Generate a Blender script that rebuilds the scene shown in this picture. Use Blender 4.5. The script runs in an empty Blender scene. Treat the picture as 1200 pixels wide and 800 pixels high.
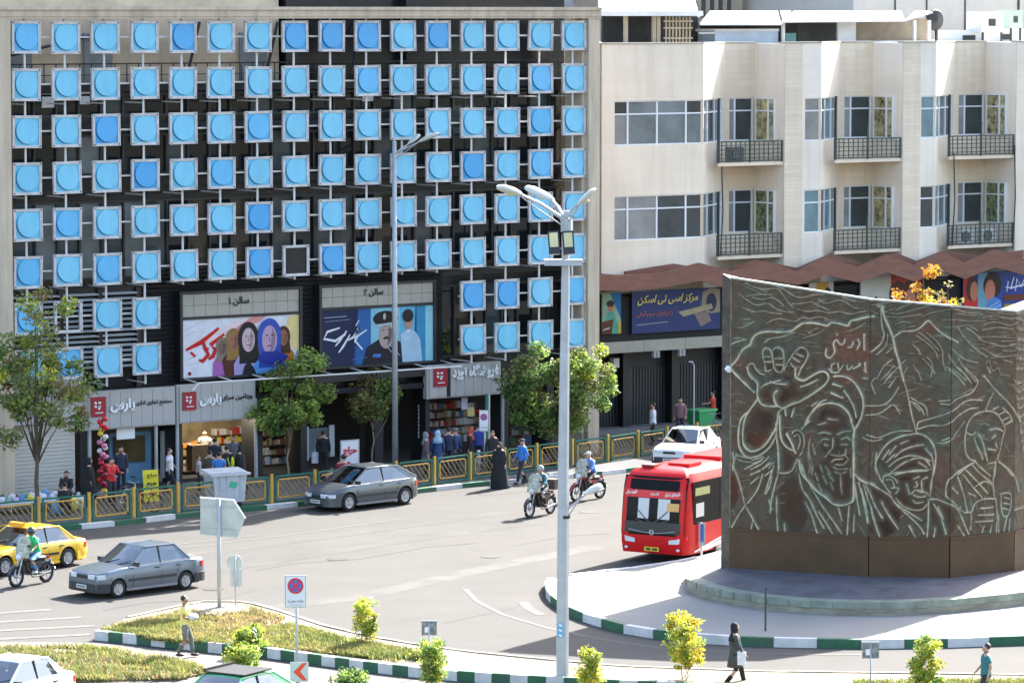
import bpy, math, random
import numpy as np
from mathutils import Vector, Matrix
R = math.radians
rnd = random.Random(7)
sc = bpy.context.scene
# ------------------------------------------------------------------ camera
CAMH = 17.7; YAW = 36.1; PITCH = 4.7736; FPX = 4587.0
cd = bpy.data.cameras.new('camera'); cam = bpy.data.objects.new('camera', cd)
sc.collection.objects.link(cam); sc.camera = cam
cam.location = (0, 0, CAMH); cam.rotation_euler = (R(90-PITCH), 0, R(-YAW))
cd.sensor_width = 36; cd.lens = 36*FPX/1200; cd.clip_start = 1; cd.clip_end = 3000
# ------------------------------------------------------------------ light
SUN = Vector((1.25, .53, 1.0)).normalized()
w = bpy.data.worlds.new('World'); sc.world = w; w.use_nodes = True
nt = w.node_tree; bg = nt.nodes['Background']
sky = nt.nodes.new('ShaderNodeTexSky'); sky.sky_type = 'NISHITA'; sky.sun_disc = False
sky.sun_elevation = math.asin(SUN.z); sky.sun_rotation = math.atan2(SUN.x, SUN.y)
sky.air_density = 1.0; sky.dust_density = 2.5; sky.ozone_density = 0.6
nt.links.new(sky.outputs[0], bg.inputs[0]); bg.inputs[1].default_value = 0.125
sl = bpy.data.lights.new('sun', 'SUN'); so = bpy.data.objects.new('sun', sl); sc.collection.objects.link(so)
sl.energy = 4.7; sl.angle = R(.53); sl.color = (1.0, .955, .89)
so.rotation_euler = SUN.to_track_quat('Z', 'Y').to_euler(); so.location = (120, 160, 80)
sc.view_settings.view_transform = 'Standard'; sc.view_settings.look = 'None'
sc.view_settings.exposure = 2.36; sc.view_settings.gamma = 1
sc.cycles.max_bounces = 6; sc.cycles.diffuse_bounces = 3; sc.cycles.glossy_bounces = 3
sc.cycles.transmission_bounces = 3; sc.cycles.transparent_max_bounces = 8
sc.cycles.caustics_reflective = False; sc.cycles.caustics_refractive = False
sc.cycles.use_denoising = True
# ------------------------------------------------------------------ survey helpers: sight lines from the viewpoint to real surfaces
_c, _s = math.cos(R(YAW)), math.sin(R(YAW)); _cp, _sp = math.cos(R(PITCH)), math.sin(R(PITCH))
def ray(x, y):
    a = (x-600)/FPX; b = (400-y)/FPX; F = _cp + b*_sp
    return Vector((_c*a + _s*F, -_s*a + _c*F, -_sp + b*_cp))
def G(x, y, z=0.0):
    d = ray(x, y); k = (z-CAMH)/d.z; return Vector((d.x*k, d.y*k, z))
def YP(x, y, Y):
    d = ray(x, y); k = Y/d.y; return (d.x*k, CAMH + d.z*k)
def HZ(g, y, x=None):      # height of the point above ground point g that is seen on row y
    p = Vector((g[0], g[1])); dep = p.x*_s + p.y*_c; lat = p.x*_c - p.y*_s
    t = (400-y)/FPX        # (dep*sp + (z-H)*cp)/(dep*cp-(z-H)*sp) = t
    return CAMH + dep*(t*_cp - _sp)/(_cp + t*_sp)
# ------------------------------------------------------------------ materials
MATS = {}
def mat(name, col, rough=.65, metal=0, var=.10, scale=1.5, bump=0, bscale=25, spec=.5, trans=0, coat=0, grime=0, stretch=None):
    if name in MATS: return MATS[name]
    m = bpy.data.materials.new(name); m.use_nodes = True; n = m.node_tree; b = n.nodes['Principled BSDF']
    b.inputs['Roughness'].default_value = rough; b.inputs['Metallic'].default_value = metal
    b.inputs['Specular IOR Level'].default_value = spec; b.inputs['Coat Weight'].default_value = coat
    if trans:
        b.inputs['Transmission Weight'].default_value = trans; b.inputs['IOR'].default_value = 1.05
    g = n.nodes.new('ShaderNodeNewGeometry'); vec = g.outputs['Position']
    if stretch:
        mp = n.nodes.new('ShaderNodeMapping'); mp.inputs['Scale'].default_value = stretch
        n.links.new(vec, mp.inputs[0]); vec = mp.outputs[0]
    if var or grime:
        t = n.nodes.new('ShaderNodeTexNoise'); t.inputs['Scale'].default_value = scale; t.inputs['Detail'].default_value = 6
        t.inputs['Roughness'].default_value = .65
        n.links.new(vec, t.inputs['Vector'])
        mr = n.nodes.new('ShaderNodeMapRange'); mr.inputs[1].default_value = .25; mr.inputs[2].default_value = .75
        mr.inputs[3].default_value = 1-var*1.6; mr.inputs[4].default_value = 1+var
        n.links.new(t.outputs[0], mr.inputs[0])
        mx = n.nodes.new('ShaderNodeVectorMath'); mx.operation = 'SCALE'; mx.inputs[0].default_value = col
        n.links.new(mr.outputs[0], mx.inputs['Scale']); out = mx.outputs[0]
        if grime:
            t2 = n.nodes.new('ShaderNodeTexNoise'); t2.inputs['Scale'].default_value = scale*.35; t2.inputs['Detail'].default_value = 8
            n.links.new(vec, t2.inputs['Vector'])
            r2 = n.nodes.new('ShaderNodeMapRange'); r2.inputs[1].default_value = .5; r2.inputs[2].default_value = .75
            r2.inputs[4].default_value = grime; n.links.new(t2.outputs[0], r2.inputs[0])
            mm = n.nodes.new('ShaderNodeMix'); mm.data_type = 'RGBA'; n.links.new(r2.outputs[0], mm.inputs[0])
            n.links.new(out, mm.inputs[6]); mm.inputs[7].default_value = (.10, .085, .07, 1); out = mm.outputs[2]
        n.links.new(out, b.inputs['Base Color'])
    else: b.inputs['Base Color'].default_value = (*col, 1)
    if bump:
        t = n.nodes.new('ShaderNodeTexNoise'); t.inputs['Scale'].default_value = bscale; t.inputs['Detail'].default_value = 4
        n.links.new(g.outputs['Position'], t.inputs['Vector'])
        bp = n.nodes.new('ShaderNodeBump'); bp.inputs['Strength'].default_value = bump; bp.inputs['Distance'].default_value = .03
        n.links.new(t.outputs[0], bp.inputs['Height']); n.links.new(bp.outputs[0], b.inputs['Normal'])
    m.diffuse_color = (*col, 1); MATS[name] = m; return m
def glass(name, col=(.03, .045, .05), rough=.04, spec=.5): return mat(name, col, rough, var=.25, scale=.8, spec=spec)
# ------------------------------------------------------------------ mesh builder
class MB:
    def __init__(s): s.v = []; s.f = []; s.m = []
    def face(s, pts, mi=0):
        n = len(s.v); s.v += [tuple(p) for p in pts]; s.f.append(tuple(range(n, n+len(pts)))); s.m.append(mi); return s
    def box(s, x0, x1, y0, y1, z0, z1, mi=0, M=None):
        c = [(x0,y0,z0),(x1,y0,z0),(x1,y1,z0),(x0,y1,z0),(x0,y0,z1),(x1,y0,z1),(x1,y1,z1),(x0,y1,z1)]
        if M: c = [tuple(M @ Vector(p)) for p in c]
        n = len(s.v); s.v += c
        for q in ((0,3,2,1),(4,5,6,7),(0,1,5,4),(1,2,6,5),(2,3,7,6),(3,0,4,7)): s.f.append(tuple(n+i for i in q)); s.m.append(mi)
        return s
    def cbox(s, c, d, mi=0, rz=0, rx=0, ry=0):
        M = Matrix.Translation(c) @ Matrix.Rotation(rz,4,'Z') @ Matrix.Rotation(ry,4,'Y') @ Matrix.Rotation(rx,4,'X')
        return s.box(-d[0]/2,d[0]/2,-d[1]/2,d[1]/2,-d[2]/2,d[2]/2,mi,M)
    def prism(s, poly, z0, z1, mi=0, top=None):      # plan polygon (x,y) ccw
        n = len(s.v); k = len(poly); z1s = z1 if hasattr(z1,'__len__') else [z1]*k; z0s = z0 if hasattr(z0,'__len__') else [z0]*k
        s.v += [(p[0],p[1],z) for p,z in zip(poly,z0s)] + [(p[0],p[1],z) for p,z in zip(poly,z1s)]
        for i in range(k): j = (i+1)%k; s.f.append((n+i,n+j,n+k+j,n+k+i)); s.m.append(mi)
        s.f.append(tuple(n+k+i for i in range(k))); s.m.append(mi if top is None else top)
        s.f.append(tuple(n+i for i in reversed(range(k)))); s.m.append(mi); return s
    def xprism(s, poly, y0, y1, mi=0):               # outline in (x,z), extruded along y
        n = len(s.v); k = len(poly); s.v += [(p[0],y0,p[1]) for p in poly] + [(p[0],y1,p[1]) for p in poly]
        for i in range(k): j = (i+1)%k; s.f.append((n+i,n+j,n+k+j,n+k+i)); s.m.append(mi)
        s.f.append(tuple(n+i for i in range(k))); s.m.append(mi); s.f.append(tuple(n+k+i for i in reversed(range(k)))); s.m.append(mi); return s
    def tube(s, pts, r, n=6, mi=0, cap=True):
        pts = [Vector(p) for p in pts]; rs = r if hasattr(r,'__len__') else [r]*len(pts); b0 = len(s.v)
        for i,p in enumerate(pts):
            t = (pts[min(i+1,len(pts)-1)]-pts[max(i-1,0)]).normalized()
            a = Vector((0,0,1)) if abs(t.z)<.9 else Vector((1,0,0)); u = t.cross(a).normalized(); v = t.cross(u)
            for k in range(n):
                q = p + (u*math.cos(2*math.pi*k/n)+v*math.sin(2*math.pi*k/n))*rs[i]; s.v.append(tuple(q))
        for i in range(len(pts)-1):
            for k in range(n):
                a = b0+i*n+k; b = b0+i*n+(k+1)%n; s.f.append((a,b,b+n,a+n)); s.m.append(mi)
        if cap:
            s.f.append(tuple(b0+k for k in reversed(range(n)))); s.m.append(mi)
            e = b0+(len(pts)-1)*n; s.f.append(tuple(e+k for k in range(n))); s.m.append(mi)
        return s
    def lathe(s, prof, c=(0,0,0), n=12, mi=0, axis='Z', cap=True):   # prof [(r,h)]
        b0 = len(s.v)
        for r,h in prof:
            for k in range(n):
                a = 2*math.pi*k/n; x,y,z = r*math.cos(a), r*math.sin(a), h
                if axis == 'Y': x,y,z = x,h,y
                if axis == 'X': x,y,z = h,x,y
                s.v.append((c[0]+x,c[1]+y,c[2]+z))
        for i in range(len(prof)-1):
            for k in range(n):
                a=b0+i*n+k; b=b0+i*n+(k+1)%n; s.f.append((a,b,b+n,a+n)); s.m.append(mi)
        if not cap: return s
        s.f.append(tuple(b0+k for k in range(n))); s.m.append(mi); e=b0+(len(prof)-1)*n
        s.f.append(tuple(e+k for k in range(n))); s.m.append(mi); return s
    def ball(s, c, r, n=8, mi=0, M=None):
        rx,ry,rz = r if hasattr(r,'__len__') else (r,r,r); b0=len(s.v); h=n//2
        for i in range(1,h):
            t=math.pi*i/h
            for k in range(n):
                a=2*math.pi*k/n; s.v.append((c[0]+rx*math.sin(t)*math.cos(a), c[1]+ry*math.sin(t)*math.sin(a), c[2]+rz*math.cos(t)))
        s.v += [(c[0],c[1],c[2]+rz),(c[0],c[1],c[2]-rz)]; T=len(s.v)-2
        for i in range(h-2):
            for k in range(n):
                a=b0+i*n+k; b=b0+i*n+(k+1)%n; s.f.append((a,b,b+n,a+n)); s.m.append(mi)
        for k in range(n):
            s.f.append((T,b0+(k+1)%n,b0+k)); s.m.append(mi); e=b0+(h-2)*n; s.f.append((T+1,e+k,e+(k+1)%n)); s.m.append(mi)
        return s
    def rod(s, a, b, r=.03, n=6, mi=0): return s.tube([a,b], r, n, mi)
    def add(s, o, M=None):
        n=len(s.v); s.v += [tuple(M@Vector(p)) for p in o.v] if M else o.v
        s.f += [tuple(n+i for i in f) for f in o.f]; s.m += o.m; return s
    def mesh(s, name, mats, smooth=False, fix=False):
        me = bpy.data.meshes.new(name); me.from_pydata([tuple(p) for p in s.v], [], s.f)
        for m in (mats if isinstance(mats,(list,tuple)) else [mats]): me.materials.append(m)
        if len(me.polygons)==len(s.m): me.polygons.foreach_set('material_index', s.m)
        if fix:
            import bmesh
            b=bmesh.new(); b.from_mesh(me); bmesh.ops.remove_doubles(b, verts=b.verts, dist=1e-4); bmesh.ops.recalc_face_normals(b, faces=b.faces); b.to_mesh(me); b.free()
        if smooth: me.polygons.foreach_set('use_smooth', [True]*len(me.polygons)); 
        me.update(); return me
def link(o): sc.collection.objects.link(o); return o
def obj(name, me, parent=None, world=False, loc=None, rot=None):
    o = link(bpy.data.objects.new(name, me))
    if parent:
        o.parent = parent
        if world and parent.type == 'EMPTY': o.matrix_parent_inverse = Matrix.Translation(-parent.location)
    if loc is not None: o.location = loc
    if rot is not None: o.rotation_euler = rot
    return o
def part(name, mb, mats, parent, world=True, smooth=False, loc=None, fix=False, label=None, rot=None):
    o = obj(name, mb.mesh(name, mats, smooth, fix), parent, world, loc, rot)
    if label: o['label'] = label
    return o
def tag(o, label, cat, group=None):
    o['label'] = label; o['category'] = cat
    if group: o['group'] = group
    return o
def thing(name, label, cat, loc=(0,0,0), rz=0, group=None):
    o = link(bpy.data.objects.new(name, None)); o.location = loc; o.rotation_euler = (0,0,rz); o.empty_display_size = .3
    return tag(o, label, cat, group)
def struct(name, mb, mats, kind='structure', **k):
    o = obj(name, mb.mesh(name, mats, **k)); o['kind'] = kind; return o
def stuff(o): o['kind'] = 'stuff'; return o
def clone(root, loc, rz=None, label=None, parent=None):
    kids = {}
    for o in bpy.data.objects:
        if o.parent: kids.setdefault(o.parent.name, []).append(o)
    def cp(o, p):
        c = o.copy(); link(c)
        if p: c.parent = p
        for k in kids.get(o.name, []): cp(k, c)
        return c
    c = cp(root, parent); c.location = loc
    if rz is not None: c.rotation_euler = (0,0,rz)
    if label: c['label'] = label
    return c
# ------------------------------------------------------------------ persian lettering
T4 = {'آ':(0xFE81,0xFE82),'ا':(0xFE8D,0xFE8E),'ب':(0xFE8F,0xFE90,0xFE91,0xFE92),'پ':(0xFB56,0xFB57,0xFB58,0xFB59),'ت':(0xFE95,0xFE96,0xFE97,0xFE98),'ج':(0xFE9D,0xFE9E,0xFE9F,0xFEA0),'ح':(0xFEA1,0xFEA2,0xFEA3,0xFEA4),'خ':(0xFEA5,0xFEA6,0xFEA7,0xFEA8),'د':(0xFEA9,0xFEAA),'ر':(0xFEAD,0xFEAE),'ز':(0xFEAF,0xFEB0),'س':(0xFEB1,0xFEB2,0xFEB3,0xFEB4),'ش':(0xFEB5,0xFEB6,0xFEB7,0xFEB8),'ع':(0xFEC9,0xFECA,0xFECB,0xFECC),'ف':(0xFED1,0xFED2,0xFED3,0xFED4),'ک':(0xFB8E,0xFB8F,0xFB90,0xFB91),'گ':(0xFB92,0xFB93,0xFB94,0xFB95),'ل':(0xFEDD,0xFEDE,0xFEDF,0xFEE0),'م':(0xFEE1,0xFEE2,0xFEE3,0xFEE4),'ن':(0xFEE5,0xFEE6,0xFEE7,0xFEE8),'و':(0xFEED,0xFEEE),'ه':(0x06D5,0xFEEA,0xFEEB,0xFEEC),'ی':(0xFBFC,0xFBFD,0xFBFE,0xFBFF)}
def shape(s):
    o = []
    for i,c in enumerate(s):
        if c not in T4: o.append(c); continue
        p = i>0 and s[i-1] in T4 and len(T4[s[i-1]])==4
        n = len(T4[c])==4 and i+1<len(s) and s[i+1] in T4
        o.append(chr(T4[c][(3 if n else 1) if p else (2 if n else 0)]))
    return ''.join(reversed(o))
def text(name, s, m, x0, x1, y, z, parent, h=None, rz=0, world=True, bold=.02, ext=.012, persian=True, shear=0):
    """lettering standing in the x-z plane between x0 and x1 (optionally turned by rz), baseline z"""
    c = bpy.data.curves.new(name, 'FONT'); c.body = shape(s) if persian else s; c.size = 1; c.offset = bold; c.extrude = .01; c.resolution_u = 2; c.shear = shear
    t = bpy.data.objects.new(name, c); link(t)
    me = bpy.data.meshes.new_from_object(t.evaluated_get(bpy.context.evaluated_depsgraph_get()))
    bpy.data.objects.remove(t); bpy.data.curves.remove(c)
    n = len(me.vertices); co = np.zeros(n*3); me.vertices.foreach_get('co', co); co = co.reshape(-1,3)
    mn = co.min(0); mx = co.max(0); k = (x1-x0)/(mx[0]-mn[0]); kz = k if h is None else h/(mx[1]-mn[1])
    X = (co[:,0]-mn[0])*k; Z = (co[:,1] - (0 if h is None else mn[1]))*kz; D = -(co[:,2]+.01)/.02*ext
    cr, sr = math.cos(rz), math.sin(rz)
    W = np.stack([x0+X*cr - D*sr, y+X*sr + D*cr, z+Z], 1)
    me.vertices.foreach_set('co', W.ravel()); me.materials.clear(); me.materials.append(m); me.name = name
    for p in me.polygons: p.material_index = 0
    me.update()
    return obj(name, me, parent, world)
# ================================================================== palette
asphalt = mat('asphalt', (.068,.0655,.061), .9, var=.10, scale=.35, grime=.18, bump=.25, bscale=30, spec=.25)
paving = mat('paving', (.085,.088,.09), .85, var=.10, scale=.6, bump=.2, spec=.3)
pave_isl = mat('island_paving', (.25,.238,.222), .85, var=.08, scale=.5, bump=.15, spec=.3)
paint_w = mat('kerb_white', (.57,.565,.55), .7, var=.12, scale=3, grime=.35)
paint_g = mat('kerb_green', (.02,.105,.05), .6, var=.2, scale=3, grime=.3)
roadline = mat('road_paint', (.079,.0765,.071), .8, var=.35, scale=2.2)
soil = mat('soil', (.30,.24,.16), .95, var=.25, scale=2)
black = mat('black_metal', (.012,.013,.015), .45, var=.25, scale=1)
cladding = mat('black_cladding', (.012,.014,.017), .25, var=.35, scale=.7, spec=.4)
soffit = mat('dark_interior', (.008,.008,.009), .8, var=.1)
limestone = mat('grey_limestone', (.54,.45,.335), .8, var=.16, scale=1.6, grime=.3, stretch=(2.5,2.5,.25))
framew = mat('panel_frame_metal', (.55,.54,.53), .45, var=.18, scale=4, grime=.3)
rodm = mat('rod_metal', (.62,.61,.58), .5, var=.1)
blue = mat('panel_blue', (.155,.49,.67), .30, var=.07, scale=1.6, spec=.4, grime=.10, stretch=(2,2,.5))
blue_d = mat('panel_deep_blue', (.06,.32,.61), .30, var=.05, scale=.7, spec=.4)
blue_m = mat('panel_mid_blue', (.10,.41,.67), .30, var=.07, scale=1.6, spec=.4, grime=.12, stretch=(2,2,.5))
disc_shade = mat('panel_disc_shade', (.012,.10,.24), .6, var=0)
signgrey = mat('sign_grey', (.40,.385,.36), .5, var=.06, scale=2)
tilebeige = mat('tile_beige', (.36,.34,.28), .6, var=.06, scale=2)
red_logo = mat('logo_red', (.30,.012,.02), .5, var=.05)
white_m = mat('white_paint', (.78,.78,.77), .5, var=.05)
blackink = mat('black_letters', (.012,.012,.012), .5, var=0)
beige_wall = mat('beige_wall', (.50,.42,.33), .85, var=.12, scale=1, grime=.2)
steel = mat('galvanised_steel', (.50,.53,.55), .5, .15, var=.14, scale=5)
greypole = mat('grey_pole', (.40,.42,.43), .5, .3, var=.12, scale=3)
# ================================================================== ground, road, pavements
m = MB(); m.face([(-400,-60,0),(600,-60,0),(600,700,0),(-400,700,0)]); struct('road', m, asphalt)
def pl(pts, z=0): return [tuple(G(x,y,z))[:2] for x,y in pts]
kerbN = pl([(-160,640),(0,626),(100,619),(150,614),(200,608),(250,602),(307,597),(400,588),(500,576),(560,569),(610,566),(640,562),(700,557),(725,554),(800,546),(860,538)])
kerbN.append((125,117.5)); kerbN.append((160,118))
m = MB(); m.prism([(kerbN[0][0]-25,kerbN[0][1]+6)]+kerbN+[(160,150),(30,150)], -.2, .14); struct('pavement', m, paving)
def kerb(name, pts, h, wd, L, cols, z0=-.05, start=0, closed=False):
    P = [Vector((*p,0)) for p in pts]; seg=[(P[i+1]-P[i]).length for i in range(len(P)-1)]; tot=sum(seg)
    def at(s):
        for i,l in enumerate(seg):
            if s<=l or i==len(seg)-1: return P[i].lerp(P[i+1], s/l)
            s-=l
    b = MB()
    root = None; n=int(tot/L)
    meshes=[MB().box(-L/2+.008,L/2-.008,-wd/2,wd/2,z0,h).mesh('kerb_block', c) for c in cols]
    for i in range(n):   # base strip under the blocks
        a,c=at(i*L),at((i+1)*L); d=(c-a).normalized(); q=Vector((-d.y,d.x,0))*(wd/2-.02)
        b.prism([tuple((a-q)[:2]),tuple((c-q)[:2]),tuple((c+q)[:2]),tuple((a+q)[:2])], z0, h-.02)
    root = struct(name, b, mat('concrete',(.3,.29,.27),.85,var=.15,grime=.2))
    for i in range(n):
        a,c=at(i*L),at((i+1)*L); o=obj('kerb_block', meshes[(i+start)%len(cols)], root); o.location=(a+c)/2; o.rotation_euler=(0,0,math.atan2(c.y-a.y,c.x-a.x)+rnd.uniform(-.004,.004)); o.location.z=rnd.uniform(-.006,.006)
    return root
kerb('pavement_kerb', kerbN[:-1], .17, .26, 1.35, [paint_w, paint_g])
islF = pl([(646,686),(641,694),(646,704),(657,713),(676,724),(702,733),(740,743),(780,749),(830,754),(900,757),(1000,759),(1100,758),(1215,754)])
islF += [(79.8,78.6),(86,78)]
islB = [(95,80),(97,90),(90,96)] + pl([(900,648),(850,655),(805,663),(740,673),(668,681)])
m = MB(); m.prism(islF+islB, -.2, .2); struct('traffic_island', m, pave_isl)
kerb('island_kerb', islF, .26, .22, 1.22, [paint_w, paint_g])
kerb('island_back_kerb', list(reversed(islB))[:-2], .235, .2, 1.22, [paint_w])
medF = pl([(113,749),(180,756),(262,765),(301,768),(359,776),(409,783),(472,791),(524,796),(579,800),(650,804),(730,808),(800,811),(900,814),(1250,818)])
medB = pl([(1250,800),(900,795),(730,789),(640,781),(560,773),(500,765),(440,755),(380,741),(330,724),(290,713),(240,712),(200,720),(150,731)])
m = MB(); m.prism(medF+medB, -.2, .2); struct('planted_median', m, mat('median_soil', (.20,.165,.11), .95, var=.2, scale=1.5, bump=.4, bscale=12))
kerb('median_kerb', medF, .28, .2, .50, [paint_w, paint_g], start=0)
kerb('median_back_kerb', list(reversed(medB)), .23, .16, .6, [mat('kerb_pale', (.2,.18,.15), .8, var=.15, scale=2, grime=.2)])
# paved walk and soil verge nearer the viewpoint
m = MB(); m.face([(*p,.004) for p in pl([(-60,752),(60,752),(113,753),(262,768),(409,787),(579,806),(900,822),(1250,826),(1250,900),(300,900),(-60,900)])])
struct('walkway', m, mat('walk_paving', (.125,.11,.095), .85, var=.1, scale=.8, bump=.2))
verge = pl([(-40,752),(40,757),(100,756),(170,764),(260,785),(215,796),(60,800),(-40,800)])
m = MB(); m.prism(verge, -.1, .06); struct('verge', m, mat('verge_soil', (.20,.165,.10), .95, var=.25, scale=1.2, bump=.4, bscale=10))
def strip(name, pts, wd, z=.008, mt=None):
    P=[Vector((*p,0)) for p in pl(pts)]; b=MB(); L=[];Rr=[]
    for i,p in enumerate(P):
        d=(P[min(i+1,len(P)-1)]-P[max(i-1,0)]).normalized(); q=Vector((-d.y,d.x,0))*wd/2; L.append(p+q); Rr.append(p-q)
    for i in range(len(P)-1): b.face([(L[i].x,L[i].y,z),(Rr[i].x,Rr[i].y,z),(Rr[i+1].x,Rr[i+1].y,z),(L[i+1].x,L[i+1].y,z)])
    o=struct(name, b, mt or roadline); return o
strip('road_marking', [(545,690),(560,705),(590,720),(640,735),(700,748),(780,760),(900,766),(1010,767)], .16)
strip('road_marking', [(613,705),(620,713),(634,720)], .3)
strip('road_marking', [(70,655),(180,641),(300,627)], .14)
strip('road_marking', [(205,643),(330,628),(470,608)], .12)
for k in range(7):
    pass
for pts in ([(-10,739),(112,733)],[(-10,749),(106,743)],[(-10,729),(96,723)],[(-10,719),(60,714)]): strip('zebra_stripe', pts, .35, .009)
# patches and tyre-worn bands of the carriageway
wear = mat('worn_asphalt', (.071,.0685,.063), .9, var=.2, scale=.5, bump=.2, spec=.25)
strip('worn_lane', [(60,700),(250,668),(420,640),(600,615),(720,600)], 1.1, .004, wear)
strip('worn_lane', [(0,672),(120,660),(300,640),(520,610),(700,586)], .8, .004, wear)
oil = mat('oiled_asphalt', (.064,.062,.058), .8, var=.25, scale=.8, spec=.3)
strip('worn_lane', [(250,720),(420,700),(560,668),(700,640)], .9, .004, oil)
for k_,(px_,py_) in enumerate(((395,655),(575,652),(250,690),(690,600))):
    g_=G(px_,py_); struct('manhole_cover', MB().lathe([(.33,.004),(.33,.012)],(g_.x,g_.y,0),20), mat('manhole_iron',(.03,.03,.03),.6,.3,var=.3,scale=8))
for pts in ([(300,668),(345,660),(420,655),(500,641),(560,636)],[(120,715),(170,706),(260,702),(300,690)],[(520,730),(600,712),(640,700)],[(600,640),(660,628),(715,625)]): strip('crack_seal', pts, .05, .007, mat('crack_tar',(.03,.03,.03),.8,var=.3))
strip('road_patch', [(566,580),(600,576),(640,574)], .45, .006, mat('patch_asphalt',(.04,.04,.04),.9,var=.3,scale=2))
# ================================================================== pedestrian fence
fgreen = mat('fence_green', (.012,.12,.075), .5, var=.15); forange = mat('fence_orange', (.58,.33,.05), .5, var=.15, scale=3); ftan = mat('fence_tan', (.33,.22,.08), .55, var=.25, scale=3)
fl = pl([(-120,640),(0,622),(100,613),(200,601),(307,591),(400,581),(500,569),(575,559),(635,550),(720,540),(770,532),(860,519)], .14)
fence = thing('pedestrian_fence', 'green metal pedestrian railing with orange posts and diagonal bars along the pavement edge', 'fence', (*fl[1],.14))
P=[Vector((*p,.14)) for p in fl]
samples=[]; acc=0; s=0.3; step=2.02
seg=[(P[i+1]-P[i]).length for i in range(len(P)-1)]
while s<sum(seg):
    t=s
    for i,l in enumerate(seg):
        if t<=l: samples.append(P[i].lerp(P[i+1],t/l)); break
        t-=l
    s+=step
pm=MB(); pm.box(-.05,.05,-.035,.035,0,1.05).box(-.055,.055,-.04,.04,1.03,1.07); postmesh=pm.mesh('fence_post', forange)
W2=.84
fm=MB()
for z in (.06,.97): fm.box(-W2-.03,W2+.03,-.025,.025,z-.03,z+.03)
for x in (-W2,W2): fm.box(x-.03,x+.03,-.026,.026,.0,1.0)
framemesh=fm.mesh('fence_panel', fgreen)
im=MB(); im.tube([(-.66,0,.2),(-.72,0,.26),(-.72,0,.78),(-.66,0,.84),(.66,0,.84),(.72,0,.78),(.72,0,.26),(.66,0,.2),(-.66,0,.2)],.03,5)
innermesh=im.mesh('inner_frame', forange)
dm=MB()
for k in range(-4,9):
    x0=-1.0+k*.23; a=[x0,.82]; b=[x0+.5,.22]
    # clip to frame
    def cl(pa,pb):
        pts=[]
        (xa,za),(xb,zb)=pa,pb
        t0=0;t1=1;dx=xb-xa
        for lim,sg in((-.7,1),(.7,-1)):
            if sg==1 and dx>0: t0=max(t0,(lim-xa)/dx)
            if sg==-1 and dx>0: t1=min(t1,(lim-xa)/dx)
        if t0>=t1: return None
        return (xa+dx*t0,za+(zb-za)*t0),(xa+dx*t1,za+(zb-za)*t1)
    r=cl(a,b)
    if r: dm.rod((r[0][0],0,r[0][1]),(r[1][0],0,r[1][1]),.028,4)
barmesh=dm.mesh('diagonal_bars', ftan)
for i in range(len(samples)-1):
    a,b=samples[i],samples[i+1]; ang=math.atan2(b.y-a.y,b.x-a.x)+rnd.uniform(-.01,.01)
    o=obj('fence_post',postmesh,fence,True,a,(0,0,ang))
    f=obj('fence_panel',framemesh,fence,True,(a+b)/2,(rnd.uniform(-.02,.02),0,ang)); obj('inner_frame',innermesh,f); obj('diagonal_bars',barmesh,f)
# ================================================================== cinema building (left)
YS=124.4; YW=125.7
bA = thing('cinema_building', 'dark office and cinema building behind a screen of blue square panels', 'building', (80,YS,0))
colX=[69.05+1.646*i for i in range(16)]; rowZ=[16.868-1.69*j for j in range(8)]
def A(name, mb, mats, **k): return part(name, mb, mats, bA, **k)
# body
xl=66.2; xr=94.7
m=MB(); m.box(xl,xr,YW+.25,YW+14,3.6,15.1); A('wall', m, cladding)
m=MB(); m.box(xl-6,xl,YW+.2,YW+14,0,17.2); A('side_wall', m, beige_wall)
# roof terrace behind the top row; wall tops raised unseen to shade road
m=MB(); m.box(xl,xl+15.2,YW+1.1,YW+9,15.1,24); A('terrace_wall', m, mat('terrace_beige',(.66,.52,.36),.85,var=.2,scale=.8,grime=.3)); m=MB(); m.box(xl+15.2,xr+.6,YW+1.4,YW+9,15.1,24); A('terrace_wall', m, cladding)
for x0,x1 in ((69.2,70.6),(72.8,74.0),(79.6,80.8)): A('terrace_door', MB().box(x0,x1,YW+1.0,YW+1.15,15.1,17.0), mat('terrace_grey',(.25,.26,.26),.6,var=.2))
A('terrace_block', MB().box(81.6,84,YW+.9,YW+1.5,15.1,19.4), cladding); A('terrace_block', MB().box(87.2,94,YW+.9,YW+1.5,15.1,19.2), cladding)
m=MB(); m.box(xl,xr,YW+.3,YW+.36,15.85,15.9); m.box(xl,xr,YW+.3,YW+.34,15.45,15.48)
for k in range(58): m.box(xl+.5*k,xl+.5*k+.03,YW+.31,YW+.34,15.1,15.87)
A('terrace_railing', m, black)
for a_,b_ in (((69,YW+.7,16.1),(74,YW+1,17.1)),((77,YW+.6,15.4),(77.8,YW+1,17.4)),((80.5,YW+.6,15.4),(81.3,YW+1,17.4)),((84.4,YW+.6,15.4),(85.2,YW+1,17.4))): A('terrace_strut', MB().tube([a_,b_],.06,5), black)
for x,z in((84.6,15.35),(72.0,15.4),(70.5,15.3)):
    m=MB(); m.box(x,x+.5,YW+.1,YW+.3,z-1.0,z-.5); A('wall_unit', m, white_m)
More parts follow.
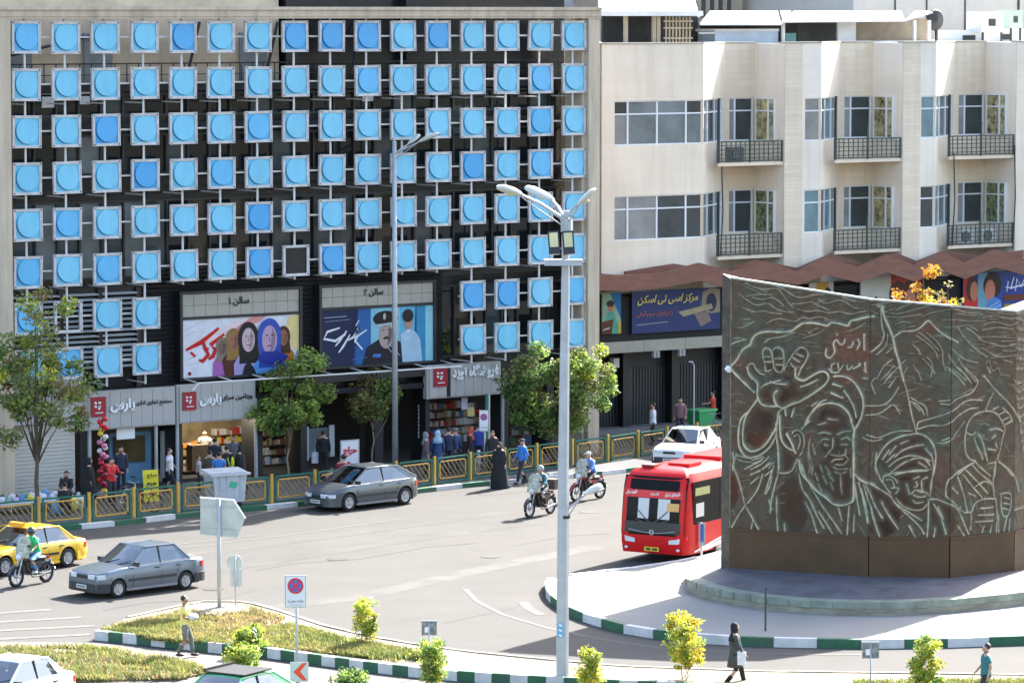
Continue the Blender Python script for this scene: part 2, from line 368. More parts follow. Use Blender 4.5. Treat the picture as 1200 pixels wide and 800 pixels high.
# glazing strips
gl=[glass('glass_teal',(.065,.085,.09),.12), glass('glass_dark',(.012,.017,.02)), glass('glass_grey',(.09,.095,.092),.15), glass('glass_brown',(.055,.045,.032),.1), glass('glass_pale',(.17,.20,.20),.2)]
mull=mat('mullion_dark',(.02,.022,.024),.4,var=.1)
pane_cache={}
def panes(x0,x1,z0,z1,n,pick,tr=.0):
    w=(x1-x0)/n
    for i in range(n):
        k=pick(i)
        key=(round(w,3),round(z1-z0,3),k)
        if key not in pane_cache: pane_cache[key]=MB().box(-w/2+.04,w/2-.04,-.02,.03,0,z1-z0).mesh('window_pane', gl[k])
        o=obj('window_pane',pane_cache[key],bA,True,(x0+w*(i+.5),YW+.20,z0),(0,0,rnd.uniform(-.006,.006)))
    b=MB()
    for i in range(n+1): b.box(x0+w*i-.04,x0+w*i+.04,YW+.08,YW+.24,z0,z1)
    b.box(x0,x1,YW+.1,YW+.245,z0-.08,z0); b.box(x0,x1,YW+.1,YW+.245,z1,z1+.08); A('window_frame', b, mull)
pk=lambda seq:(lambda i: seq[i%len(seq)])
panes(66.4,94.5,11.85,13.2,30,lambda i:[2,4,2,1,1,2,4,1,1,1][i%10] if i<9 else (1 if i%5 else 0))
panes(66.4,94.5,8.0,10.75,30,lambda i:([0,4,0,0,4,0,4,0,4,0,1,3,1,3,1,2][i] if i<16 else [1,2,2,1,3,1,2,1,1,1,1,1,1,1][i-16]))
panes(66.4,94.5,14.0,14.7,30,lambda i:1 if i%7 else 0)
m=MB()
for z in (11.5,13.55,15.0,7.6): m.box(xl,xr,YW+.02,YW+.25,z-.14,z+.14)
A('spandrel_rail', m, black)
# cladding panels of the spandrels, one by one
for z0,z1 in ((10.95,11.35),(13.72,13.95)):
    me=MB().box(-.80,.80,-.02,.03,0,z1-z0).mesh('cladding_panel', cladding)
    for i in range(17): obj('cladding_panel',me,bA,True,(67.5+1.646*i,YW+.2,z0))
# surround frame
lim=limestone
m=MB(); m.box(66.6,68.33,YS-.2,YS+.5,0,17.53); m.box(67.0,68.05,YS-.28,YS-.2,0,17.53); A('surround_pillar', m, lim)
m=MB(); m.box(94.36,94.66,YS-.18,YS+.5,0,17.53); m.box(94.68,94.97,YS-.1,YS+.9,0,17.53); m.box(94.2,94.35,YS+.05,YS+1.2,0,17.53); A('surround_pillar', m, lim)
m=MB(); m.box(66.6,94.97,YS-.2,YS+.5,17.54,17.86); m.box(66.6,94.97,YS-.28,YS+.55,17.86,17.98); m.box(66.6,94.97,YS-.24,YS-.2,17.62,17.66); A('surround_beam', m, lim)
# rods
def rod(a,b,r=.035): part('support_rod', MB().rod(a,b,r,6), rodm, bA, smooth=False)
wbm=MB().rod((0,0,0),(0,YW+.12-YS,0),.028,5).mesh('wall_bracket',rodm)
for i,x in enumerate(colX):
    zb=rowZ[7]-.95 if (i<4 or i>=12) else rowZ[5]-.72
    rod((x,YS+.08,17.56),(x,YS+.08,zb),.042)
    for z in (rowZ[0]+.0,rowZ[1]-.72,rowZ[3]-.72,rowZ[5]-.68) + ((rowZ[7]-.9,) if (i<4 or i>=12) else ()):
        obj('wall_bracket',wbm,bA,True,(x,YS+.08,z))
for j,z in enumerate(rowZ):
    if j<6: rod((67.7,YS+.11,z),(94.2,YS+.11,z),.036)
    else: rod((67.7,YS+.11,z),(colX[3]+.6,YS+.11,z)); rod((colX[12]-.6,YS+.11,z),(94.2,YS+.11,z))
# panels
h=.575; fr=.085
def framemb():
    b=MB(); 
    b.box(-h,h,-.06,.05,-h,-h+fr).box(-h,h,-.06,.05,h-fr,h).box(-h,-h+fr,-.06,.05,-h+fr,h-fr).box(h-fr,h,-.06,.05,-h+fr,h-fr)
    b.add(MB().box(-h-.012,h+.012,-.075,-.06,-h-.012,-h+.02).box(-h-.012,h+.012,-.075,-.06,h-.02,h+.012).box(-h-.012,-h+.02,-.075,-.06,-h+.02,h-.02).box(h-.02,h+.012,-.075,-.06,-h+.02,h-.02))
    for x in(-1,1):
        for z in(-1,1): b.add(MB().box(x*(h-.045)-.022,x*(h-.045)+.022,-.085,-.06,z*(h-.045)-.022,z*(h-.045)+.022,1))
    return b
pf=framemb().mesh('screen_panel',[framew,black])
def pane(mt):
    b=MB(); r=.475; s=h-fr+.002
    b.box(-s,s,-.02,.03,-s,s,0)
    cx,cz=.035,.035
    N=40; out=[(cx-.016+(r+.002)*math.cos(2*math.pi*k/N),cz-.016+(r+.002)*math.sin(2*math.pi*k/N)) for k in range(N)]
    b.xprism([(max(-s+.005,min(s-.005,p[0])),max(-s+.005,min(s-.005,p[1]))) for p in out],-.023,-.019,1)  # dark blue arc painted for the shade at the disc's lower left edge
    # tilted disc: flush top right, proud bottom left
    f=[];bk=[]
    for k in range(N):
        a=2*math.pi*k/N; x=cx+r*math.cos(a); z=cz+r*math.sin(a); t=-(x-cx+z-cz)/(2**.5*r)
        x=min(x,s-.01); z=min(z,s-.01); f.append((x,-.03-.035*(1+t),z)); bk.append((x,-.02,z))
    b.face(list(f),0)
    for k in range(N): j=(k+1)%N; b.face([f[k],bk[k],bk[j],f[j]],1 if False else 0)
    return b.mesh('blue_pane',[mt,disc_shade])
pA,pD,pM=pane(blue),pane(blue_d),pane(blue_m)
deep={(0,4),(0,7),(0,8),(0,9),(0,11),(2,2),(3,3),(3,12),(4,6),(5,6),(5,8),(6,12),(6,13)}
mid={(0,0),(5,0),(3,5),(5,2),(1,14),(2,14),(7,1),(6,0),(3,14),(1,9),(4,1),(6,15),(2,6)}
for j in range(8):
    for i in range(16):
        if j>=6 and 4<=i<12: continue
        o=obj('screen_panel',pf,bA,True,(colX[i]+rnd.uniform(-.012,.012),YS,rowZ[j]+rnd.uniform(-.012,.012)),(rnd.uniform(-.02,.02),rnd.uniform(-.014,.014),rnd.uniform(-.035,.035)))
        if (j,i) in ((5,7),(6,1)):
            o['label']='empty panel frame without its blue pane'
            if (j,i)==(5,7): obj('dark_pane',MB().box(-h+fr,h-fr,.0,.02,-h+fr,h-fr).mesh('dark_pane',cladding),o)
            continue
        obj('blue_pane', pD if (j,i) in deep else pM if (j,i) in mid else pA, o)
# louvres: black around the posters, pale at far left
def slats(name,x0,x1,z0,z1,n,mt,y=YW-.05,th=.05,d=.12):
    me=MB().box(-(x1-x0)/2,(x1-x0)/2,-d/2,d/2,-th/2,th/2).mesh(name,mt)
    for k in range(n): obj(name,me,bA,True,((x0+x1)/2,y,z0+(z1-z0)*(k+.5)/n),(rnd.uniform(.3,.36),0,0))
XL=colX[3]+.75; XR=colX[12]-.75
P1=(75.55,80.45); P2=(81.6,87.0)
p1x=(YP(213,400,125.3)[0],YP(350,400,125.3)[0]); p2x=(YP(376,400,125.3)[0],YP(507,400,125.3)[0])
def zat(px,py,Y=125.3): return YP(px,py,Y)[1]
b1z=(zat(213,372),zat(213,345)); q1z=(zat(213,443),zat(213,375))
b2z=(zat(376,361),zat(376,337)); q2z=(zat(376,430),zat(376,364))
m=MB(); m.box(XL-.2,XR+.2,YW+.0,YW+.24,3.9,8.0); A('louvre_backing', m, soffit)
lv=mat('louvre_black',(.022,.024,.027),.35,var=.2)
slats('louvre_slat',XL,XR,b1z[1]+.12,8.35,6,lv)
for x0,x1 in ((XL,p1x[0]-.12),(p1x[1]+.12,p2x[0]-.12),(p2x[1]+.12,XR)): slats('louvre_slat',x0,x1,q1z[0]-.1,b1z[1]+.1,19,lv)
lw=mat('louvre_pale',(.52,.56,.58),.4,var=.1)
m=MB(); m.box(67.6,XL-.1,YW+.1,YW+.24,3.9,7.55); A('louvre_backing', m, soffit)
for k in range(4): slats('louvre_slat',67.9+1.646*k,67.9+1.646*k+1.5,4.6,7.5,15,lw)
for k in range(5): A('louvre_post', MB().box(67.7+1.646*k,67.9+1.646*k,YW-.1,YW+.1,3.9,7.6), black)
# glazing lower right
panes(XR+.1,94.3,4.3,7.0,8,lambda i:[1,3,1,0,1,1,3,1][i])
# title bands of beige slabs, posters
def slabband(x0,x1,z0,z1,n,rows=2):
    w=(x1-x0)/n; hh=(z1-z0)/rows
    me=MB().box(-w/2+.008,w/2-.008,-.03,.03,-hh/2+.008,hh/2-.008).mesh('beige_slab',tilebeige)
    A('slab_backing', MB().box(x0,x1,125.33,125.6,z0,z1), limestone)
    for i in range(n):
        for r in range(rows): obj('beige_slab',me,bA,True,(x0+w*(i+.5),125.3+rnd.uniform(-.004,.004),z0+hh*(r+.5)))
slabband(p1x[0],p1x[1],*b1z,10); slabband(p2x[0],p2x[1],*b2z,10)
for (x0,x1),(z0,z1),(z2,z3) in ((p1x,q1z,b1z),(p2x,q2z,b2z)):
    b=MB(); b.box(x0-.12,x1+.12,125.2,125.6,z3,z3+.1).box(x0-.12,x1+.12,125.2,125.6,z0-.1,z0).box(x0-.12,x0,125.2,125.6,z0,z3).box(x1,x1+.12,125.2,125.6,z0,z3).box(x0,x1,125.22,125.6,z1,z2); A('poster_frame', b, black)
c=(p1x[0]+p1x[1])/2; text('title_lettering','سالن ۱',blackink,c-.55,c+.35,125.255,b1z[0]+.42,bA,bold=.03)
c=(p2x[0]+p2x[1])/2; text('title_lettering','سالن ۲',blackink,c-.65,c+.25,125.255,b2z[0]+.42,bA,bold=.03)
# flat printed posters (generic portraits)
pal={}
def ink(c):
    k='ink_%02x%02x%02x'%tuple(int(v*255) for v in c)
    return mat(k, tuple(((v+.055)/1.055)**2.4*.72 if v>.04 else v/12.9 for v in c), .4, var=.10, scale=2.5, spec=.3)
def poster(name, rect, Y, bgc, shapes, parent, label=None, depth=.08):
    """rect x0,x1,z0,z1; shapes in unit coords: ('p',[(u,v)..],rgb) polygons, ('e',u,v,ru,rv,rgb) ellipses, v up; ru in units of height"""
    x0,x1,z0,z1=rect; W=x1-x0; H=z1-z0; mats=[ink(bgc)]; b=MB(); b.box(x0,x1,Y,Y+depth,z0,z1,0)
    lay=0; asp=W/H
    for sh in shapes:
        lay+=1; y=Y-.0015*lay; c=sh[-1]
        mt=ink(c)
        if mt not in mats: mats.append(mt)
        mi=mats.index(mt)
        if sh[0]=='p': pts=[(u,v) for u,v in sh[1]]
        elif sh[0]=='s':   # stroke
            pp=sh[1]; wd=sh[2]/2; L=[];Q=[]
            for i,(u,v) in enumerate(pp):
                a=pp[max(i-1,0)]; d=pp[min(i+1,len(pp)-1)]; dx=(d[0]-a[0])*asp; dz=d[1]-a[1]; l=math.hypot(dx,dz) or 1
                t=wd*(1 if 0<i<len(pp)-1 else .55)
                L.append((u-dz/l*t/asp,v+dx/l*t)); Q.append((u+dz/l*t/asp,v-dx/l*t))
            for i in range(len(pp)-1):
                b.face([(x0+u*W,y,z0+v*H) for u,v in (L[i],Q[i],Q[i+1],L[i+1])],mi)
            continue
        else:
            _,u,v,ru,rv,_=sh; pts=[(u+ru/asp*math.cos(2*math.pi*k/20),v+rv*math.sin(2*math.pi*k/20)) for k in range(20)]
        b.face([(x0+min(max(u,0),1)*W,y,z0+min(max(v,0),1)*H) for u,v in pts],mi)
    return part(name,b,mats,parent,label=label)
red=(.85,.1,.12); skin=(.86,.68,.6)
def woman(u,v,s,scarf,skinc,coat,wd=1.0):
    return [('p',[(u-.13*s*wd,0),(u-.12*s,v-.42*s),(u-.05*s,v-.2*s),(u+.05*s,v-.2*s),(u+.13*s,v-.42*s),(u+.15*s*wd,0)],coat),
            ('p',[(u-.075*s,v-.42*s),(u-.07*s,v),(u+.07*s,v),(u+.09*s,v-.42*s)],scarf),
            ('e',u,v,.2*s,.27*s,scarf),('e',u,v-.03*s,.125*s,.2*s,skinc),
            ('p',[(u+.005*s,v-.21*s),(u+.035*s,v-.14*s),(u+.042*s,v+.03*s),(u+.02*s,v+.14*s)],tuple(c*.78 for c in skinc)),
            ('s',[(u-.026*s,v+.03*s),(u-.01*s,v+.035*s)],.03*s,(.16,.1,.1)),('s',[(u+.01*s,v+.035*s),(u+.026*s,v+.03*s)],.03*s,(.16,.1,.1)),
            ('s',[(u-.002*s,v+.02*s),(u+.002*s,v-.06*s)],.018*s,(.6,.42,.36)),('s',[(u-.014*s,v-.115*s),(u+.014*s,v-.115*s)],.03*s,(.6,.16,.18))]
sh=[('p',[(.0,.55),(.5,.98),(.66,1),(.3,.6)],(.97,.9,.9)),('p',[(.36,.7),(.60,1),(.72,1),(.68,.93),(.44,.66)],(.93,.62,.62)),('p',[(.86,.5),(.9,.95),(1,1),(1,.35)],(.97,.87,.6)),
 ('s',[(.02,.82),(.2,.98)],.012,(.7,.72,.78)),('s',[(.02,.72),(.12,.8)],.012,(.7,.72,.78)),('s',[(.04,.3),(.13,.4)],.014,(.6,.62,.66)),('s',[(.02,.2),(.3,.32)],.012,(.8,.82,.86)),
 ('s',[(.03,.48),(.16,.60),(.31,.83)],.085,red),('s',[(.07,.44),(.11,.36)],.08,red),('s',[(.17,.66),(.19,.5),(.22,.38),(.17,.27),(.14,.3)],.075,red),('s',[(.22,.5),(.2,.42)],.08,red),
 ('s',[(.355,.72),(.24,.55),(.28,.47),(.26,.35),(.22,.3)],.08,red),('e',.06,.07,.035,.035,(.55,.12,.25))]
sh+=woman(.335,.5,.62,(.55,.5,.42),(.5,.4,.36),(.72,.42,.72))+woman(.43,.6,.8,(.62,.48,.25),(.66,.46,.36),(.35,.16,.12),.7)+woman(.86,.62,.7,(.3,.17,.14),(.62,.42,.32),(.8,.5,.15),.8)+woman(.555,.63,1.05,(.09,.10,.10),(.85,.74,.76),(.72,.66,.86),.9)+woman(.735,.62,1.25,(.22,.33,.72),(.78,.66,.76),(.40,.62,.90),1.25)
sh+=[('p',[(.5,0),(.52,.16),(.56,.22),(.6,.1),(.62,0)],(.12,.14,.16)),('p',[(.62,.25),(.68,.38),(.8,.38),(.9,.28),(.83,.12),(.7,.16)],(.17,.22,.6))]
poster('film_poster',(p1x[0],p1x[1],q1z[0],q1z[1]),125.28,(.93,.94,.97),sh,bA,label='white poster of women in headscarves with red title')
bl=(.1,.3,.55)
sh=[('p',[(0,0),(0,1),(.33,1),(.28,0)],(.08,.14,.3)),('p',[(.3,0),(.33,1),(.52,1),(.5,0)],(.16,.42,.68)),('p',[(.44,.3),(.44,1),(.7,1),(.7,.3)],(.55,.82,.9)),('p',[(.7,0),(.7,1),(.84,1),(.82,0)],(.4,.75,.88)),('p',[(.85,0),(.85,1),(.93,1),(.93,0)],(.2,.6,.78)),('p',[(.93,0),(.93,1),(1,1),(1,0)],(.62,.88,.93)),
 ('p',[(.36,.0),(.4,.3),(.52,.45),(.64,.45),(.75,.3),(.78,0)],(.06,.08,.16)),('e',.575,.5,.16,.24,(.74,.66,.62)),('p',[(.585,.3),(.62,.4),(.63,.6),(.6,.66)],(.45,.38,.4)),('e',.57,.8,.27,.14,(.05,.06,.1)),('p',[(.47,.7),(.5,.66),(.64,.68),(.655,.73)],(.75,.78,.8)),('e',.56,.84,.03,.06,(.8,.8,.7)),
 ('s',[(.55,.44),(.575,.46),(.6,.44)],.05,(.15,.1,.1)),('s',[(.545,.59),(.56,.6)],.03,(.15,.1,.1)),('s',[(.585,.6),(.6,.59)],.03,(.15,.1,.1)),('s',[(.58,.3),(.66,.1)],.02,(.8,.85,.9)),('s',[(.6,.34),(.7,.12)],.02,(.8,.85,.9)),('p',[(.45,.12),(.46,.18),(.53,.17),(.52,.11)],(.3,.5,.8)),
 ('p',[(.72,0),(.7,.5),(.76,.58),(.83,.55),(.88,.4),(.9,0)],(.72,.84,.92)),('e',.775,.72,.09,.15,(.75,.6,.52)),('e',.77,.83,.12,.12,(.14,.12,.12)),('p',[(.75,.58),(.775,.52),(.8,.58)],(.9,.93,.95)),
 ('s',[(.16,.68),(.05,.62),(.02,.5),(.12,.45),(.2,.55),(.22,.62)],.045,(.94,.96,.98)),('s',[(.22,.62),(.16,.45),(.12,.36)],.04,(.94,.96,.98)),('s',[(.25,.55),(.19,.35),(.15,.24)],.045,(.94,.96,.98)),('s',[(.23,.45),(.28,.5),(.33,.66),(.31,.6),(.29,.42)],.045,(.94,.96,.98)),('s',[(.4,.62),(.32,.52),(.29,.4)],.04,(.9,.94,.98)),('s',[(.3,.42),(.36,.27)],.06,(.94,.96,.98)),('s',[(.3,.7),(.33,.8)],.04,(.9,.92,.95)),
 ('s',[(.02,.87),(.22,.88)],.018,(.75,.82,.9)),('s',[(.03,.8),(.25,.82)],.015,(.6,.7,.8)),('s',[(.26,.1),(.4,.13)],.015,(.4,.6,.85))]
poster('film_poster',(p2x[0],p2x[1],q2z[0],q2z[1]),125.28,bl,sh,bA,label='blue poster of a moustached officer in a peaked cap and a young man')
# canopy over the shops
m=MB(); m.box(70.6,colX[12]+1.4,YS+.75,YW+.1,3.62,3.9); A('canopy', m, black)
m=MB(); m.box(66.6,94.2,YW+.12,YW+1.4,3.3,3.95); A('canopy_beam', m, cladding)
m=MB(); 
xa=YP(232,449,YS-.3)[0]; xb=YP(540,430,YS-.3)[0]
ZR=YP(232,449,YS-.35)[1]; m.rod((xa,YS-.35,ZR),(xb,YS-.35,ZR),.035);
for k in range(9):
    x=xa+(xb-xa)*k/8; m.rod((x,YS-.35,ZR),(x+.15,YW,ZR+.1),.03)
m.rod((xa-.35,YS-.45,ZR-.25),(xa,YS-.35,ZR),.03)
A('awning_arm', m, rodm)
# shop signs of vertical metal sheets
def signboard(px0,px1,pyt,pyb,n,label,name='shop_sign'):
    Y=125.0; x0,z1=YP(px0,pyt,Y); x1=YP(px1,pyt,Y)[0]; z0=zat(px0,pyb,Y)
    s=part(name,MB().box(x0-.1,x1+.1,Y+.03,Y+.28,z0-.05,z1+.06),signgrey,bA,label=label)
    w=(x1-x0)/n; me=MB().box(-w/2+.007,w/2-.007,-.02,.02,0,z1-z0).mesh('sheet',signgrey)
    for i in range(n): obj('sheet',me,s,False,(x0+w*(i+.5),Y,z0))
    return s,x0,x1,z0,z1,Y
def logo(s,x,z,k=.62):
    o=part('logo_board',MB().box(x,x+k*.95,124.93,124.97,z,z+k*1.1),red_logo,s)
    b=MB()
    for i in range(2):
        for q in range(2): b.cbox((x+k*(.28+.26*i),124.925,z+k*(.78-.2*q)),(k*.16,.008,k*.1),0,ry=.6-.5*i)
    b.cbox((x+k*.5,124.925,z+k*.22),(k*.5,.008,k*.05)); b.cbox((x+k*.5,124.925,z+k*.5),(k*.12,.008,k*.2))
    part('logo_emblem',b,white_m,s)
s,x0,x1,z0,z1,Y=signboard(103,203,461,503,8,'grey sign over the arcade entrance with white and dark lettering'); L=x1-x0
logo(s,x0+.1,z0+.45,.66); text('lettering','پارس',white_m,x0+.9,x0+1.95,Y-.06,z0+.70,s,bold=.05,ext=.03); text('lettering','مجتمع تجاری اداری',blackink,x0+2.0,x1-.08,Y-.04,z0+.80,s,bold=.03)
s,x0,x1,z0,z1,Y=signboard(210,297,453,495,7,'grey sign over the vitamin shop with white and dark lettering')
logo(s,x0+.12,z0+.45,.62); text('lettering','پارس',white_m,x0+.85,x0+1.8,Y-.06,z0+.68,s,bold=.05,ext=.03); text('lettering','ویتامین سرای',blackink,x0+1.85,x1-.08,Y-.04,z0+.76,s,bold=.03)
s,x0,x1,z0,z1,Y=signboard(503,585,430,466,8,'grey sign over the bookshop with large white lettering')
logo(s,x0+.18,z0+.42,.68); part('divider',MB().box(x0+.82,x0+1.0,Y-.03,Y+.02,z0,z1),black,s); text('lettering','فروشگاه نوید',white_m,x0+1.05,x1-.08,Y-.06,z0+.62,s,h=.62,bold=.05,ext=.03)
text('lettering','NAVID',signgrey,x0+1.1,x0+1.9,Y-.03,z0+.22,s,bold=.0,persian=False) if False else None
# ground floor: recess, piers, shop insides
m=MB(); m.box(71.3,94.2,130.5,130.8,0.14,3.4); m.box(71.3,94.2,125.2,131,3.15,3.35); A('shop_back_wall', m, soffit)
for px,w in ((97,.5),(206,.25),(300,.3),(352,.3),(440,.4),(497,.2),(588,.3),(640,.3),(690,.3)):
    x=YP(px,520,125.6)[0]; A('shop_pier', MB().box(x-w/2,x+w/2,125.35,126.4,.14,3.4), mat('pier_dark',(.018,.019,.021),.5,var=.2))
for px in (104,182,207,299,588):
    x=YP(px,520,125.2)[0]; A('shop_column', MB().rod((x,125.15,.14),(x,125.15,3.2),.07,8), greypole)
# pale lower wall at far left
m=MB(); x1=YP(88,550,125.4)[0]; m.box(60,x1,125.4,126,.14,2.75); A('roller_shutter', m, mat('shutter_pale',(.55,.52,.46),.6,var=.08,scale=2,stretch=(1,1,8)))
m=MB(); m.box(60,x1+.35,125.1,125.7,2.8,3.5); m.box(60,x1+.3,125.3,125.7,3.5,4.5); A('fascia', m, mat('fascia_grey',(.42,.42,.40),.5,var=.08))
for k in range(18): A('shutter_slat', MB().box(60,x1-.05,125.36,125.4,.2+.14*k,.2+.14*k+.115), mat('shutter_pale',(.5,.5,.5)))
# lit arcade front (blue window) and stocked shop
ab=mat('shopfront_blue',(.12,.28,.42),.4,var=.1); 
def shopbox(name,px0,px1,py0,py1,Y,mt,d=.15,label=None):
    x0,z1=YP(px0,py0,Y); x1=YP(px1,py0,Y)[0]; z0=max(.15,zat(px0,py1,Y)); return A(name,MB().box(x0,x1,Y,Y+d,z0,z1),mt)
shopbox('window_frame',128,177,508,572,126.4,ab); shopbox('window_glass',134,170,512,543,126.3,glass('shop_glass_amber',(.10,.07,.03),.1),.05)
shopbox('hanging_sign',137,158,502,515,125.25,white_m,.05)
shopbox('door_frame',190,197,505,560,126.2,mat('alu',(.5,.52,.53),.4,var=.05)); shopbox('door_frame',290,298,495,548,126,mat('alu',(.5,.52,.53)))
warm=mat('shop_interior_tan',(.34,.26,.14),.7,var=.4,scale=1.2)
shopbox('shop_interior',198,292,495,560,129.4,warm,.1)
stock=[mat('stock_%s'%n,c,.5,var=.1) for n,c in (('orange',(.6,.25,.04)),('yellow',(.6,.5,.06)),('white',(.6,.6,.58)),('green',(.08,.25,.1)),('blue',(.08,.2,.45)),('red',(.45,.05,.04)),('brown',(.18,.09,.04)),('tan',(.4,.3,.18)))]
rs=random.Random(3)
def shelf(px0,px1,py0,py1,Y,rows,n,cols,name='goods_on_shelf'):
    x0,zt=YP(px0,py0,Y); x1=YP(px1,py0,Y)[0]; zb=max(.2,zat(px0,py1,Y)); hh=(zt-zb)/rows
    b=MB()
    for r in range(rows):
        z=zb+hh*r; b.box(x0,x1,Y,Y+.35,z-.03,z,6); x=x0
        while x<x1-.08:
            w=rs.uniform(.07,.25); b.box(x,min(x+w-.02,x1),Y+.03,Y+.28,z,z+hh*rs.uniform(.4,.85),rs.choice(cols)); x+=w
    o=A('stocked_shelf',b,stock); return o
shelf(215,250,515,552,127.6,4,0,[0,1,2,6,7,3]); shelf(252,290,500,540,128.6,4,0,[0,1,2,7,2,5]); shelf(300,345,500,545,128.2,4,0,[2,4,6,7])
shelf(505,560,470,520,127.5,5,0,[2,4,7,5,6,2]); shelf(562,586,475,515,127.2,4,0,[4,5,2,7]); shelf(598,660,490,520,127.3,3,0,[4,2,3,6])
b=MB(); b.ball((YP(238,500,127)[0],127,2.75),(.16,.16,.12),10); pend=bpy.data.materials.new('pendant_glow'); pend.use_nodes=True; pend.node_tree.nodes['Principled BSDF'].inputs['Emission Color'].default_value=(1,.85,.6,1); pend.node_tree.nodes['Principled BSDF'].inputs['Emission Strength'].default_value=1.2
A('pendant_lamp',b,pend); pl_=bpy.data.lights.new('shop_lamp','POINT'); pl_.energy=55; pl_.color=(1,.85,.62); pl_.shadow_soft_size=.2; plo=link(bpy.data.objects.new('shop_lamp',pl_)); plo.location=(YP(238,500,127)[0],126.9,2.5)
shopbox('stacked_cartons',225,246,522,552,126.3,mat('carton',(.24,.13,.05),.7,var=.2),.4)
# window with pale display, notice sheets, white rack
shopbox('window_frame',356,362,500,540,126.1,mat('alu',(.5,.52,.53)),.05); shopbox('window_frame',386,392,498,535,126.1,mat('alu',(.5,.52,.53)),.05); shopbox('window_glass',362,386,502,536,126.2,glass('glass_pale',(.17,.20,.20)),.04); 
b=MB()
for r in range(9):
    for c in range(2): x,z=YP(489+6.2*c,474+4.4*r,125.9); b.box(x,x+.17,125.8,125.84,z-.11,z)
A('postcard_rack',b,white_m)
shopbox('notice_sheet',541,548,466,480,125.4,mat('lilac_paper',(.55,.48,.62),.6,var=.03),.02); shopbox('notice_sheet',548,556,477,488,125.4,mat('yellow_paper',(.62,.52,.22),.6,var=.03),.02)
shopbox('window_glass',588,700,420,500,126.6,gl[1],.05)
x=YP(571,500,124.9)[0]; A('downpipe',MB().rod((x,124.95,.14),(x,124.95,2.75),.06,8),mat('pipe_green',(.03,.22,.14),.5,var=.1))
x=YP(574,500,124.9)[0]; A('downpipe',MB().rod((x,124.95,.14),(x,124.95,2.75),.04,8),white_m)
# ================================================================== stone building (right)
YB=129.0; YR=131.0
bB = thing('stone_office_building', 'beige stone building with set back balconies and a zigzag brown canopy', 'building', (105,YB,0))
def B(name, mb, mats, **k): return part(name, mb, mats, bB, **k)
def XB(px,Y=YB,py=200): return YP(px,py,Y)[0]
def ZB(py,px=760,Y=YB): return YP(px,py,Y)[1]
def stone(name,c1,c2,bh=.12,bw=1.2,mort=.006,rough=.8):
    m=mat(name,c1,rough,var=0); n=m.node_tree; b=n.nodes['Principled BSDF']
    g=n.nodes.new('ShaderNodeNewGeometry'); sp=n.nodes.new('ShaderNodeSeparateXYZ'); n.links.new(g.outputs['Position'],sp.inputs[0])
    ad=n.nodes.new('ShaderNodeMath'); ad.operation='ADD'; n.links.new(sp.outputs[0],ad.inputs[0]); n.links.new(sp.outputs[1],ad.inputs[1])
    cb=n.nodes.new('ShaderNodeCombineXYZ'); n.links.new(ad.outputs[0],cb.inputs[0]); n.links.new(sp.outputs[2],cb.inputs[1])
    br=n.nodes.new('ShaderNodeTexBrick'); n.links.new(cb.outputs[0],br.inputs[0]); br.inputs['Scale'].default_value=1
    br.inputs['Brick Width'].default_value=bw; br.inputs['Row Height'].default_value=bh; br.inputs['Mortar Size'].default_value=mort
    br.inputs['Color1'].default_value=(*c1,1); br.inputs['Color2'].default_value=(*c2,1); br.inputs['Mortar'].default_value=(*[v*.86 for v in c1],1)
    t=n.nodes.new('ShaderNodeTexNoise'); t.inputs['Scale'].default_value=.5; t.inputs['Detail'].default_value=7; n.links.new(g.outputs['Position'],t.inputs[0])
    mr=n.nodes.new('ShaderNodeMapRange'); mr.inputs[1].default_value=.3; mr.inputs[2].default_value=.75; mr.inputs[3].default_value=1.05; mr.inputs[4].default_value=.90; n.links.new(t.outputs[0],mr.inputs[0])
    # rain streaks: noise stretched downwards
    mp=n.nodes.new('ShaderNodeMapping'); mp.inputs['Scale'].default_value=(2.2,2.2,.12); n.links.new(g.outputs['Position'],mp.inputs[0])
    t2=n.nodes.new('ShaderNodeTexNoise'); t2.inputs['Scale'].default_value=1.5; t2.inputs['Detail'].default_value=5; n.links.new(mp.outputs[0],t2.inputs[0])
    m2=n.nodes.new('ShaderNodeMapRange'); m2.inputs[1].default_value=.45; m2.inputs[2].default_value=.8; m2.inputs[3].default_value=1; m2.inputs[4].default_value=.89; n.links.new(t2.outputs[0],m2.inputs[0])
    mu=n.nodes.new('ShaderNodeMath'); mu.operation='MULTIPLY'; n.links.new(mr.outputs[0],mu.inputs[0]); n.links.new(m2.outputs[0],mu.inputs[1])
    sc_=n.nodes.new('ShaderNodeVectorMath'); sc_.operation='SCALE'; n.links.new(br.outputs['Color'],sc_.inputs[0]); n.links.new(mu.outputs[0],sc_.inputs['Scale']); n.links.new(sc_.outputs[0],b.inputs['Base Color'])
    bp=n.nodes.new('ShaderNodeBump'); bp.inputs['Strength'].default_value=.35; bp.inputs['Distance'].default_value=.01; n.links.new(br.outputs['Fac'],bp.inputs['Height']); bp.invert=True; n.links.new(bp.outputs[0],b.inputs['Normal'])
    return m
smooth=stone('travertine_smooth',(.80,.685,.54),(.775,.66,.51),.62,1.3,.006)
band=stone('travertine_banded',(.76,.64,.485),(.69,.57,.42),.16,1.8,.012)
rose=stone('travertine_rose',(.73,.59,.43),(.77,.64,.485),.31,1.1,.008)
pale=stone('travertine_pale',(.80,.71,.59),(.77,.685,.565),.62,1.3,.006)
ZT=16.15; ZBOT=5.6
zt=ZB(52); ZT=zt
f2=(ZB(281),ZB(229)); f1=(ZB(170),ZB(118))   # window sill / head of the two floors
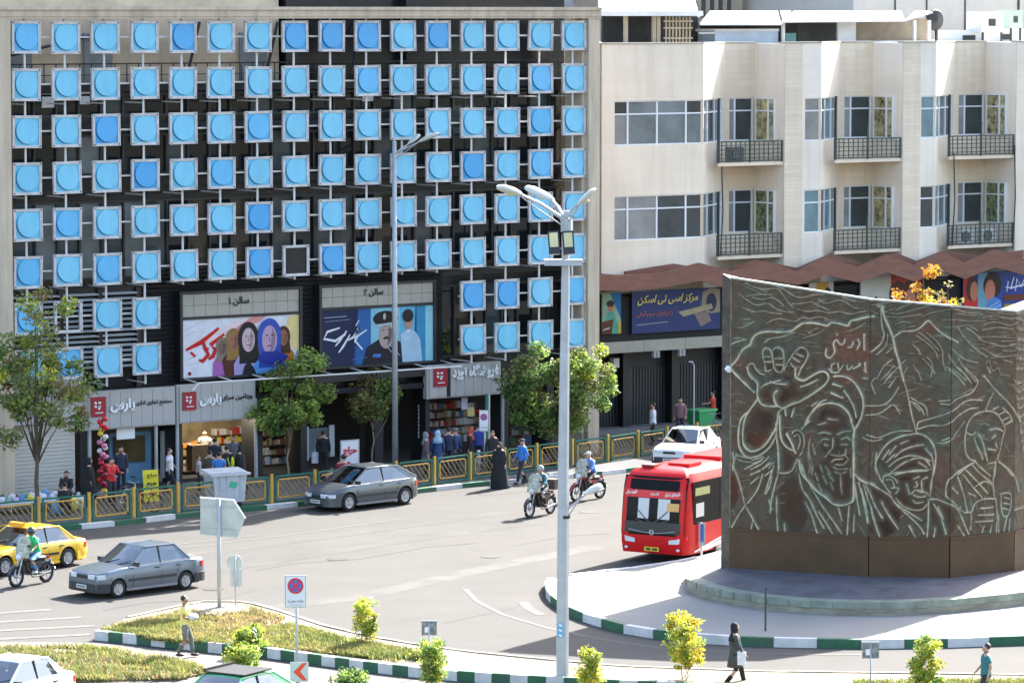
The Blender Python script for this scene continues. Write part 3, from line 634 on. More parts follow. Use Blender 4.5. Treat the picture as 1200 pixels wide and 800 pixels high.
def wallseg(a,b,mt,wins=(),z0=ZBOT,z1=None,th=.35):
    """vertical wall from plan point a to b; wins: (s0,s1,z0,z1) openings"""
    z1=z1 or ZT; A_=Vector((*a,0)); d=Vector((b[0]-a[0],b[1]-a[1],0)); L=d.length; ang=math.atan2(d.y,d.x)
    M=Matrix.Translation(A_)@Matrix.Rotation(ang,4,'Z'); m=MB()
    zs=sorted({z0,z1,*[w[2] for w in wins],*[w[3] for w in wins]})
    for i in range(len(zs)-1):
        zm=(zs[i]+zs[i+1])/2; cuts=[(w[0],w[1]) for w in wins if w[2]<zm<w[3]]; s=0
        for c in sorted(cuts):
            if c[0]>s+.001: m.box(s,c[0],0,th,zs[i],zs[i+1],0,M)
            s=c[1]
        if s<L-.001: m.box(s,L,0,th,zs[i],zs[i+1],0,M)
    B('wall',m,mt); return M,L
alu=mat('window_aluminium',(.74,.76,.77),.4,var=.05); gA=[glass('office_glass_blue',(.19,.22,.225),.08),glass('office_glass_dark',(.06,.07,.07),.05),glass('office_glass_teal',(.17,.27,.29),.1),glass('office_glass_grey',(.27,.27,.26),.12)]
gold=mat('glass_gold_reflection_paint',(.42,.37,.20),.15,var=.7,scale=3.5); leafg=mat('glass_green_reflection_paint',(.22,.26,.14),.15,var=.8,scale=5)  # window reflections painted in as noisy gold and green base colour
def window(M,s0,s1,z0,z1,cols,pick,trans=.3,parent=None):
    """cols = relative widths"""
    tot=sum(cols); f=MB(); t=.05; zt_=z1-(z1-z0)*trans
    f.box(s0-.005,s0+.045,.05,.17,z0,z1,0,M).box(s1-.045,s1+.005,.05,.17,z0,z1,0,M).box(s0,s1,.06,.16,z0,z0+t,0,M).box(s0,s1,.06,.16,z1-t,z1,0,M).box(s0,s1,.065,.155,zt_-.03,zt_+.03,0,M)
    x=s0; fr_=B('window',f,alu)
    edges=[s0]
    for c in cols: x+=c/tot*(s1-s0); edges.append(x)
    g=MB()
    for i,e in enumerate(edges):
        wd=.04 if 0<i<len(cols) else .035; g.box(max(s0,e-wd),min(s1,e+wd),.055,.165,z0,z1,0,M)
    part('mullion',g,alu,fr_,False) if False else None
    for i,e in list(enumerate(edges))[1:-1]: part('mullion',MB().box(max(s0,e-.04),min(s1,e+.04),.055,.165,z0+.004,z1-.004,0,M),alu,fr_,False)
    for i in range(len(cols)):
        for (a,b_,r) in ((z0+t,zt_-.03,0),(zt_+.03,z1-t,1)):
            part('pane',MB().box(edges[i]+.04,edges[i+1]-.04,.10,.13,a,b_,0,M),pick(i,r),fr_,False)
    return fr_
X=lambda px,Y=YB: XB(px,Y)
def bay(pxs, first, k):
    """pxs: front start, window start, slant start, slant end(back), back end, return end -> plan in metres"""
    xf0=X(pxs[0]); xw=X(pxs[1]); xs=X(pxs[2]); xb0=X(pxs[3],YR); xb1=X(pxs[4],YR); xr_=xb1
    wins=[(xw-xf0,xs-xf0,*f2),(xw-xf0,xs-xf0,*f1)]
    M,L=wallseg((xf0,YB),(xs,YB),smooth if k==0 else pale,wins)
    n=4 if first else 1
    cols=[.95,2,2,1.15] if first else [1]
    gl1=lambda i,r: gA[(i*2+r*1+k)%4 if not first else [0,3,0,3][i]]
    window(M,xw-xf0,L,*f1,cols,lambda i,r:gA[[3,0,0,0][i%4] if r==0 else [1,0,0,1][i%4]] if first else gA[[0,3,2][k]])
    window(M,xw-xf0,L,*f2,cols,lambda i,r:gA[[3,3,1,1][i%4] if r==0 else [3,3,1,1][i%4]] if first else gA[[0,2,1][k]])
    # slanted wall
    S=math.hypot(xb0-xs,YR-YB)
    M,L=wallseg((xs,YB),(xb0,YR),smooth,[(.05,S-.35,*f2),(.05,S-.35,*f1)])
    for ff in (f1,f2): window(M,.05,S-.35,*ff,[1,1.3,1.3],lambda i,r:gA[(i+k)%3])
    # back wall with balcony doors
    D=xb1-xb0; dz=ZB(192)-f1[0]
    M,L=wallseg((xb0,YR),(xb1,YR),rose,[(.25,D-.08,f2[0]+.0,f2[1]),(.25,D-.08,f1[0]+.0,f1[1])])
    for ff,q in ((f1,0),(f2,1)): window(M,.25,D-.08,ff[0]+.0,ff[1],[.5,1.4],lambda i,r:[gA[3],gA[1]][i])
    # return wall facing left
    M,L=wallseg((xb1,YR),(xb1,YB),pale,[],th=.01)
    for ff,q in ((f1,0),(f2,1)): window(M@Matrix.Translation((0,-.17,0)),.15,1.45,ff[0]+.0,ff[1],[1.6,.8],lambda i,r:[gold,[leafg,gold,leafg][k]][q] if not(k==1 and q==1) else gold)
    B('wall',MB().box(xb1+.012,xb1+.3,YB+.01,YR,ZBOT,ZT),smooth)
    # balcony slabs and railings
    for ff in (f1,f2):
        zf=ff[0]-.85
        b=MB(); b.prism([(xs+.85,YB+.06),(xb1-.012,YB+.06),(xb1-.012,YR-.01),(xb0+.1,YR-.01)],zf-.14,zf); B('balcony_slab',b,rose)
        x0=xs+.8; x1=xb1-.05; h_=.92
        r=B('balcony_railing',MB().box(x0,x1,YB+.04,YB+.08,zf+h_-.05,zf+h_).box(x0,x1,YB+.04,YB+.08,zf+.04,zf+.09).box(x0,x0+.06,YB+.03,YB+.09,zf,zf+h_).box(x1-.06,x1,YB+.03,YB+.09,zf,zf+h_).box((x0+x1)/2-.04,(x0+x1)/2+.04,YB+.03,YB+.09,zf,zf+h_+.6),rail)
        b=MB(); nn=14
        for i in range(1,nn): xx=x0+(x1-x0)*i/nn; b.box(xx-.018,xx+.018,YB+.045,YB+.075,zf+.05,zf+h_-.03)
        for j in range(1,5): zz=zf+h_*j/5; b.box(x0,x1,YB+.046,YB+.074,zz-.016,zz+.016)
        stuff(part('railing_grid',b,rail,r,False))
        B('balcony_post',MB().box(xs+.92,xs+1.0,YB+.12,YB+.2,zf,ff[1]+.05),black)
    return xb1
rail=mat('railing_green_black',(.03,.05,.042),.45,var=.15)
e1=bay((705,720,824,849,884),True,0)
xa2=X(940); M,L=wallseg((e1+.001,YB),(xa2,YB),band)
e2=bay((940,943,962,984,1022),False,1)
wallseg((e2+.001,YB),(X(1078),YB),band)
e3=bay((1078,1079,1096,1118,1154),False,2)
wallseg((e3+.001,YB),(X(1700),YB),smooth)
B('wall',MB().box(X(700),X(1700),YR+.4,YR+14,ZBOT,ZT-.15),beige_wall)
B('roof',MB().box(X(705),X(1700),YR+.36,YR+14.1,ZT-.14,ZT-.02),mat('roof_white',(.62,.62,.60),.8,var=.1))
# soffits over the recesses and coping
cop=mat('coping',(.45,.40,.33),.8,var=.15,grime=.3)
m=MB()
for a,b_ in ((X(700),X(824)),(e1,X(962)),(e2,X(1096)),(e3,X(1250))): B('coping',MB().box(a,b_,YB-.03,YB+.37,ZT,ZT+.07),cop)
for xs_,xb0_,xb1_ in ((X(824),X(849,YR),e1),(X(962),X(984,YR),e2),(X(1096),X(1118,YR),e3)): B('coping',MB().prism([(xs_,YB),(xb0_,YR-.03),(xb1_,YR-.03),(xb1_,YR+.35),(xb0_-.15,YR+.35),(xs_-.2,YB+.35)],ZT,ZT+.06),cop)
# cables and pipes on the walls
for px,a,b_ in ((845,195,300),(1117,180,288),(1188,170,292)):
    x=X(px); B('cable',MB().tube([(x,YB-.04,ZB(a,px)),(x+.08,YB-.04,ZB((a+b_)/2,px)),(x-.05,YB-.04,ZB(b_,px))],.03,5),black)
# ------------------------------------------------------------------ zigzag canopy
brown=mat('canopy_brown',(.18,.068,.042),.55,var=.22,scale=2,stretch=(.6,.6,3),grime=.15); gravel=mat('canopy_gravel',(.30,.28,.26),.9,var=.2,scale=4)
YF=126.9; YK=128.6
def cz(px,py,Y): return YP(px,py,Y)
front=[(700,340,318),(733,341,322),(776,336,316),(820,328,307),(858,337,318),(897,326,307),(933,334,314),(970,320,300),(1004,331,312),(1040,319,298),(1070,329,309),(1104,315,295),(1134,325,306),(1166,311,292),(1200,322,303),(1235,311,292)]
front=[(700,340,322),(733,341,322),(776,337,320),(820,329,308),(858,339,318),(897,327,306),(935,334,318),(968,322,302),(1006,331,313),(1040,319,298),(1072,330,311),(1104,317,295),(1131,327,308),(1166,313,292),(1200,322,303),(1235,311,292)]
Fp=[]
for px,pb,pt in front:
    x,zb=YP(px,pb,YF); _,z2=YP(px,pt,YF); Fp.append((x,zb,z2))
canopy=B('canopy',MB().box(Fp[0][0],Fp[-1][0],YB-.15,YB+.2,6.02,6.08),soffit)
for i in range(len(Fp)-1):
    (xa_,za,zb_),(xc,zc,zd)=Fp[i],Fp[i+1]
    m=MB(); m.xprism([(xa_,za),(xc,zc),(xc,zd),(xa_,zb_)],YF,YF+.14); part('fascia_board',m,brown,canopy,False)
    m=MB(); m.face([(xa_,YF+.1,zb_-.06),(xc,YF+.1,zd-.06),(xc,YB,max(zd,zb_)-.75),(xa_,YB,max(zd,zb_)-.75)]); m.face([(xa_,YF+.1,zb_-.1),(xa_,YB,max(zd,zb_)-.79),(xc,YB,max(zd,zb_)-.79),(xc,YF+.1,zd-.1)]); part('canopy_slope',m,gravel,canopy,False)
back=[(733,318,322),(790,309,315),(848,318,324),(885,304,310),(935,314,320),(975,297,303),(1012,309,314),(1050,296,302),(1075,306,312),(1108,293,299),(1150,300,306),(1200,293,299)]
for i in range(0,len(back)-1):
    a,b_=back[i],back[i+1]; xa_,za=YP(a[0],a[1],YK); xc,zc=YP(b_[0],b_[1],YK); part('ridge_board',MB().xprism([(xa_,za-.34),(xc,zc-.34),(xc,zc),(xa_,za)],YK,YK+.1),brown,canopy,False)
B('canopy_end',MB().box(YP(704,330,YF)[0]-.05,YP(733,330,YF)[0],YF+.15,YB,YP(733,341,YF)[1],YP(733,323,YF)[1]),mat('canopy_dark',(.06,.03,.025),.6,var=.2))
# shopfront under the canopy
YP_=128.4
xL=XB(704,128.4); xR=XB(1260,128.4)
B('shopfront_beam',MB().box(xL,xR,YP_+.1,YP_+.5,YP(760,398,YP_)[1],6.0),soffit)
lz1=YP(780,397,YP_)[1]; lz0=YP(780,410,YP_)[1]
n=12; x0=XB(704,YP_,400); x1=XB(1250,YP_,400); w_=(x1-x0)/n
for i in range(n): B('lintel_slab',MB().box(x0+w_*i+.01,x0+w_*(i+1)-.01,YP_-.05,YP_+.12,lz0,lz1),mat('lintel_stone',(.34,.32,.25),.7,var=.12))
text('lettering','سینما سپیده',blackink,XB(818,YP_,400),XB(838,YP_,400),YP_-.07,lz0+.18,bB,bold=.0) if False else None
B('shopfront_wall',MB().box(xL,xR,130.4,130.7,.14,6.0),mat('shopfront_dark',(.016,.019,.02),.5,var=.4,scale=.8))
fold=mat('folding_shutter',(.024,.028,.03),.4,var=.2)
me=MB().box(-.055,.055,-.03,.03,0,2.5).mesh('shutter_slat',fold)
for i in range(70): obj('shutter_slat',me,bB,True,(xL+.4+.16*i,130.33,.3))
for px in (733,790,850): x=XB(px,130,450); B('pier',MB().box(x-.2,x+.2,129.9,130.3,.14,5),black)
B('step',MB().box(xL,xR,129.4,130.3,.1,.38),mat('step_stone',(.16,.16,.16),.7,var=.15))
x=XB(726,129.5,430); B('wall_lamp',MB().box(x,x+.3,129.9,130.2,2.9,3.3),white_m)
for px in (769,799): x=XB(px,128.3,412); B('floodlight',MB().box(x-.16,x-.02,128.25,128.4,lz0-.28,lz0-.02).box(x+.02,x+.16,128.25,128.4,lz0-.28,lz0-.02).box(x-.16,x+.16,128.3,128.36,lz0-.04,lz0),mat('lamp_grey',(.3,.3,.3)))
def prect(a,b_,c,d,Y=YP_-.02): return (XB(a,Y,(c+d)/2),XB(b_,Y,(c+d)/2),YP((a+b_)/2,d,Y)[1],YP((a+b_)/2,c,Y)[1])
nv=(.17,.24,.45)
yl=(.8,.7,.3)
sh=[('p',[(.78,.5),(.8,.9),(.9,1),(1,.95),(1,.4),(.9,.38)],(.62,.58,.5)),('e',.9,.65,.16,.22,(.13,.17,.33)),('p',[(.52,.46),(.58,.34),(.92,.5),(.9,.62)],(.72,.66,.52)),('p',[(.7,.4),(.78,.08),(.9,.2),(.86,.44)],(.58,.5,.46)),
 ('s',[(.02,.42),(.45,.48)],.05,(.42,.27,.35)),('s',[(.05,.2),(.4,.24)],.04,(.6,.62,.66))]
pb=poster('advert_board',prect(740,843,339,388),YP_-.06,nv,sh,bB,label='navy advertising board with yellow script and a pale scanner')
r=prect(740,843,339,388); text('lettering','مرکز اسی تی اسکن',mat('yellow_ink',(.62,.5,.14),.5,var=0),r[0]+.25,r[0]+(r[1]-r[0])*.74,YP_-.09,r[2]+(r[3]-r[2])*.66,pb,h=.42,world=False,bold=.02,shear=.3)
text('lettering','رادیولوژی سونوگرافی',mat('mauve_ink',(.33,.12,.16),.5,var=0),r[0]+.2,r[0]+(r[1]-r[0])*.45,YP_-.09,r[2]+(r[3]-r[2])*.38,pb,h=.26,world=False,bold=.01)
sh=[('p',[(.4,1),(1,.35),(1,1)],(.08,.45,.7)),('e',.45,.65,.11,.12,(.8,.55,.4)),('e',.43,.74,.12,.08,(.12,.1,.1)),('p',[(.1,.3),(.3,.55),(.6,.55),(.85,.2),(.8,0),(.1,0)],(.35,.7,.6)),('p',[(0,.3),(.6,.36),(.5,.0),(0,.0)],(.4,.2,.12)),('s',[(.05,.1),(.4,.15)],.05,(.9,.9,.85)),('p',[(.85,.25),(1,.3),(1,0),(.85,0)],(.85,.75,.3))]
poster('advert_board',prect(705,727,343,391),YP_-.06,(.62,.75,.62),sh,bB,label='green and blue poster of a seated figure')
sh=[('e',.15,.2,.1,.3,(.1,.1,.12)),('e',.25,.4,.07,.12,(.2,.15,.15)),('p',[(.2,0),(.22,.35),(.3,.35),(.33,0)],(.3,.2,.35)),('p',[(.33,.1),(.34,.35),(.42,.35),(.44,.08)],(.75,.2,.25)),('p',[(.5,0),(.5,1),(1,1),(1,0)],(.72,.2,.14)),('e',.62,.55,.28,.3,(.3,.1,.09)),('e',.62,.45,.15,.22,(.75,.45,.35)),('e',.82,.5,.28,.36,(.25,.12,.1)),('e',.82,.4,.17,.25,(.8,.5,.4)),('e',.62,.08,.3,.2,(.35,.15,.2))]
poster('film_poster',prect(1008,1078,322,372),YP_-.06,(.8,.8,.76),sh,bB,label='pale and red film poster half hidden by the bronze wall')
sh=[('p',[(0,0),(0,1),(.14,1),(.22,0)],(.78,.1,.08)),('p',[(.0,.0),(.05,.4),(.22,.5),(.3,.2),(.2,0)],(.85,.15,.1)),('e',.12,.62,.2,.3,(.25,.13,.1)),('e',.15,.55,.13,.24,(.78,.5,.35)),('p',[(.2,0),(.2,1),(.34,1),(.34,0)],(.45,.65,.75)),('e',.4,.68,.3,.32,(.12,.07,.06)),('e',.37,.55,.17,.26,(.82,.5,.42)),('p',[(.3,0),(.34,.3),(.42,.4),(.52,.3),(.56,0)],(.3,.55,.85)),('s',[(.33,.1),(.5,.28)],.03,(.75,.85,.95)),('s',[(.38,.05),(.52,.2)],.03,(.75,.85,.95)),('p',[(0,0),(.02,.12),(.2,.15),(.26,.02)],(.95,.6,.15)),
 ('p',[(.56,.28),(.56,.42),(1,.42),(1,.28)],(.45,.2,.12)),('p',[(.56,.0),(.56,.2),(1,.2),(1,.0)],(.6,.55,.2)),
 ('s',[(.6,.5),(.62,.75),(.66,.6),(.7,.85)],.05,(.92,.95,1)),('s',[(.72,.5),(.74,.8),(.8,.6),(.86,.85),(.9,.55)],.05,(.92,.95,1)),('s',[(.58,.62),(.66,.58),(.76,.62),(.9,.66),(.98,.75)],.04,(.92,.95,1))]
poster('film_poster',prect(1128,1212,318,366),YP_-.06,(.12,.25,.6),sh,bB,label='blue film poster of a couple facing each other')
poster('film_poster',prect(948,976,331,360),YP_-.06,(.8,.78,.72),[('p',[(.2,.3),(.3,1),(.8,1),(.75,.3)],(.8,.6,.2)),('e',.75,.5,.2,.3,(.1,.08,.1))],bB,label='small pale poster with a yellow block')
# ------------------------------------------------------------------ air conditioners on the balconies
acw=mat('ac_white',(.60,.60,.58),.5,var=.08,grime=.15); fanb=mat('fan_dark',(.02,.022,.025),.6,var=.1)
def ac(x,y,z,label,s=1,dark=False,group='air conditioner units on the balconies'):
    t=thing('air_conditioner',label,'air conditioner',(x,y,z),0,group)
    part('casing',MB().box(-.45*s,.45*s,-.15,.18,0,.75*s),mat('ac_dark',(.12,.12,.12),.5) if dark else acw,t,False)
    b=MB(); b.lathe([(.27*s,-.03),(.27*s,0)],(-.08*s,-.155,.37*s),18,axis='Y'); part('fan_opening',b,fanb,t,False)
    b=MB()
    for k in range(5): a=k*math.pi*2/5; b.cbox((-.08*s+.12*s*math.cos(a),-.19,.37*s+.12*s*math.sin(a)),(.2*s,.01,.05),0,ry=-a)
    b.lathe([(.06*s,-.05),(.06*s,0)],(-.08*s,-.17,.37*s),10,axis='Y'); part('fan_blades',b,mat('fan_grey',(.18,.18,.18)),t,False)
    b=MB()
    for k in range(4): b.tube([(-.08*s+(.06+.06*k)*s*math.cos(a),-.2,.37*s+(.06+.06*k)*s*math.sin(a)) for a in [2*math.pi*q/14 for q in range(15)]],.006,4)
    part('fan_grille',b,acw,t,False)
    return t
ac(XB(861,129.6),129.6,f1[0]-.84,'grey fan unit behind the upper left balcony railing',.85,True)
ac(XB(1131,129.5),129.5,f2[0]-.84,'left white fan unit on the lower right balcony',.95)
ac(XB(1157,129.5),129.5,f2[0]-.84,'right white fan unit on the lower right balcony',.95)
# ================================================================== rooftop things
def RX(px,Y): return YP(px,40,Y)[0]
def RZ(py,Y,px=900): return YP(px,py,Y)[1]
tin=mat('tin_blue_grey',(.42,.50,.58),.5,.2,var=.12,scale=2); whitesheet=mat('white_sheet',(.68,.68,.66),.6,var=.08,grime=.15); shade=mat('dark_net',(.05,.048,.045),.9,var=.3); tan=mat('tan_post',(.42,.33,.22),.6,var=.15)
Y1=133
s1=thing('rooftop_shed','blue roofed shed with posts and lattice on the left roof edge','shed',(RX(760,Y1),Y1,ZT))
def S(t,name,a,b_,c,d,Y,mt,dp=.1,n=None): return part(name,MB().box(RX(a,Y),RX(b_,Y),Y,Y+dp,RZ(d,Y,(a+b_)/2),RZ(c,Y,(a+b_)/2)),mt,t)
S(s1,'back_wall',706,818,12,54,Y1+1.2,shade)
m=MB(); xa_,xc=RX(700,Y1-.6),RX(818,Y1-.6); m.face([(xa_,Y1-.7,RZ(16,Y1-.7)),(xc,Y1-.7,RZ(19,Y1-.7)),(RX(812,Y1+3),Y1+3,18.6),(RX(702,Y1+3),Y1+3,18.9)]); m.face([(xa_,Y1-.7,RZ(16,Y1-.7)-.05),(RX(702,Y1+3),Y1+3,18.85),(RX(812,Y1+3),Y1+3,18.55),(xc,Y1-.7,RZ(19,Y1-.7)-.05)]); part('roof',m,tin,s1)
S(s1,'eaves_beam',703,824,13,19,Y1-.75,whitesheet,.15)
for a in (732,765,770): S(s1,'post',a,a+4,19,54,Y1-.3,tan)
for a in range(0,8): S(s1,'lattice_bar',780+4*a,781.6+4*a,19,54,Y1-.2,tan,.04)
for a in (24,32,44): S(s1,'lattice_rail',778,812,a,a+2,Y1-.26,tan,.04)
s2=thing('rooftop_awning','white sheet roofed lean-to along the roof with dark openings','shed',(RX(950,Y1),Y1,ZT))
m=MB()
prof=[(820,28,26),(915,28,23),(918,25,22),(1060,24,13),(1093,14,12)]
xs_=[RX(p[0],Y1-1) for p in prof]; zf=[RZ(p[1],Y1-1,p[0]) for p in prof]
for i in range(len(prof)-1):
    m.face([(xs_[i],Y1-1,zf[i]),(xs_[i+1],Y1-1,zf[i+1]),(RX(prof[i+1][0]-4,Y1+3.5),Y1+3.5,17.85),(RX(prof[i][0]+12,Y1+3.5),Y1+3.5,17.85)])
    m.face([(xs_[i],Y1-1,zf[i]-.07),(xs_[i],Y1-1,zf[i]),(xs_[i+1],Y1-1,zf[i+1]),(xs_[i+1],Y1-1,zf[i+1]-.07)])
part('awning_sheet',m,whitesheet,s2)
S(s2,'back_wall',820,935,27,54,Y1+1.2,shade); S(s2,'back_wall',935,982,24,54,Y1+1.3,mat('grey_net',(.09,.09,.085),.9,var=.2)); S(s2,'back_wall',1000,1090,22,54,Y1+1.2,mat('tan_wall',(.30,.25,.19),.8,var=.2))
S(s2,'curtain',982,1003,26,54,Y1,whitesheet); 
for a in (917,1071,1088): S(s2,'post',a,a+3,24,54,Y1-.4,whitesheet)
S(s2,'shutter',921,933,39,54,Y1+.6,mat('teal_box',(.2,.4,.38)))
S(s2,'rail',820,838,38,40,Y1-.3,whitesheet); S(s2,'rail',1003,1090,48,51,Y1-.3,whitesheet)
t=thing('water_tank','pale blue sheet metal tank under the white rooftop awning','tank',(RX(875,Y1-.2),Y1-.2,ZT)); S(t,'tank_body',838,912,37,54,Y1-.2,tin,1.2); S(t,'tank_rim',837,913,34,37,Y1-.25,whitesheet,1.3); 
t=thing('dish_antenna','dark round backed rooftop unit on the right end of the awning','antenna',(RX(1098,Y1),Y1,ZT)); part('antenna_dish',MB().lathe([(.05,0),(.45,.12),(.5,.2)],(RX(1099,Y1),Y1,RZ(24,Y1)),16,axis='Y'),fanb,t); S(t,'antenna_pole',1097,1099,26,52,Y1+.1,black)
for i,(a,b_,c,d,l) in enumerate(((1150,1176,14,38,'white rooftop cooler box with a round vent'),(1112,1160,36,52,'low white rooftop duct on the roof edge'),(1183,1198,12,33,'green and white rooftop cooler at the right edge'),(1160,1200,34,52,'cluttered white rooftop cooler by the right edge'))):
    t=thing('rooftop_cooler',l,'cooler',(RX((a+b_)/2,Y1+i),Y1+i,ZT)); Yc=Y1+.5+.6*i
    S(t,'casing',a,b_,c,d,Yc,whitesheet if i!=2 else mat('cooler_green',(.35,.45,.35),.6),1.0); S(t,'vent',a+(b_-a)*.35,a+(b_-a)*.65,c+(d-c)*.35,c+(d-c)*.7,Yc-.04,fanb,.03); S(t,'cooler_leg',a+1,a+3,d,54,Yc+.1,black,.05); S(t,'cooler_leg',b_-3,b_-1,d,54,Yc+.1,black,.05)
# buildings beyond the roofs
def far(name,label,a,b_,ztop,Y,mt,wins=()):
    t=thing(name,label,'building',(YP((a+b_)/2,20,Y)[0],Y,0)); x0=YP(a,20,Y)[0]; x1=YP(b_,20,Y)[0]
    part('wall',MB().box(x0,x1,Y,Y+10,0,ztop),mt,t)
    for (p,q,r,s_) in wins:
        part('window',MB().box(YP(p,20,Y)[0],YP(q,20,Y)[0],Y-.06,Y+.02,YP(p,s_,Y)[1],YP(p,r,Y)[1]),gA[1],t)
    return t
far('far_building','beige rendered building glimpsed over the top left beam',-60,205,21,152,mat('far_beige',(.46,.38,.30),.9,var=.12),((235,240,0,12),(60,66,0,6)))
far('far_building','grey building with rooftop plant above the screen beam',205,500,20.5,156,mat('far_grey',(.30,.30,.31),.9,var=.25,scale=.5),((222,232,0,9),(270,300,0,9),(335,345,0,9)))
far('far_building','pale blue grey building beyond the beam near its right end',500,705,22,160,mat('far_blue',(.42,.45,.50),.9,var=.1))
far('far_building','tan building with tall barred windows behind the blue shed',700,870,22,158,mat('far_tan',(.38,.32,.25),.9,var=.15),((822,826,0,20),(832,836,0,20),(842,846,0,20),(852,856,0,20)))
far('far_building','pale rendered building beyond the white awning',870,1000,22.5,162,mat('far_pale',(.50,.48,.45),.9,var=.12),((905,930,2,10),(885,890,0,14)))
far('far_building','large white panelled building at the top right',1000,1290,24,150,mat('far_white',(.50,.48,.44),.85,var=.06),((1048,1049,0,50),(1085,1086,0,50),(1130,1131,0,50),(1192,1194,0,50)))
# town block behind, so that no gap opens between the roofs
far('far_building','long grey block closing the view far behind the roofs',-200,1400,26,190,mat('far_block',(.40,.37,.34),.9,var=.1,scale=.3))
# ================================================================== bronze relief wall on its round plinth
bz_edge = mat('bronze_edge',(.075,.06,.042),.6,var=.5,scale=2.5,bump=.8,bscale=8)
bronze_plain = mat('bronze_base', (.080,.043,.019), .5, .0, var=.25, scale=.8, spec=.3)
def gp(px,py): g=G(px,py,.8); return Vector((g.x,g.y))
K=[gp(855,664),gp(1018,675),gp(1112,676),gp(1187,668)]           # plan corners of the seen facets
K.append(K[3]+Vector((2.5,.8))); K.append(K[4]+Vector((1.2,1.6)))
KI=[K[0]+Vector((.62,.42))]+[k.lerp(Vector((82.5,94)),.13) for k in K[1:]]; K0b=K[0]+Vector((-.06,.34))
ztop=[HZ(K[0],325),HZ(K[1],350.5),HZ(K[2],358),HZ(K[3],364.5)]+[9.0,9.0]
zb=[HZ(K[0],620),HZ(K[1],630),HZ(K[2],632),HZ(K[3],624)]; zb=[sum(zb)/4]*6
mon = thing('bronze_relief_monument','tall dark bronze wall with patinated relief of a raised hand and portraits','monument',(K[1].x,K[1].y,.2))
M_=lambda n,mb,mt,**k: part(n,mb,mt,mon,**k)
for i in range(5):
    q=[K[i].lerp(KI[i],.06),K[i+1].lerp(KI[i+1],.06),KI[i+1],KI[i]]; M_('core',MB().prism([tuple(k) for k in q],.6,[ztop[i]-.05,ztop[i+1]-.05]*1+[ztop[i+1]-.05,ztop[i]-.05]),bronze_plain)
M_('core',MB().prism([tuple(K0b),tuple(K[0]),tuple(KI[0]),tuple(KI[0]+Vector((-.1,.2)))],.3,[ztop[0]+.1,ztop[0]-.04,ztop[0]-.04,ztop[0]-.04]),bz_edge)
for i in range(5):
    a,b=K[i],K[i+1]; d=(b-a).normalized(); q=Vector((d.y,-d.x))*.05; a2,b2=a+d*.006,b-d*.006
    M_('base_sheet',MB().prism([tuple(a2+q),tuple(b2+q),tuple(b2-q*.2),tuple(a2-q*.2)],.7,zb[0]),bronze_plain)
    M_('base_lip',MB().prism([tuple(a+q*1.8),tuple(b+q*1.8),tuple(b-q*.1),tuple(a-q*.1)],zb[0],zb[0]+.06),bronze_plain)
    M_('crown_lip',MB().prism([tuple(a+q),tuple(b+q),tuple(b-q*2),tuple(a-q*2)],[ztop[i]-.03,ztop[i+1]-.03,ztop[i+1]-.03,ztop[i]-.03],[ztop[i]+.02,ztop[i+1]+.02,ztop[i+1]+.02,ztop[i]+.02]),mat('patina_lip',(.42,.43,.36),.7,var=.2,scale=4))
# relief material: brown bronze, pale green where the 'patina' attribute of the high lines says so
bz=bpy.data.materials.new('relief_bronze'); bz.use_nodes=True; n=bz.node_tree; b=n.nodes['Principled BSDF']
at_=n.nodes.new('ShaderNodeAttribute'); at_.attribute_name='patina'; rd=n.nodes.new('ShaderNodeAttribute'); rd.attribute_name='rust'
g=n.nodes.new('ShaderNodeNewGeometry'); t1=n.nodes.new('ShaderNodeTexNoise'); t1.inputs['Scale'].default_value=1.1; t1.inputs['Detail'].default_value=8; n.links.new(g.outputs['Position'],t1.inputs[0])
t2=n.nodes.new('ShaderNodeTexNoise'); t2.inputs['Scale'].default_value=5; t2.inputs['Detail'].default_value=6; n.links.new(g.outputs['Position'],t2.inputs[0])
def ramp(inp,stops):
    r=n.nodes.new('ShaderNodeValToRGB'); r.color_ramp.elements[0].position=stops[0][0]; r.color_ramp.elements[0].color=(*stops[0][1],1); r.color_ramp.elements[1].position=stops[-1][0]; r.color_ramp.elements[1].color=(*stops[-1][1],1)
    for p,c in stops[1:-1]: e=r.color_ramp.elements.new(p); e.color=(*c,1)
    n.links.new(inp,r.inputs[0]); return r.outputs[0]
base=ramp(t1.outputs[0],[(.3,(.024,.011,.006)),(.47,(.056,.026,.013)),(.58,(.044,.030,.019)),(.74,(.070,.062,.042))])
def mix(f,a,c):
    m=n.nodes.new('ShaderNodeMix'); m.data_type='RGBA'
    if isinstance(f,float): m.inputs[0].default_value=f
    else: n.links.new(f,m.inputs[0])
    for s_,v in ((6,a),(7,c)):
        if isinstance(v,tuple): m.inputs[s_].default_value=(*v,1)
        else: n.links.new(v,m.inputs[s_])
    return m.outputs[2]
c1=mix(rd.outputs['Fac'],base,(.11,.022,.010))
mul=n.nodes.new('ShaderNodeMath'); mul.operation='MULTIPLY_ADD'; n.links.new(t2.outputs[0],mul.inputs[0]); mul.inputs[1].default_value=2.2; mul.inputs[2].default_value=-.12
mu2=n.nodes.new('ShaderNodeMath'); mu2.operation='MULTIPLY'; mu2.use_clamp=True; n.links.new(mul.outputs[0],mu2.inputs[0]); n.links.new(at_.outputs['Fac'],mu2.inputs[1])
pat=ramp(t1.outputs[0],[(.35,(.58,.50,.34)),(.55,(.42,.41,.29)),(.7,(.42,.46,.32))])
n.links.new(mix(mu2.outputs[0],c1,pat),b.inputs['Base Color'])
mr=n.nodes.new('ShaderNodeMapRange'); n.links.new(mu2.outputs[0],mr.inputs[0]); mr.inputs[3].default_value=.6; mr.inputs[4].default_value=.85; n.links.new(mr.outputs[0],b.inputs['Roughness'])
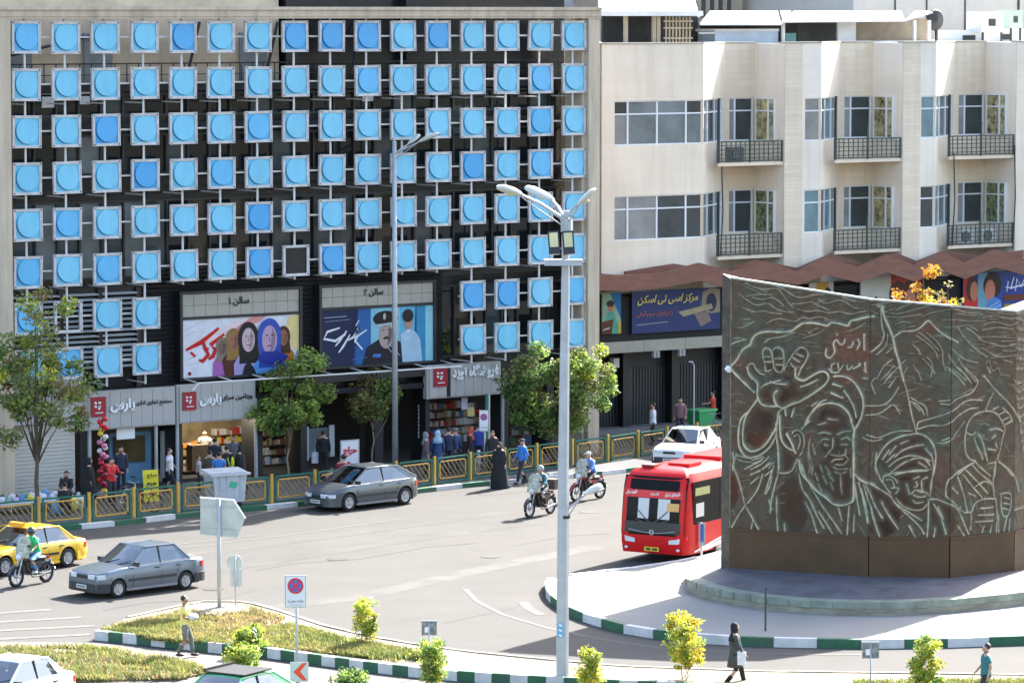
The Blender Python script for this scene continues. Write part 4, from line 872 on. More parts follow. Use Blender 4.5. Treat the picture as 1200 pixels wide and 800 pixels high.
b.inputs['Metallic'].default_value=.0; b.inputs['Specular IOR Level'].default_value=.22
bp=n.nodes.new('ShaderNodeBump'); bp.inputs['Strength'].default_value=.5; bp.inputs['Distance'].default_value=.03; n.links.new(t2.outputs[0],bp.inputs['Height']); n.links.new(bp.outputs[0],b.inputs['Normal'])
# the drawing: strokes listed per survey sheet, (ox, oy, scale)
SH={'A':(845,320,.15),'B':(1010,320,.1587),'C':(845,430,.15),'D':(1010,430,.1587),'E':(845,530,.15),'F':(1010,530,.1587)}
ST=[]   # (points px, half width m, height m, patina)
def st(sh_,txt,w=1.0,pt=.9,hh=.05):
    ox,oy,k=SH[sh_]; v=[float(q) for q in txt.replace(',',' ').split()]
    ST.append(([(ox+v[i]*k,oy+v[i+1]*k) for i in range(0,len(v),2)],w,hh,pt))
# --- waves
for t in ('100,85 170,70 250,105 340,125 430,120 470,145 500,190 540,240 570,270','90,155 150,165 220,220 290,250 370,235 430,275 500,300 570,305','90,265 170,270 260,300 340,295 400,310 480,318',
 '250,190 330,205 400,190 450,215 490,250','330,80 420,95 500,130 570,175 640,190 720,170 800,165','560,240 650,235 710,225 760,250 850,290','760,200 830,235 920,210 980,225 1040,270 1130,270','950,185 1030,215 1120,220 1190,215',
 '360,395 400,370 460,355 540,370 590,375 640,345 700,355 780,340 830,360','90,355 150,362 230,358','90,432 160,425 210,405 260,378','90,515 150,505 200,520','150,90 230,120 300,150','200,180 260,170 330,165 400,170','600,280 680,300 760,290 840,310 930,300 1020,320 1100,300 1170,290'):
    st('A',t,.62,.5,.035)
st('A','85,725 130,680 175,600 235,560 255,510 300,470 380,455 480,460 560,450 600,420 650,392 720,388 790,400 840,410 870,385 940,395 1000,410 1020,375 1080,360 1140,345 1195,335',1.25,1.0,.06)
st('A','345,540 390,510 470,498 550,470 580,465',.7,.7); st('A','690,470 730,440 760,430',.5,.5); st('A','640,510 700,490 770,470 810,440',.5,.5); st('A','990,455 1060,430 1140,385',.6,.6); st('A','90,555 130,535 190,520',.7,.8)
for t in ('0,290 60,275 120,300','0,345 50,325 120,325','160,280 250,300 350,280 440,255 500,235','180,320 290,325 390,310 440,300','250,275 330,235 420,215','440,320 520,290 600,275 680,265 760,290 860,290','60,230 120,235 200,215','600,345 700,345 800,355 900,350','880,330 960,315 1040,330 1110,335 1190,310','890,380 980,360 1080,385 1140,365','880,420 1000,400 1110,415','860,470 1000,470 1120,480','880,500 960,520 1040,540 1130,525','880,550 940,590 1020,615 1140,605','620,400 700,395 780,385 850,430','1000,290 1080,300 1190,295','240,380 300,360 360,365','260,430 330,400 400,390','700,300 800,310 880,300','1020,500 1080,500 1190,490','1030,570 1100,575 1190,560'):
    st('B',t,.6,.38,.035)
st('B','235,470 300,430 380,425 440,395 490,350 540,400 600,450 650,480 700,510',1.0,.85); st('B','150,245 160,300 175,345 200,400 230,480 245,560 270,640 290,720 310,800',1.2,.9,.07)
st('B','140,260 150,400 165,450 140,520 70,580',1,.7); st('B','120,245 170,250',1.2,.7);st('B','190,450 180,530 110,600',.7,.6); st('B','230,545 180,590',.6,.5)
for t in ('400,460 450,490 500,530 545,580 560,630','420,435 480,480 530,530 570,570','480,440 540,490 590,560 600,660 620,720','700,400 740,460 800,530 860,580 920,620','640,600 680,680 740,740 790,800','700,620 740,690 800,760 830,800','620,690 690,730 760,790','230,630 160,690 110,780','240,680 190,740 140,790','320,640 260,700 200,770','450,630 500,680 540,740','480,620 520,670 510,760','380,680 420,740 440,790','380,530 420,570 430,600','330,700 300,760','660,560 700,600 760,640 850,660','760,400 820,440 880,500'):
    st('B',t,.62,.55,.04)
for t in ('905,670 930,640 945,700 960,720','960,720 1000,700 1010,740','1040,640 1100,660','880,760 930,790'): st('B',t,.5,.4)
# lettering carved at the upper right of the first facet
for t in ('1125,480 1125,600','1075,515 1090,550 1070,590','1040,535 1025,575 1000,578','975,515 965,550 935,555 910,520 885,550 895,610 860,660 825,640 830,590','912,475 914,482'): st('A',t,.75,1.0,.05)
for t in ('1130,700 1135,770','1085,705 1095,715 1040,745','1035,725 1000,755 990,720','960,720 930,760 920,700','895,705 870,720 880,775 930,770','870,775 850,745'): st('A',t,.65,.9,.05)
st('C','1120,20 1135,40',.7,.8); st('C','1110,85 1145,90',.7,.8)
# --- raised hand
for t in ('335,660 335,610 355,585 385,590 405,615 412,660 420,740','412,600 440,578 475,585 495,620 500,700 480,770 440,765 425,740','340,660 350,720 360,765 400,755','500,760 520,710 560,650 610,590 640,580 680,605 685,650 655,710 630,750 610,800','215,740 230,710 260,708 275,740 310,780 345,790','215,740 225,790 250,830','350,690 400,690','350,650 395,650','430,665 490,665','550,700 590,740','575,655 625,690','600,625 650,650','440,710 490,715'):
    st('A',t,1.0,.8,.08)
for t in ('215,0 235,60 285,110 300,150 295,220 320,280 360,300 420,305 460,300','600,10 590,70 650,105 700,80 770,40 820,35 850,70 835,120 780,170 700,225 620,270 560,290 500,320 460,300 440,270 435,210 460,180','80,5 150,80 270,195','400,110 460,125 530,130','330,160 370,130 480,100','640,150 700,130 760,100'):
    st('C',t,1.25 if t[0] in '268' else .6,1.0,.08)
# sleeve
for t in ('290,255 230,340 190,375 165,410 150,480 145,560 160,640 210,700 290,695 350,660 400,610 440,530','235,340 205,380 185,450 180,540 190,610 240,655 310,640 370,590 430,490 450,420 460,350 500,320','440,440 445,560 460,680 460,800','130,680 105,760 105,800','470,380 470,470 480,560 520,620 570,650','510,330 515,375','580,320 560,385','520,520 560,590 590,670'):
    st('C',t,1.1,.95,.07)
for t in ('130,715 180,735 240,740','250,750 300,735 340,705','260,790 320,755 380,700','330,790 380,745','380,790 420,740'): st('C',t,.7,.75)
# turban and head
for t in ('890,70 960,70 1030,100 1080,160 1115,240 1120,320 1100,400 1060,480 1050,540 1045,640 1050,800','660,460 700,380 760,310 840,280 910,283 970,310 1020,370 1040,440 1055,490','970,185 1010,240 1045,310 1065,390','730,330 790,270 830,255','880,130 950,150','870,200 960,240','720,300 760,270','640,480 700,420'):
    st('C',t,1.1 if t[0] in '86' else .75,.95,.07)
for t in ('560,520 580,495 620,495 650,540 655,600 640,660 620,690','575,540 610,530 625,580 605,640','760,520 820,505 880,520','930,520 980,500 1030,495','780,590 810,560 860,560','960,560 1000,545 1030,570','895,550 890,620 870,650 820,700','870,680 930,690 980,680 990,640','820,600 850,610','960,600 1000,600','900,760 960,760 990,730','870,740 900,720 960,715','760,450 840,430','850,400 930,410','700,560 690,640 700,720','980,680 1000,720','720,600 740,680'):
    st('C',t,.7,.72,.06)
for t in ('880,110 920,130 990,125','895,150 940,165 980,150','940,170 940,250 950,320','720,110 715,150 720,180','780,100 800,160','740,160 760,220','760,240 790,300','800,180 830,240','840,160 880,220','1015,120 1020,190','700,100 690,160','820,110 860,170','860,230 880,290'): st('E',t,.6,.55,.05)
st('E','620,60 640,160 700,230 760,300 830,350 890,400 960,410 1020,390 1045,350 1045,160 1045,0',1.3,1.0,.08)
# robe folds
for t in ('635,90 660,170 740,320 820,450 900,560 950,635','615,170 640,280 700,370 760,500 810,590','770,460 820,540 875,630','665,390 710,480 735,560 760,640','450,0 455,140 430,240 400,370 390,470','445,150 500,160 560,140 600,50','100,0 110,120 145,220 180,350 195,410 240,490 260,530 300,600','195,410 130,510 90,585','330,170 290,290 210,400','440,350 440,470 450,610','920,420 950,530','1010,390 1000,500 990,640','1050,230 1070,380 1090,490','1080,230 1120,390 1150,550','1120,250 1200,530','240,600 255,530','500,560 505,620','410,130 350,180','400,80 330,130','420,100 380,220 350,320','300,190 240,240','310,140 240,170','320,90 240,130','250,50 190,35 130,20','330,30 250,60','400,190 390,250 360,320','380,370 400,440','320,60 190,130','1045,490 1040,620'):
    st('E',t,1.0,.85,.06)
st('E','1045,160 1100,215 1195,250',1.2,1.0)
for t in ('0,210 70,235 150,280 210,320','30,220 60,300 100,400 150,480','0,260 40,420 50,520','70,440 110,560 135,630','145,365 190,450 265,560','210,320 270,400 350,470 430,550 460,600','240,370 330,430 440,500','350,540 380,600 400,630','490,350 490,480 480,630','500,340 560,345 620,370 680,400 720,460 760,560 780,600','530,380 580,470 620,600','560,400 600,490','540,560 530,630','700,540 750,620'):
    st('F',t,1.0,.85,.06)
# second turbaned head
for t in ('110,790 100,720 130,640 190,560 280,510 360,495 420,490 480,515 525,570 545,640 540,720 525,800','200,730 260,680 340,650 420,655 470,680 500,720','190,790 260,775 360,765 480,760','240,660 300,610 380,580 450,570','150,680 200,610','180,700 240,640','290,560 340,540','200,640 250,580','470,600 510,650','420,700 480,740'):
    st('D',t,1.0 if t[:3]=='110' else .65,.85,.06)
for t in ('110,0 100,80 130,180 160,230 210,300','155,210 160,180 190,165 240,190 260,220','180,200 220,200 240,250','220,260 270,260 250,300','200,160 280,90 380,40 460,40 500,60','240,165 320,140 400,125 500,125','510,0 530,100 515,200 500,320','380,190 420,175','450,190 480,180','400,210 410,240 390,250','440,200 440,260 450,290 410,280','365,300 400,270 470,290 490,310','380,310 430,325 470,315','375,350 400,370 450,360','250,340 300,390 370,420 440,420 480,380','330,230 350,300'):
    st('F',t,.85,.75,.06)
# flag pole, folds around
for t in ('275,0 300,80 330,170 350,260 370,360 390,430 405,485','355,220 420,260 470,290 485,355','350,250 400,270 440,310 460,350','380,270 430,320','410,455 410,420 430,400 520,375 620,345 680,310 740,260 800,240 880,245','420,455 500,430 600,430 660,400 700,360 780,310 850,300','650,270 700,230 790,195 830,150 845,100 790,40 750,0','580,270 650,275','700,0 760,60 800,120','640,20 700,70 750,130','280,345 250,290 220,280 190,300 130,340 30,355','30,285 150,280 220,230 270,150','40,500 120,520 200,490 280,470 370,470','10,520 80,545 150,530','560,560 640,550 690,480 750,400','590,540 650,520','570,250 650,245','100,200 70,120 100,80','200,150 250,80','160,120 230,30'):
    st('D',t,.95 if t[:3]=='275' else .7,.7,.05)
# soldier
for t in ('760,640 750,560 760,460 785,390 840,340 920,322 980,340 1020,390 1045,450 1030,520 1010,600 990,680','760,640 790,680 830,690','890,60 960,150 1040,230 1110,310 1160,400','850,490 870,560 890,640 910,690','820,520 850,610 880,680','920,460 980,450 1030,470','930,520 960,500','900,600 960,610','920,710 980,700','960,560 970,590','830,700 890,760 940,800','700,790 770,730 820,700','1000,690 1060,750 1100,800','980,700 970,800','905,310 930,250 960,190','1000,290 960,310','1040,330 1000,350','1070,370 1030,390','1090,400 1050,420','1030,300 1080,350 1100,400','920,0 940,40','760,480 800,500 830,480'):
    st('D',t,.95,.8,.06)
for t in ('640,200 700,140 800,80','620,320 620,250 640,200','620,320 680,380 740,440 790,440 800,490 790,570','800,80 860,150 950,220','740,160 800,240 880,330','760,130 830,200 920,300','700,180 740,300 770,440','830,250 900,210 960,240','980,60 960,200 970,330','1000,70 1060,110 1120,180 1150,290','1010,305 1090,305 1080,440 1040,470 1020,400 1020,310','1040,330 1080,340','1035,370 1080,380','1030,410 1075,420','800,440 830,370 900,340 980,340','870,410 960,400','850,460 960,455','830,510 950,500','980,340 990,470 980,600','660,260 700,300','720,400 700,440','1000,460 1000,600','1060,480 1040,580','1085,490 1075,590','880,590 890,540','940,590 945,540','1120,420 1190,400','780,300 830,320'):
    st('F',t,.9,.72,.05)
for k in range(9): st('D','%d,%d %d,%d %d,%d'%(1110+k*9,90+k*60,1140+k*4,120+k*62,1190,100+k*60),.6,.5)
for k in range(6): st('B','%d,%d %d,%d'%(1130,330+k*75,1196,360+k*70),.6,.5)
# domes (heads, palm, fingers) and rusty fields
DO=[('C',920,500,150,230,.10),('C',480,190,200,130,.08),('A',375,660,38,80,.06),('A',458,660,38,85,.06),('A',600,680,50,90,.06),('F',400,270,150,160,.08),('D',330,660,200,160,.08),('D',930,560,110,140,.08),('F',920,470,60,100,.05),('C',310,520,110,120,.05)]
RU=[('A',1000,560,170,150,.9),('C',330,580,110,60,.5),('B',500,400,80,60,.7),('C',1000,80,100,60,.8),('C',690,580,60,100,.5),('A',150,700,60,60,.5),('E',120,250,60,120,.4),('F',580,100,60,140,.4),('B',30,600,40,160,.8)]
DK=[('C',490,190,200,120),('A',360,680,45,90),('A',460,680,45,90),('A',600,680,70,90),('C',900,480,150,220),('E',880,230,170,180),('C',320,480,125,160),('E',560,420,130,220),('F',400,270,140,150),('D',330,650,190,150),('F',620,480,110,120),('F',150,440,130,180),('D',930,560,100,150),('C',520,660,70,140),('E',90,280,50,160)]
rng=np.random.default_rng(5)
def facet(i,nu,nv,xr_):
    a,b_=K[i],K[i+1]; L=(b_-a).length; d=(b_-a)/L; q=Vector((d.y,-d.x)); z0=zb[0]+.03
    def uv(px,py):
        r=ray(px,py); # intersect with the vertical plane through a,b
        den=r.x*q.x+r.y*q.y; k=(a.x*q.x+a.y*q.y)/den; P_=Vector((r.x*k,r.y*k)); return (P_-a).dot(d), CAMH+r.z*k
    U=np.linspace(0,L,nu); top=np.linspace(ztop[i],ztop[i+1],nu)
    Vn=np.linspace(0,1,nv); UU=np.repeat(U[None,:],nv,0); ZZ=z0+Vn[:,None]*(top[None,:]-z0)
    Hh=np.zeros((nv,nu)); PA=np.zeros((nv,nu)); RUm=np.zeros((nv,nu))
    for s_,x,y,rx,ry,hh in DO:
        ox,oy,k=SH[s_]; px=ox+x*k; py=oy+y*k
        if not(xr_[0]-8<px<xr_[1]+8): continue
        u,z=uv(px,py); ru=rx*k/37; rz=ry*k/37; t=((UU-u)/ru)**2+((ZZ-z)/rz)**2; Hh+=hh*np.clip(1-t,0,1)**.6*1.6
    for s_,x,y,rx,ry,v in RU:
        ox,oy,k=SH[s_]; px=ox+x*k; py=oy+y*k
        if not(xr_[0]-8<px<xr_[1]+8): continue
        u,z=uv(px,py); ru=rx*k/37; rz=ry*k/37; t=((UU-u)/ru)**2+((ZZ-z)/rz)**2; RUm=np.maximum(RUm,v*np.clip(1.3-t,0,1))
    du=L/(nu-1)
    WA=np.full((nv,nu),.085); DKm=[]
    for s_,x,y,rx,ry in DK:
        ox,oy,k=SH[s_]; px=ox+x*k; py=oy+y*k
        if not(xr_[0]-15<px<xr_[1]+15): continue
        u,z=uv(px,py); ru=rx*k/37; rz=ry*k/37; t=((UU-u)/ru)**2+((ZZ-z)/rz)**2; WA*=np.clip((t-.8)*3,0.05,1); DKm.append((u,z,ru,rz))
    def line(p,w_,hh,pt):
        for j in range(len(p)-1):
            (u0,y0),(u1,y1)=p[j],p[j+1]; pad=w_*4
            i0=max(0,int((min(u0,u1)-pad)/du)); i1=min(nu,int((max(u0,u1)+pad)/du)+2)
            if i1<=i0: continue
            tt=(ztop[i]+ztop[i+1])/2-z0; j0=max(0,int((min(y0,y1)-pad-z0)/tt*nv)-4); j1=min(nv,int((max(y0,y1)+pad-z0)/tt*nv)+6)
            if j1<=j0: continue
            X_=UU[j0:j1,i0:i1]; Z_=ZZ[j0:j1,i0:i1]; dx=u1-u0; dz=y1-y0; l=dx*dx+dz*dz+1e-9
            t=np.clip(((X_-u0)*dx+(Z_-y0)*dz)/l,0,1); D=np.hypot(X_-u0-t*dx,Z_-y0-t*dz)
            e=np.exp(-(D/w_)**2); Hn=Hh0[j0:j1,i0:i1]; np.maximum(Hn,hh*e,out=Hn)
            pp=PA[j0:j1,i0:i1]; np.maximum(pp,pt*(np.exp(-(D/(w_*.62))**2)*1.0+.20*np.exp(-(D/(w_*3.0))**2)),out=pp)
    Hh0=np.zeros((nv,nu))
    for p,w_,hh,pt in ST:
        if max(q_[0] for q_ in p)<xr_[0]-3 or min(q_[0] for q_ in p)>xr_[1]+3: continue
        # smooth the stroke a little
        sm=[p[0]]
        for j in range(len(p)-1):
            p0=p[max(j-1,0)];p1=p[j];p2=p[j+1];p3=p[min(j+2,len(p)-1)]
            for t in (.33,.66,1):
                f=lambda c:.5*((2*p1[c])+(-p0[c]+p2[c])*t+(2*p0[c]-5*p1[c]+4*p2[c]-p3[c])*t*t+(-p0[c]+3*p1[c]-3*p2[c]+p3[c])*t**3)
                sm.append((f(0),f(1)))
        line([uv(*q_) for q_ in sm],(.017+.019*w_)*(1.15 if pt>=.9 else .85),hh*(1.3 if pt>=.9 else .8),pt if pt>=.9 else pt*1.0)
    # chiselled hatching: many short shallow strokes following the waves
    for _ in range(int(60*L)):
        u=rng.uniform(0,L); z=rng.uniform(z0,(ztop[i]+ztop[i+1])/2)
        if any(((u-a_)/c_)**2+((z-b_)/d_)**2<1 for a_,b_,c_,d_ in DKm): continue
        fr_=(z-z0)/6
        an=.35*math.sin(u*2.1+z*3)+(.9 if fr_<.5 else .0)*math.sin(u*1.3+2*i+z); ln=rng.uniform(.15,.5)
        if z<z0+2.5: an+=1.2
        line([(u,z),(u+ln*math.cos(an)*.5,z+ln*math.sin(an)*.5+.02),(u+ln*math.cos(an),z+ln*math.sin(an))],.022,.018,rng.uniform(.08,.34))
    PA=np.maximum(PA,WA); Hh+=Hh0*1.2; Hh[:, 0]=0; Hh[:,-1]=0; Hh[0,:]=0
    PA[-1,:]=1; PA[-2,:]=np.maximum(PA[-2,:],.6)
    if i==0: PA[:, :2]=np.maximum(PA[:,:2],.35)
    P3=np.stack([a.x+d.x*UU+q.x*(Hh+.03), a.y+d.y*UU+q.y*(Hh+.03), ZZ],-1).reshape(-1,3)
    idx=np.arange(nu*nv).reshape(nv,nu); F=np.stack([idx[:-1,:-1],idx[:-1,1:],idx[1:,1:],idx[1:,:-1]],-1).reshape(-1,4)
    me=bpy.data.meshes.new('relief_panel'); me.vertices.add(len(P3)); me.vertices.foreach_set('co',P3.ravel()); me.loops.add(F.size); me.loops.foreach_set('vertex_index',F.ravel().astype(np.int32))
    me.polygons.add(len(F)); me.polygons.foreach_set('loop_start',np.arange(0,F.size,4,dtype=np.int32)); me.polygons.foreach_set('use_smooth',np.ones(len(F),bool))
    for nm,arr in (('patina',PA),('rust',RUm)):
        A_=me.attributes.new(nm,'FLOAT','POINT'); A_.data.foreach_set('value',arr.ravel().astype(np.float32))
    me.materials.append(bz); me.update(calc_edges=True); me.validate()
    return obj('relief_panel',me,mon,True)
facet(0,230,380,(850,1020)); facet(1,140,370,(1016,1113)); facet(2,120,360,(1110,1189)); facet(3,60,150,(1186,1300))
facet(4,50,120,(1300,1400))
M_('corner_bracket',MB().cbox((K[0].x-.12,K[0].y-.05,HZ(K[0],432)),(.16,.14,.14),0,ry=.7),white_m)
# plinth: sloping grey slabs down to a round painted rim
pc=Vector((78.91,89.61)); rad=5.59
plinth=thing('round_plinth','round low plinth of sloping grey slabs with a peeling green rim under the bronze wall','plinth',(pc.x,pc.y,.2))
slab=mat('plinth_slab',(.105,.10,.115),.7,var=.3,scale=1.2,grime=.3); rimm=mat('plinth_rim',(.27,.25,.19),.8,var=.3,scale=1.5,stretch=(1,1,4),grime=.4); rimg=mat('plinth_rim_green',(.22,.25,.20),.75,var=.3,scale=2,grime=.4)
RP0=[Vector(p) for p in [(73.9,92.3),(73.42,90.7),(73.29,89.3),(73.46,87.95),(74.05,86.7),(74.9,85.7),(76.1,84.85),(77.7,84.42),(79.6,84.27),(81.5,84.3),(83.4,84.7),(85.2,85.5),(86.9,87),(88.2,89),(88.4,91.5),(87.6,94),(85.6,95.8),(82.5,97.0),(79.6,97.0),(77.3,95.9),(75.3,93.9)]]
RP=[]
for k in range(len(RP0)): a_,b_=RP0[k],RP0[(k+1)%len(RP0)]; RP+= [a_, a_.lerp(b_,.5)]
nR=len(RP); pc=Vector((80.5,90.8))
H1=.62
for k in range(nR):
    p,q_=RP[k],RP[(k+1)%nR]; pi_,qi=p.lerp(pc,.05),q_.lerp(pc,.05)
    part('rim_stone',MB().prism([tuple(p),tuple(q_),tuple(qi),tuple(pi_)],.15,H1-.22),rimm,plinth); 
    part('rim_cap',MB().prism([tuple(p.lerp(pc,-.004)),tuple(q_.lerp(pc,-.008)),tuple(qi.lerp(pc,.02)),tuple(pi_.lerp(pc,.02))],H1-.22,H1-.02),rimg,plinth)
    # sloping slab up to the wall base
    pn,qn=pc+(p-pc)*.80,pc+(q_-pc)*.80
    m=MB(); m.face([(*pi_,H1-.04),(*qi,H1-.04),(*qn,H1+.16),(*pn,H1+.16)]); part('plinth_slab',m,slab,plinth)
    part('top_slab',MB().face([(*pn,H1+.16),(*qn,H1+.16),(*pc,H1+.2)]),slab,plinth)
part('plinth_core',MB().prism([tuple(p.lerp(pc,.12)) for p in RP],.1,H1-.1),slab,plinth)
# ================================================================== vehicles
tyre=mat('tyre_rubber',(.015,.015,.015),.8,var=.15); chrome=mat('wheel_silver',(.45,.46,.47),.35,.6,var=.05); dkplastic=mat('dark_plastic',(.025,.026,.028),.5,var=.15)
lampg=mat('lamp_glass',(.62,.65,.68),.12,var=.05,spec=.9); tailr=mat('tail_lamp_red',(.45,.02,.015),.2,var=.05); seatm=mat('seat_fabric',(.05,.05,.055),.9,var=.2); platem=mat('plate_white',(.6,.6,.58),.4,var=.03)
def carglass(name,tint=(.55,.62,.62),a=.55):
    m=bpy.data.materials.new(name); m.use_nodes=True; n=m.node_tree; n.nodes.remove(n.nodes['Principled BSDF']); o=n.nodes['Material Output']
    t=n.nodes.new('ShaderNodeBsdfTransparent'); t.inputs[0].default_value=(tint[0]*a,tint[1]*a,tint[2]*a,1)
    g=n.nodes.new('ShaderNodeBsdfGlossy'); g.inputs[0].default_value=(.9,.95,1,1); g.inputs['Roughness'].default_value=.03
    f=n.nodes.new('ShaderNodeFresnel'); f.inputs[0].default_value=2.5; mx=n.nodes.new('ShaderNodeMixShader')
    n.links.new(f.outputs[0],mx.inputs[0]); n.links.new(t.outputs[0],mx.inputs[1]); n.links.new(g.outputs[0],mx.inputs[2]); n.links.new(mx.outputs[0],o.inputs[0]); return m
cglass=carglass('car_glass'); bglass=carglass('bus_glass',(.4,.45,.45),.35)
def wheel_mesh(r=.29,w=.19,sp=6):
    b=MB(); b.lathe([(r*.62,-w/2),(r*.93,-w/2),(r,-w*.32),(r,w*.32),(r*.93,w/2),(r*.62,w/2)],(0,0,0),28,axis='Y',cap=False); t=b.mesh('wheel',tyre,True)
    c=MB(); c.lathe([(r*.60,-w*.42),(r*.64,-w*.47),(r*.56,-w*.44),(r*.50,-w*.36),(.03,-w*.34)],(0,0,0),24,axis='Y',cap=False)
    for k in range(sp):
        a=2*math.pi*k/sp; c.cbox((r*.33*math.cos(a),-w*.43,r*.33*math.sin(a)),(r*.46,w*.12,r*.17),0,ry=-a)
    c.lathe([(r*.17,-w*.54),(r*.17,-w*.40)],(0,0,0),12,axis='Y'); b2=MB(); b2.lathe([(r*.5,-w*.30),(r*.5,-w*.26)],(0,0,0),20,axis='Y',mi=1); c.add(b2)
    return t,c.mesh('rim',[chrome,dkplastic],False)
WM={}
def add_wheel(t,x,y,r,w=.19,sp=6,rz=0):
    k=(r,w,sp)
    if k not in WM: WM[k]=wheel_mesh(r,w,sp)
    o=obj('wheel',WM[k][0],t,False,(x,y,r),(0,rnd.uniform(0,1.2),rz+(math.pi if y>0 else 0))); obj('rim',WM[k][1],o); return o
def car(name,label,p_front,p_rear,L,W,H,paint,kind='sedan',side=1,group=None,over_f=.75,clad=True,cat='car',sp=6,r=.29,wb=None):
    """p_front/p_rear: ground contact points (x,y) of the two wheels on the side we see"""
    pf,pr=Vector(p_front),Vector(p_rear); d=(pf-pr).normalized(); ang=math.atan2(d.y,d.x); wb=wb or (pf-pr).length; nrm=Vector((-d.y,d.x))*side
    xf=L/2-over_f; xr_=xf-wb; mid=(pf+pr)/2; c=mid+nrm*(-1)*(W/2-.1) if False else mid-nrm*(-(W/2-.1)) 
    c=c-d*((xf+xr_)/2); t=thing(name,label,cat,(c.x,c.y,0),ang,group)
    hw=W/2; hb=.62*H; # belt
    if kind=='sedan': xw0,xr0,xr1,xw1=L*.20,L*.02,-L*.24,-L*.375; hood_f,hood_b=.58*H*.86,hb*.985; tr=hb*1.0; tre=hb*.96
    if kind=='boxy':  xw0,xr0,xr1,xw1=L*.215,L*.045,-L*.235,-L*.355; hood_f,hood_b=.62*H*.82,hb*.98; tr=hb*1.03; tre=hb*1.0
    if kind=='hatch': xw0,xr0,xr1,xw1=L*.27,L*.06,-L*.28,-L*.47; hood_f,hood_b=.50*H*.84,hb*1.0; tr=hb*1.06; tre=hb*.98
    NL,NA={'hatch':(.85,.30),'sedan':(.75,.26),'boxy':(.5,.17)}[kind]
    def hwx(x):
        nl,na=(NL,NA) if x>0 else (.6,.18)
        e=abs(x)-(L/2-nl); return hw*(1-(na*(e/nl)**2.4 if e>0 else 0))
    def ztop(x):
        if x>xw0: u=(x-xw0)/(L/2-xw0); return hood_b+(hood_f-hood_b)*u**1.6
        if x<xw1: u=(xw1-x)/(L/2+xw1); return tr+(tre-tr)*u**1.3
        u=(x-xw1)/(xw0-xw1); return tr+(hood_b-tr)*u
    R_=r*1.17
    def zbot(x):
        z=.20+(.06*max(0,(abs(x)-(L/2-.3))/.3))
        for xc in (xf,xr_):
            if abs(x-xc)<R_: z=max(z,r+math.sqrt(R_*R_-(x-xc)**2))
        return z
    xs=sorted({round(v,3) for v in [-L/2+L*i/40 for i in range(41)]+[xc+R_*math.cos(a*math.pi/10) for xc in (xf,xr_) for a in range(11)]+[xw0,xw1,L/2-.04,-L/2+.04,L/2-.12,-L/2+.12]})
    def sec(x):
        zb_=zbot(x); zt_=ztop(x); h_=hwx(x); e=abs(x)-(L/2-.12); dr=0.05*(e/.12)**2 if e>0 else 0; zt_-=dr
        inner=(x<xw0-.02 and x>xw1+.02)
        P_=[(h_*.93,zb_),(h_*.985,max(zb_+.004,.32)),(h_,max(zb_+.012,.52)),(h_*.985,max(zb_+.02,zt_*.86)),(h_*.945,max(zb_+.03,zt_-.03)),(h_*.90,max(zb_+.034,zt_)),(h_*.5,zt_+.022),(0,zt_+.03)]
        return P_
    b=MB(); n=8; cols=2*n-1
    for x in xs:
        P_=sec(x); row=[(x,-y,z) for y,z in P_]+[(x,y,z) for y,z in reversed(P_[:-1])]; b.v+=row
    for i in range(len(xs)-1):
        xm=(xs[i]+xs[i+1])/2; cab=xw1+.02<xm<xw0-.02
        for k in range(cols-1):
            a=i*cols+k; b.f.append((a,a+cols,a+cols+1,a+1)); top=5<=k<=8
            b.m.append(1 if (cab and top) else 0)
    b.f.append(tuple(reversed(range(cols)))[::-1]); b.m.append(0); e=(len(xs)-1)*cols; b.f.append(tuple(e+k for k in reversed(range(cols)))); b.m.append(0)
    body=part('body',b,[paint,seatm],t,False)
    for p_ in body.data.polygons: p_.use_smooth=True
    body.data.set_sharp_from_angle(angle=R(32))
    part('underbody',MB().box(-L/2+.25,L/2-.25,-hw*.86,hw*.86,.17,.5),dkplastic,t,False)
    # cabin
    yb=hw*.90; yr=hw*.70; zr=H-.035; zb0=ztop(xw0)+.0; zb1=ztop(xw1); bl=ztop(0)
    rb=MB(); N=8
    for i in range(N+1):
        u=i/N; x=xr0+.03+(xr1-xr0-.06)*u; z=zr+(.075 if kind!='boxy' else .045)*math.sin(math.pi*(.12+.8*u))-.035
        rb.v+=[(x,yr*v,z-(.035*abs(v)**3)+ (0)) for v in (-1.03,-.9,-.5,0,.5,.9,1.03)]
    for i in range(N):
        for k in range(6): a=i*7+k; rb.f.append((a,a+7,a+8,a+1)); rb.m.append(0)
    m0=len(rb.v); rb.v+=[(v[0],v[1],v[2]-.035) for v in rb.v[:m0]]
    for i in range(N):
        for k in range(6): a=m0+i*7+k; rb.f.append((a,a+1,a+8,a+7)); rb.m.append(0)
    for i in range(N):
        for k,o_ in ((0,0),(6,0)): a=i*7+k; rb.f.append((a,a+7,a+7+m0,a+m0)); rb.m.append(0)
    for i in (0,N):
        for k in range(6): a=i*7+k; rb.f.append((a,a+1,a+1+m0,a+m0)); rb.m.append(0)
    roof=part('roof',rb,paint,t,False,True)
    xB=(xr0+xr1)/2+.05; xBb=xB+.02
    pb_=MB(); gp_=[]
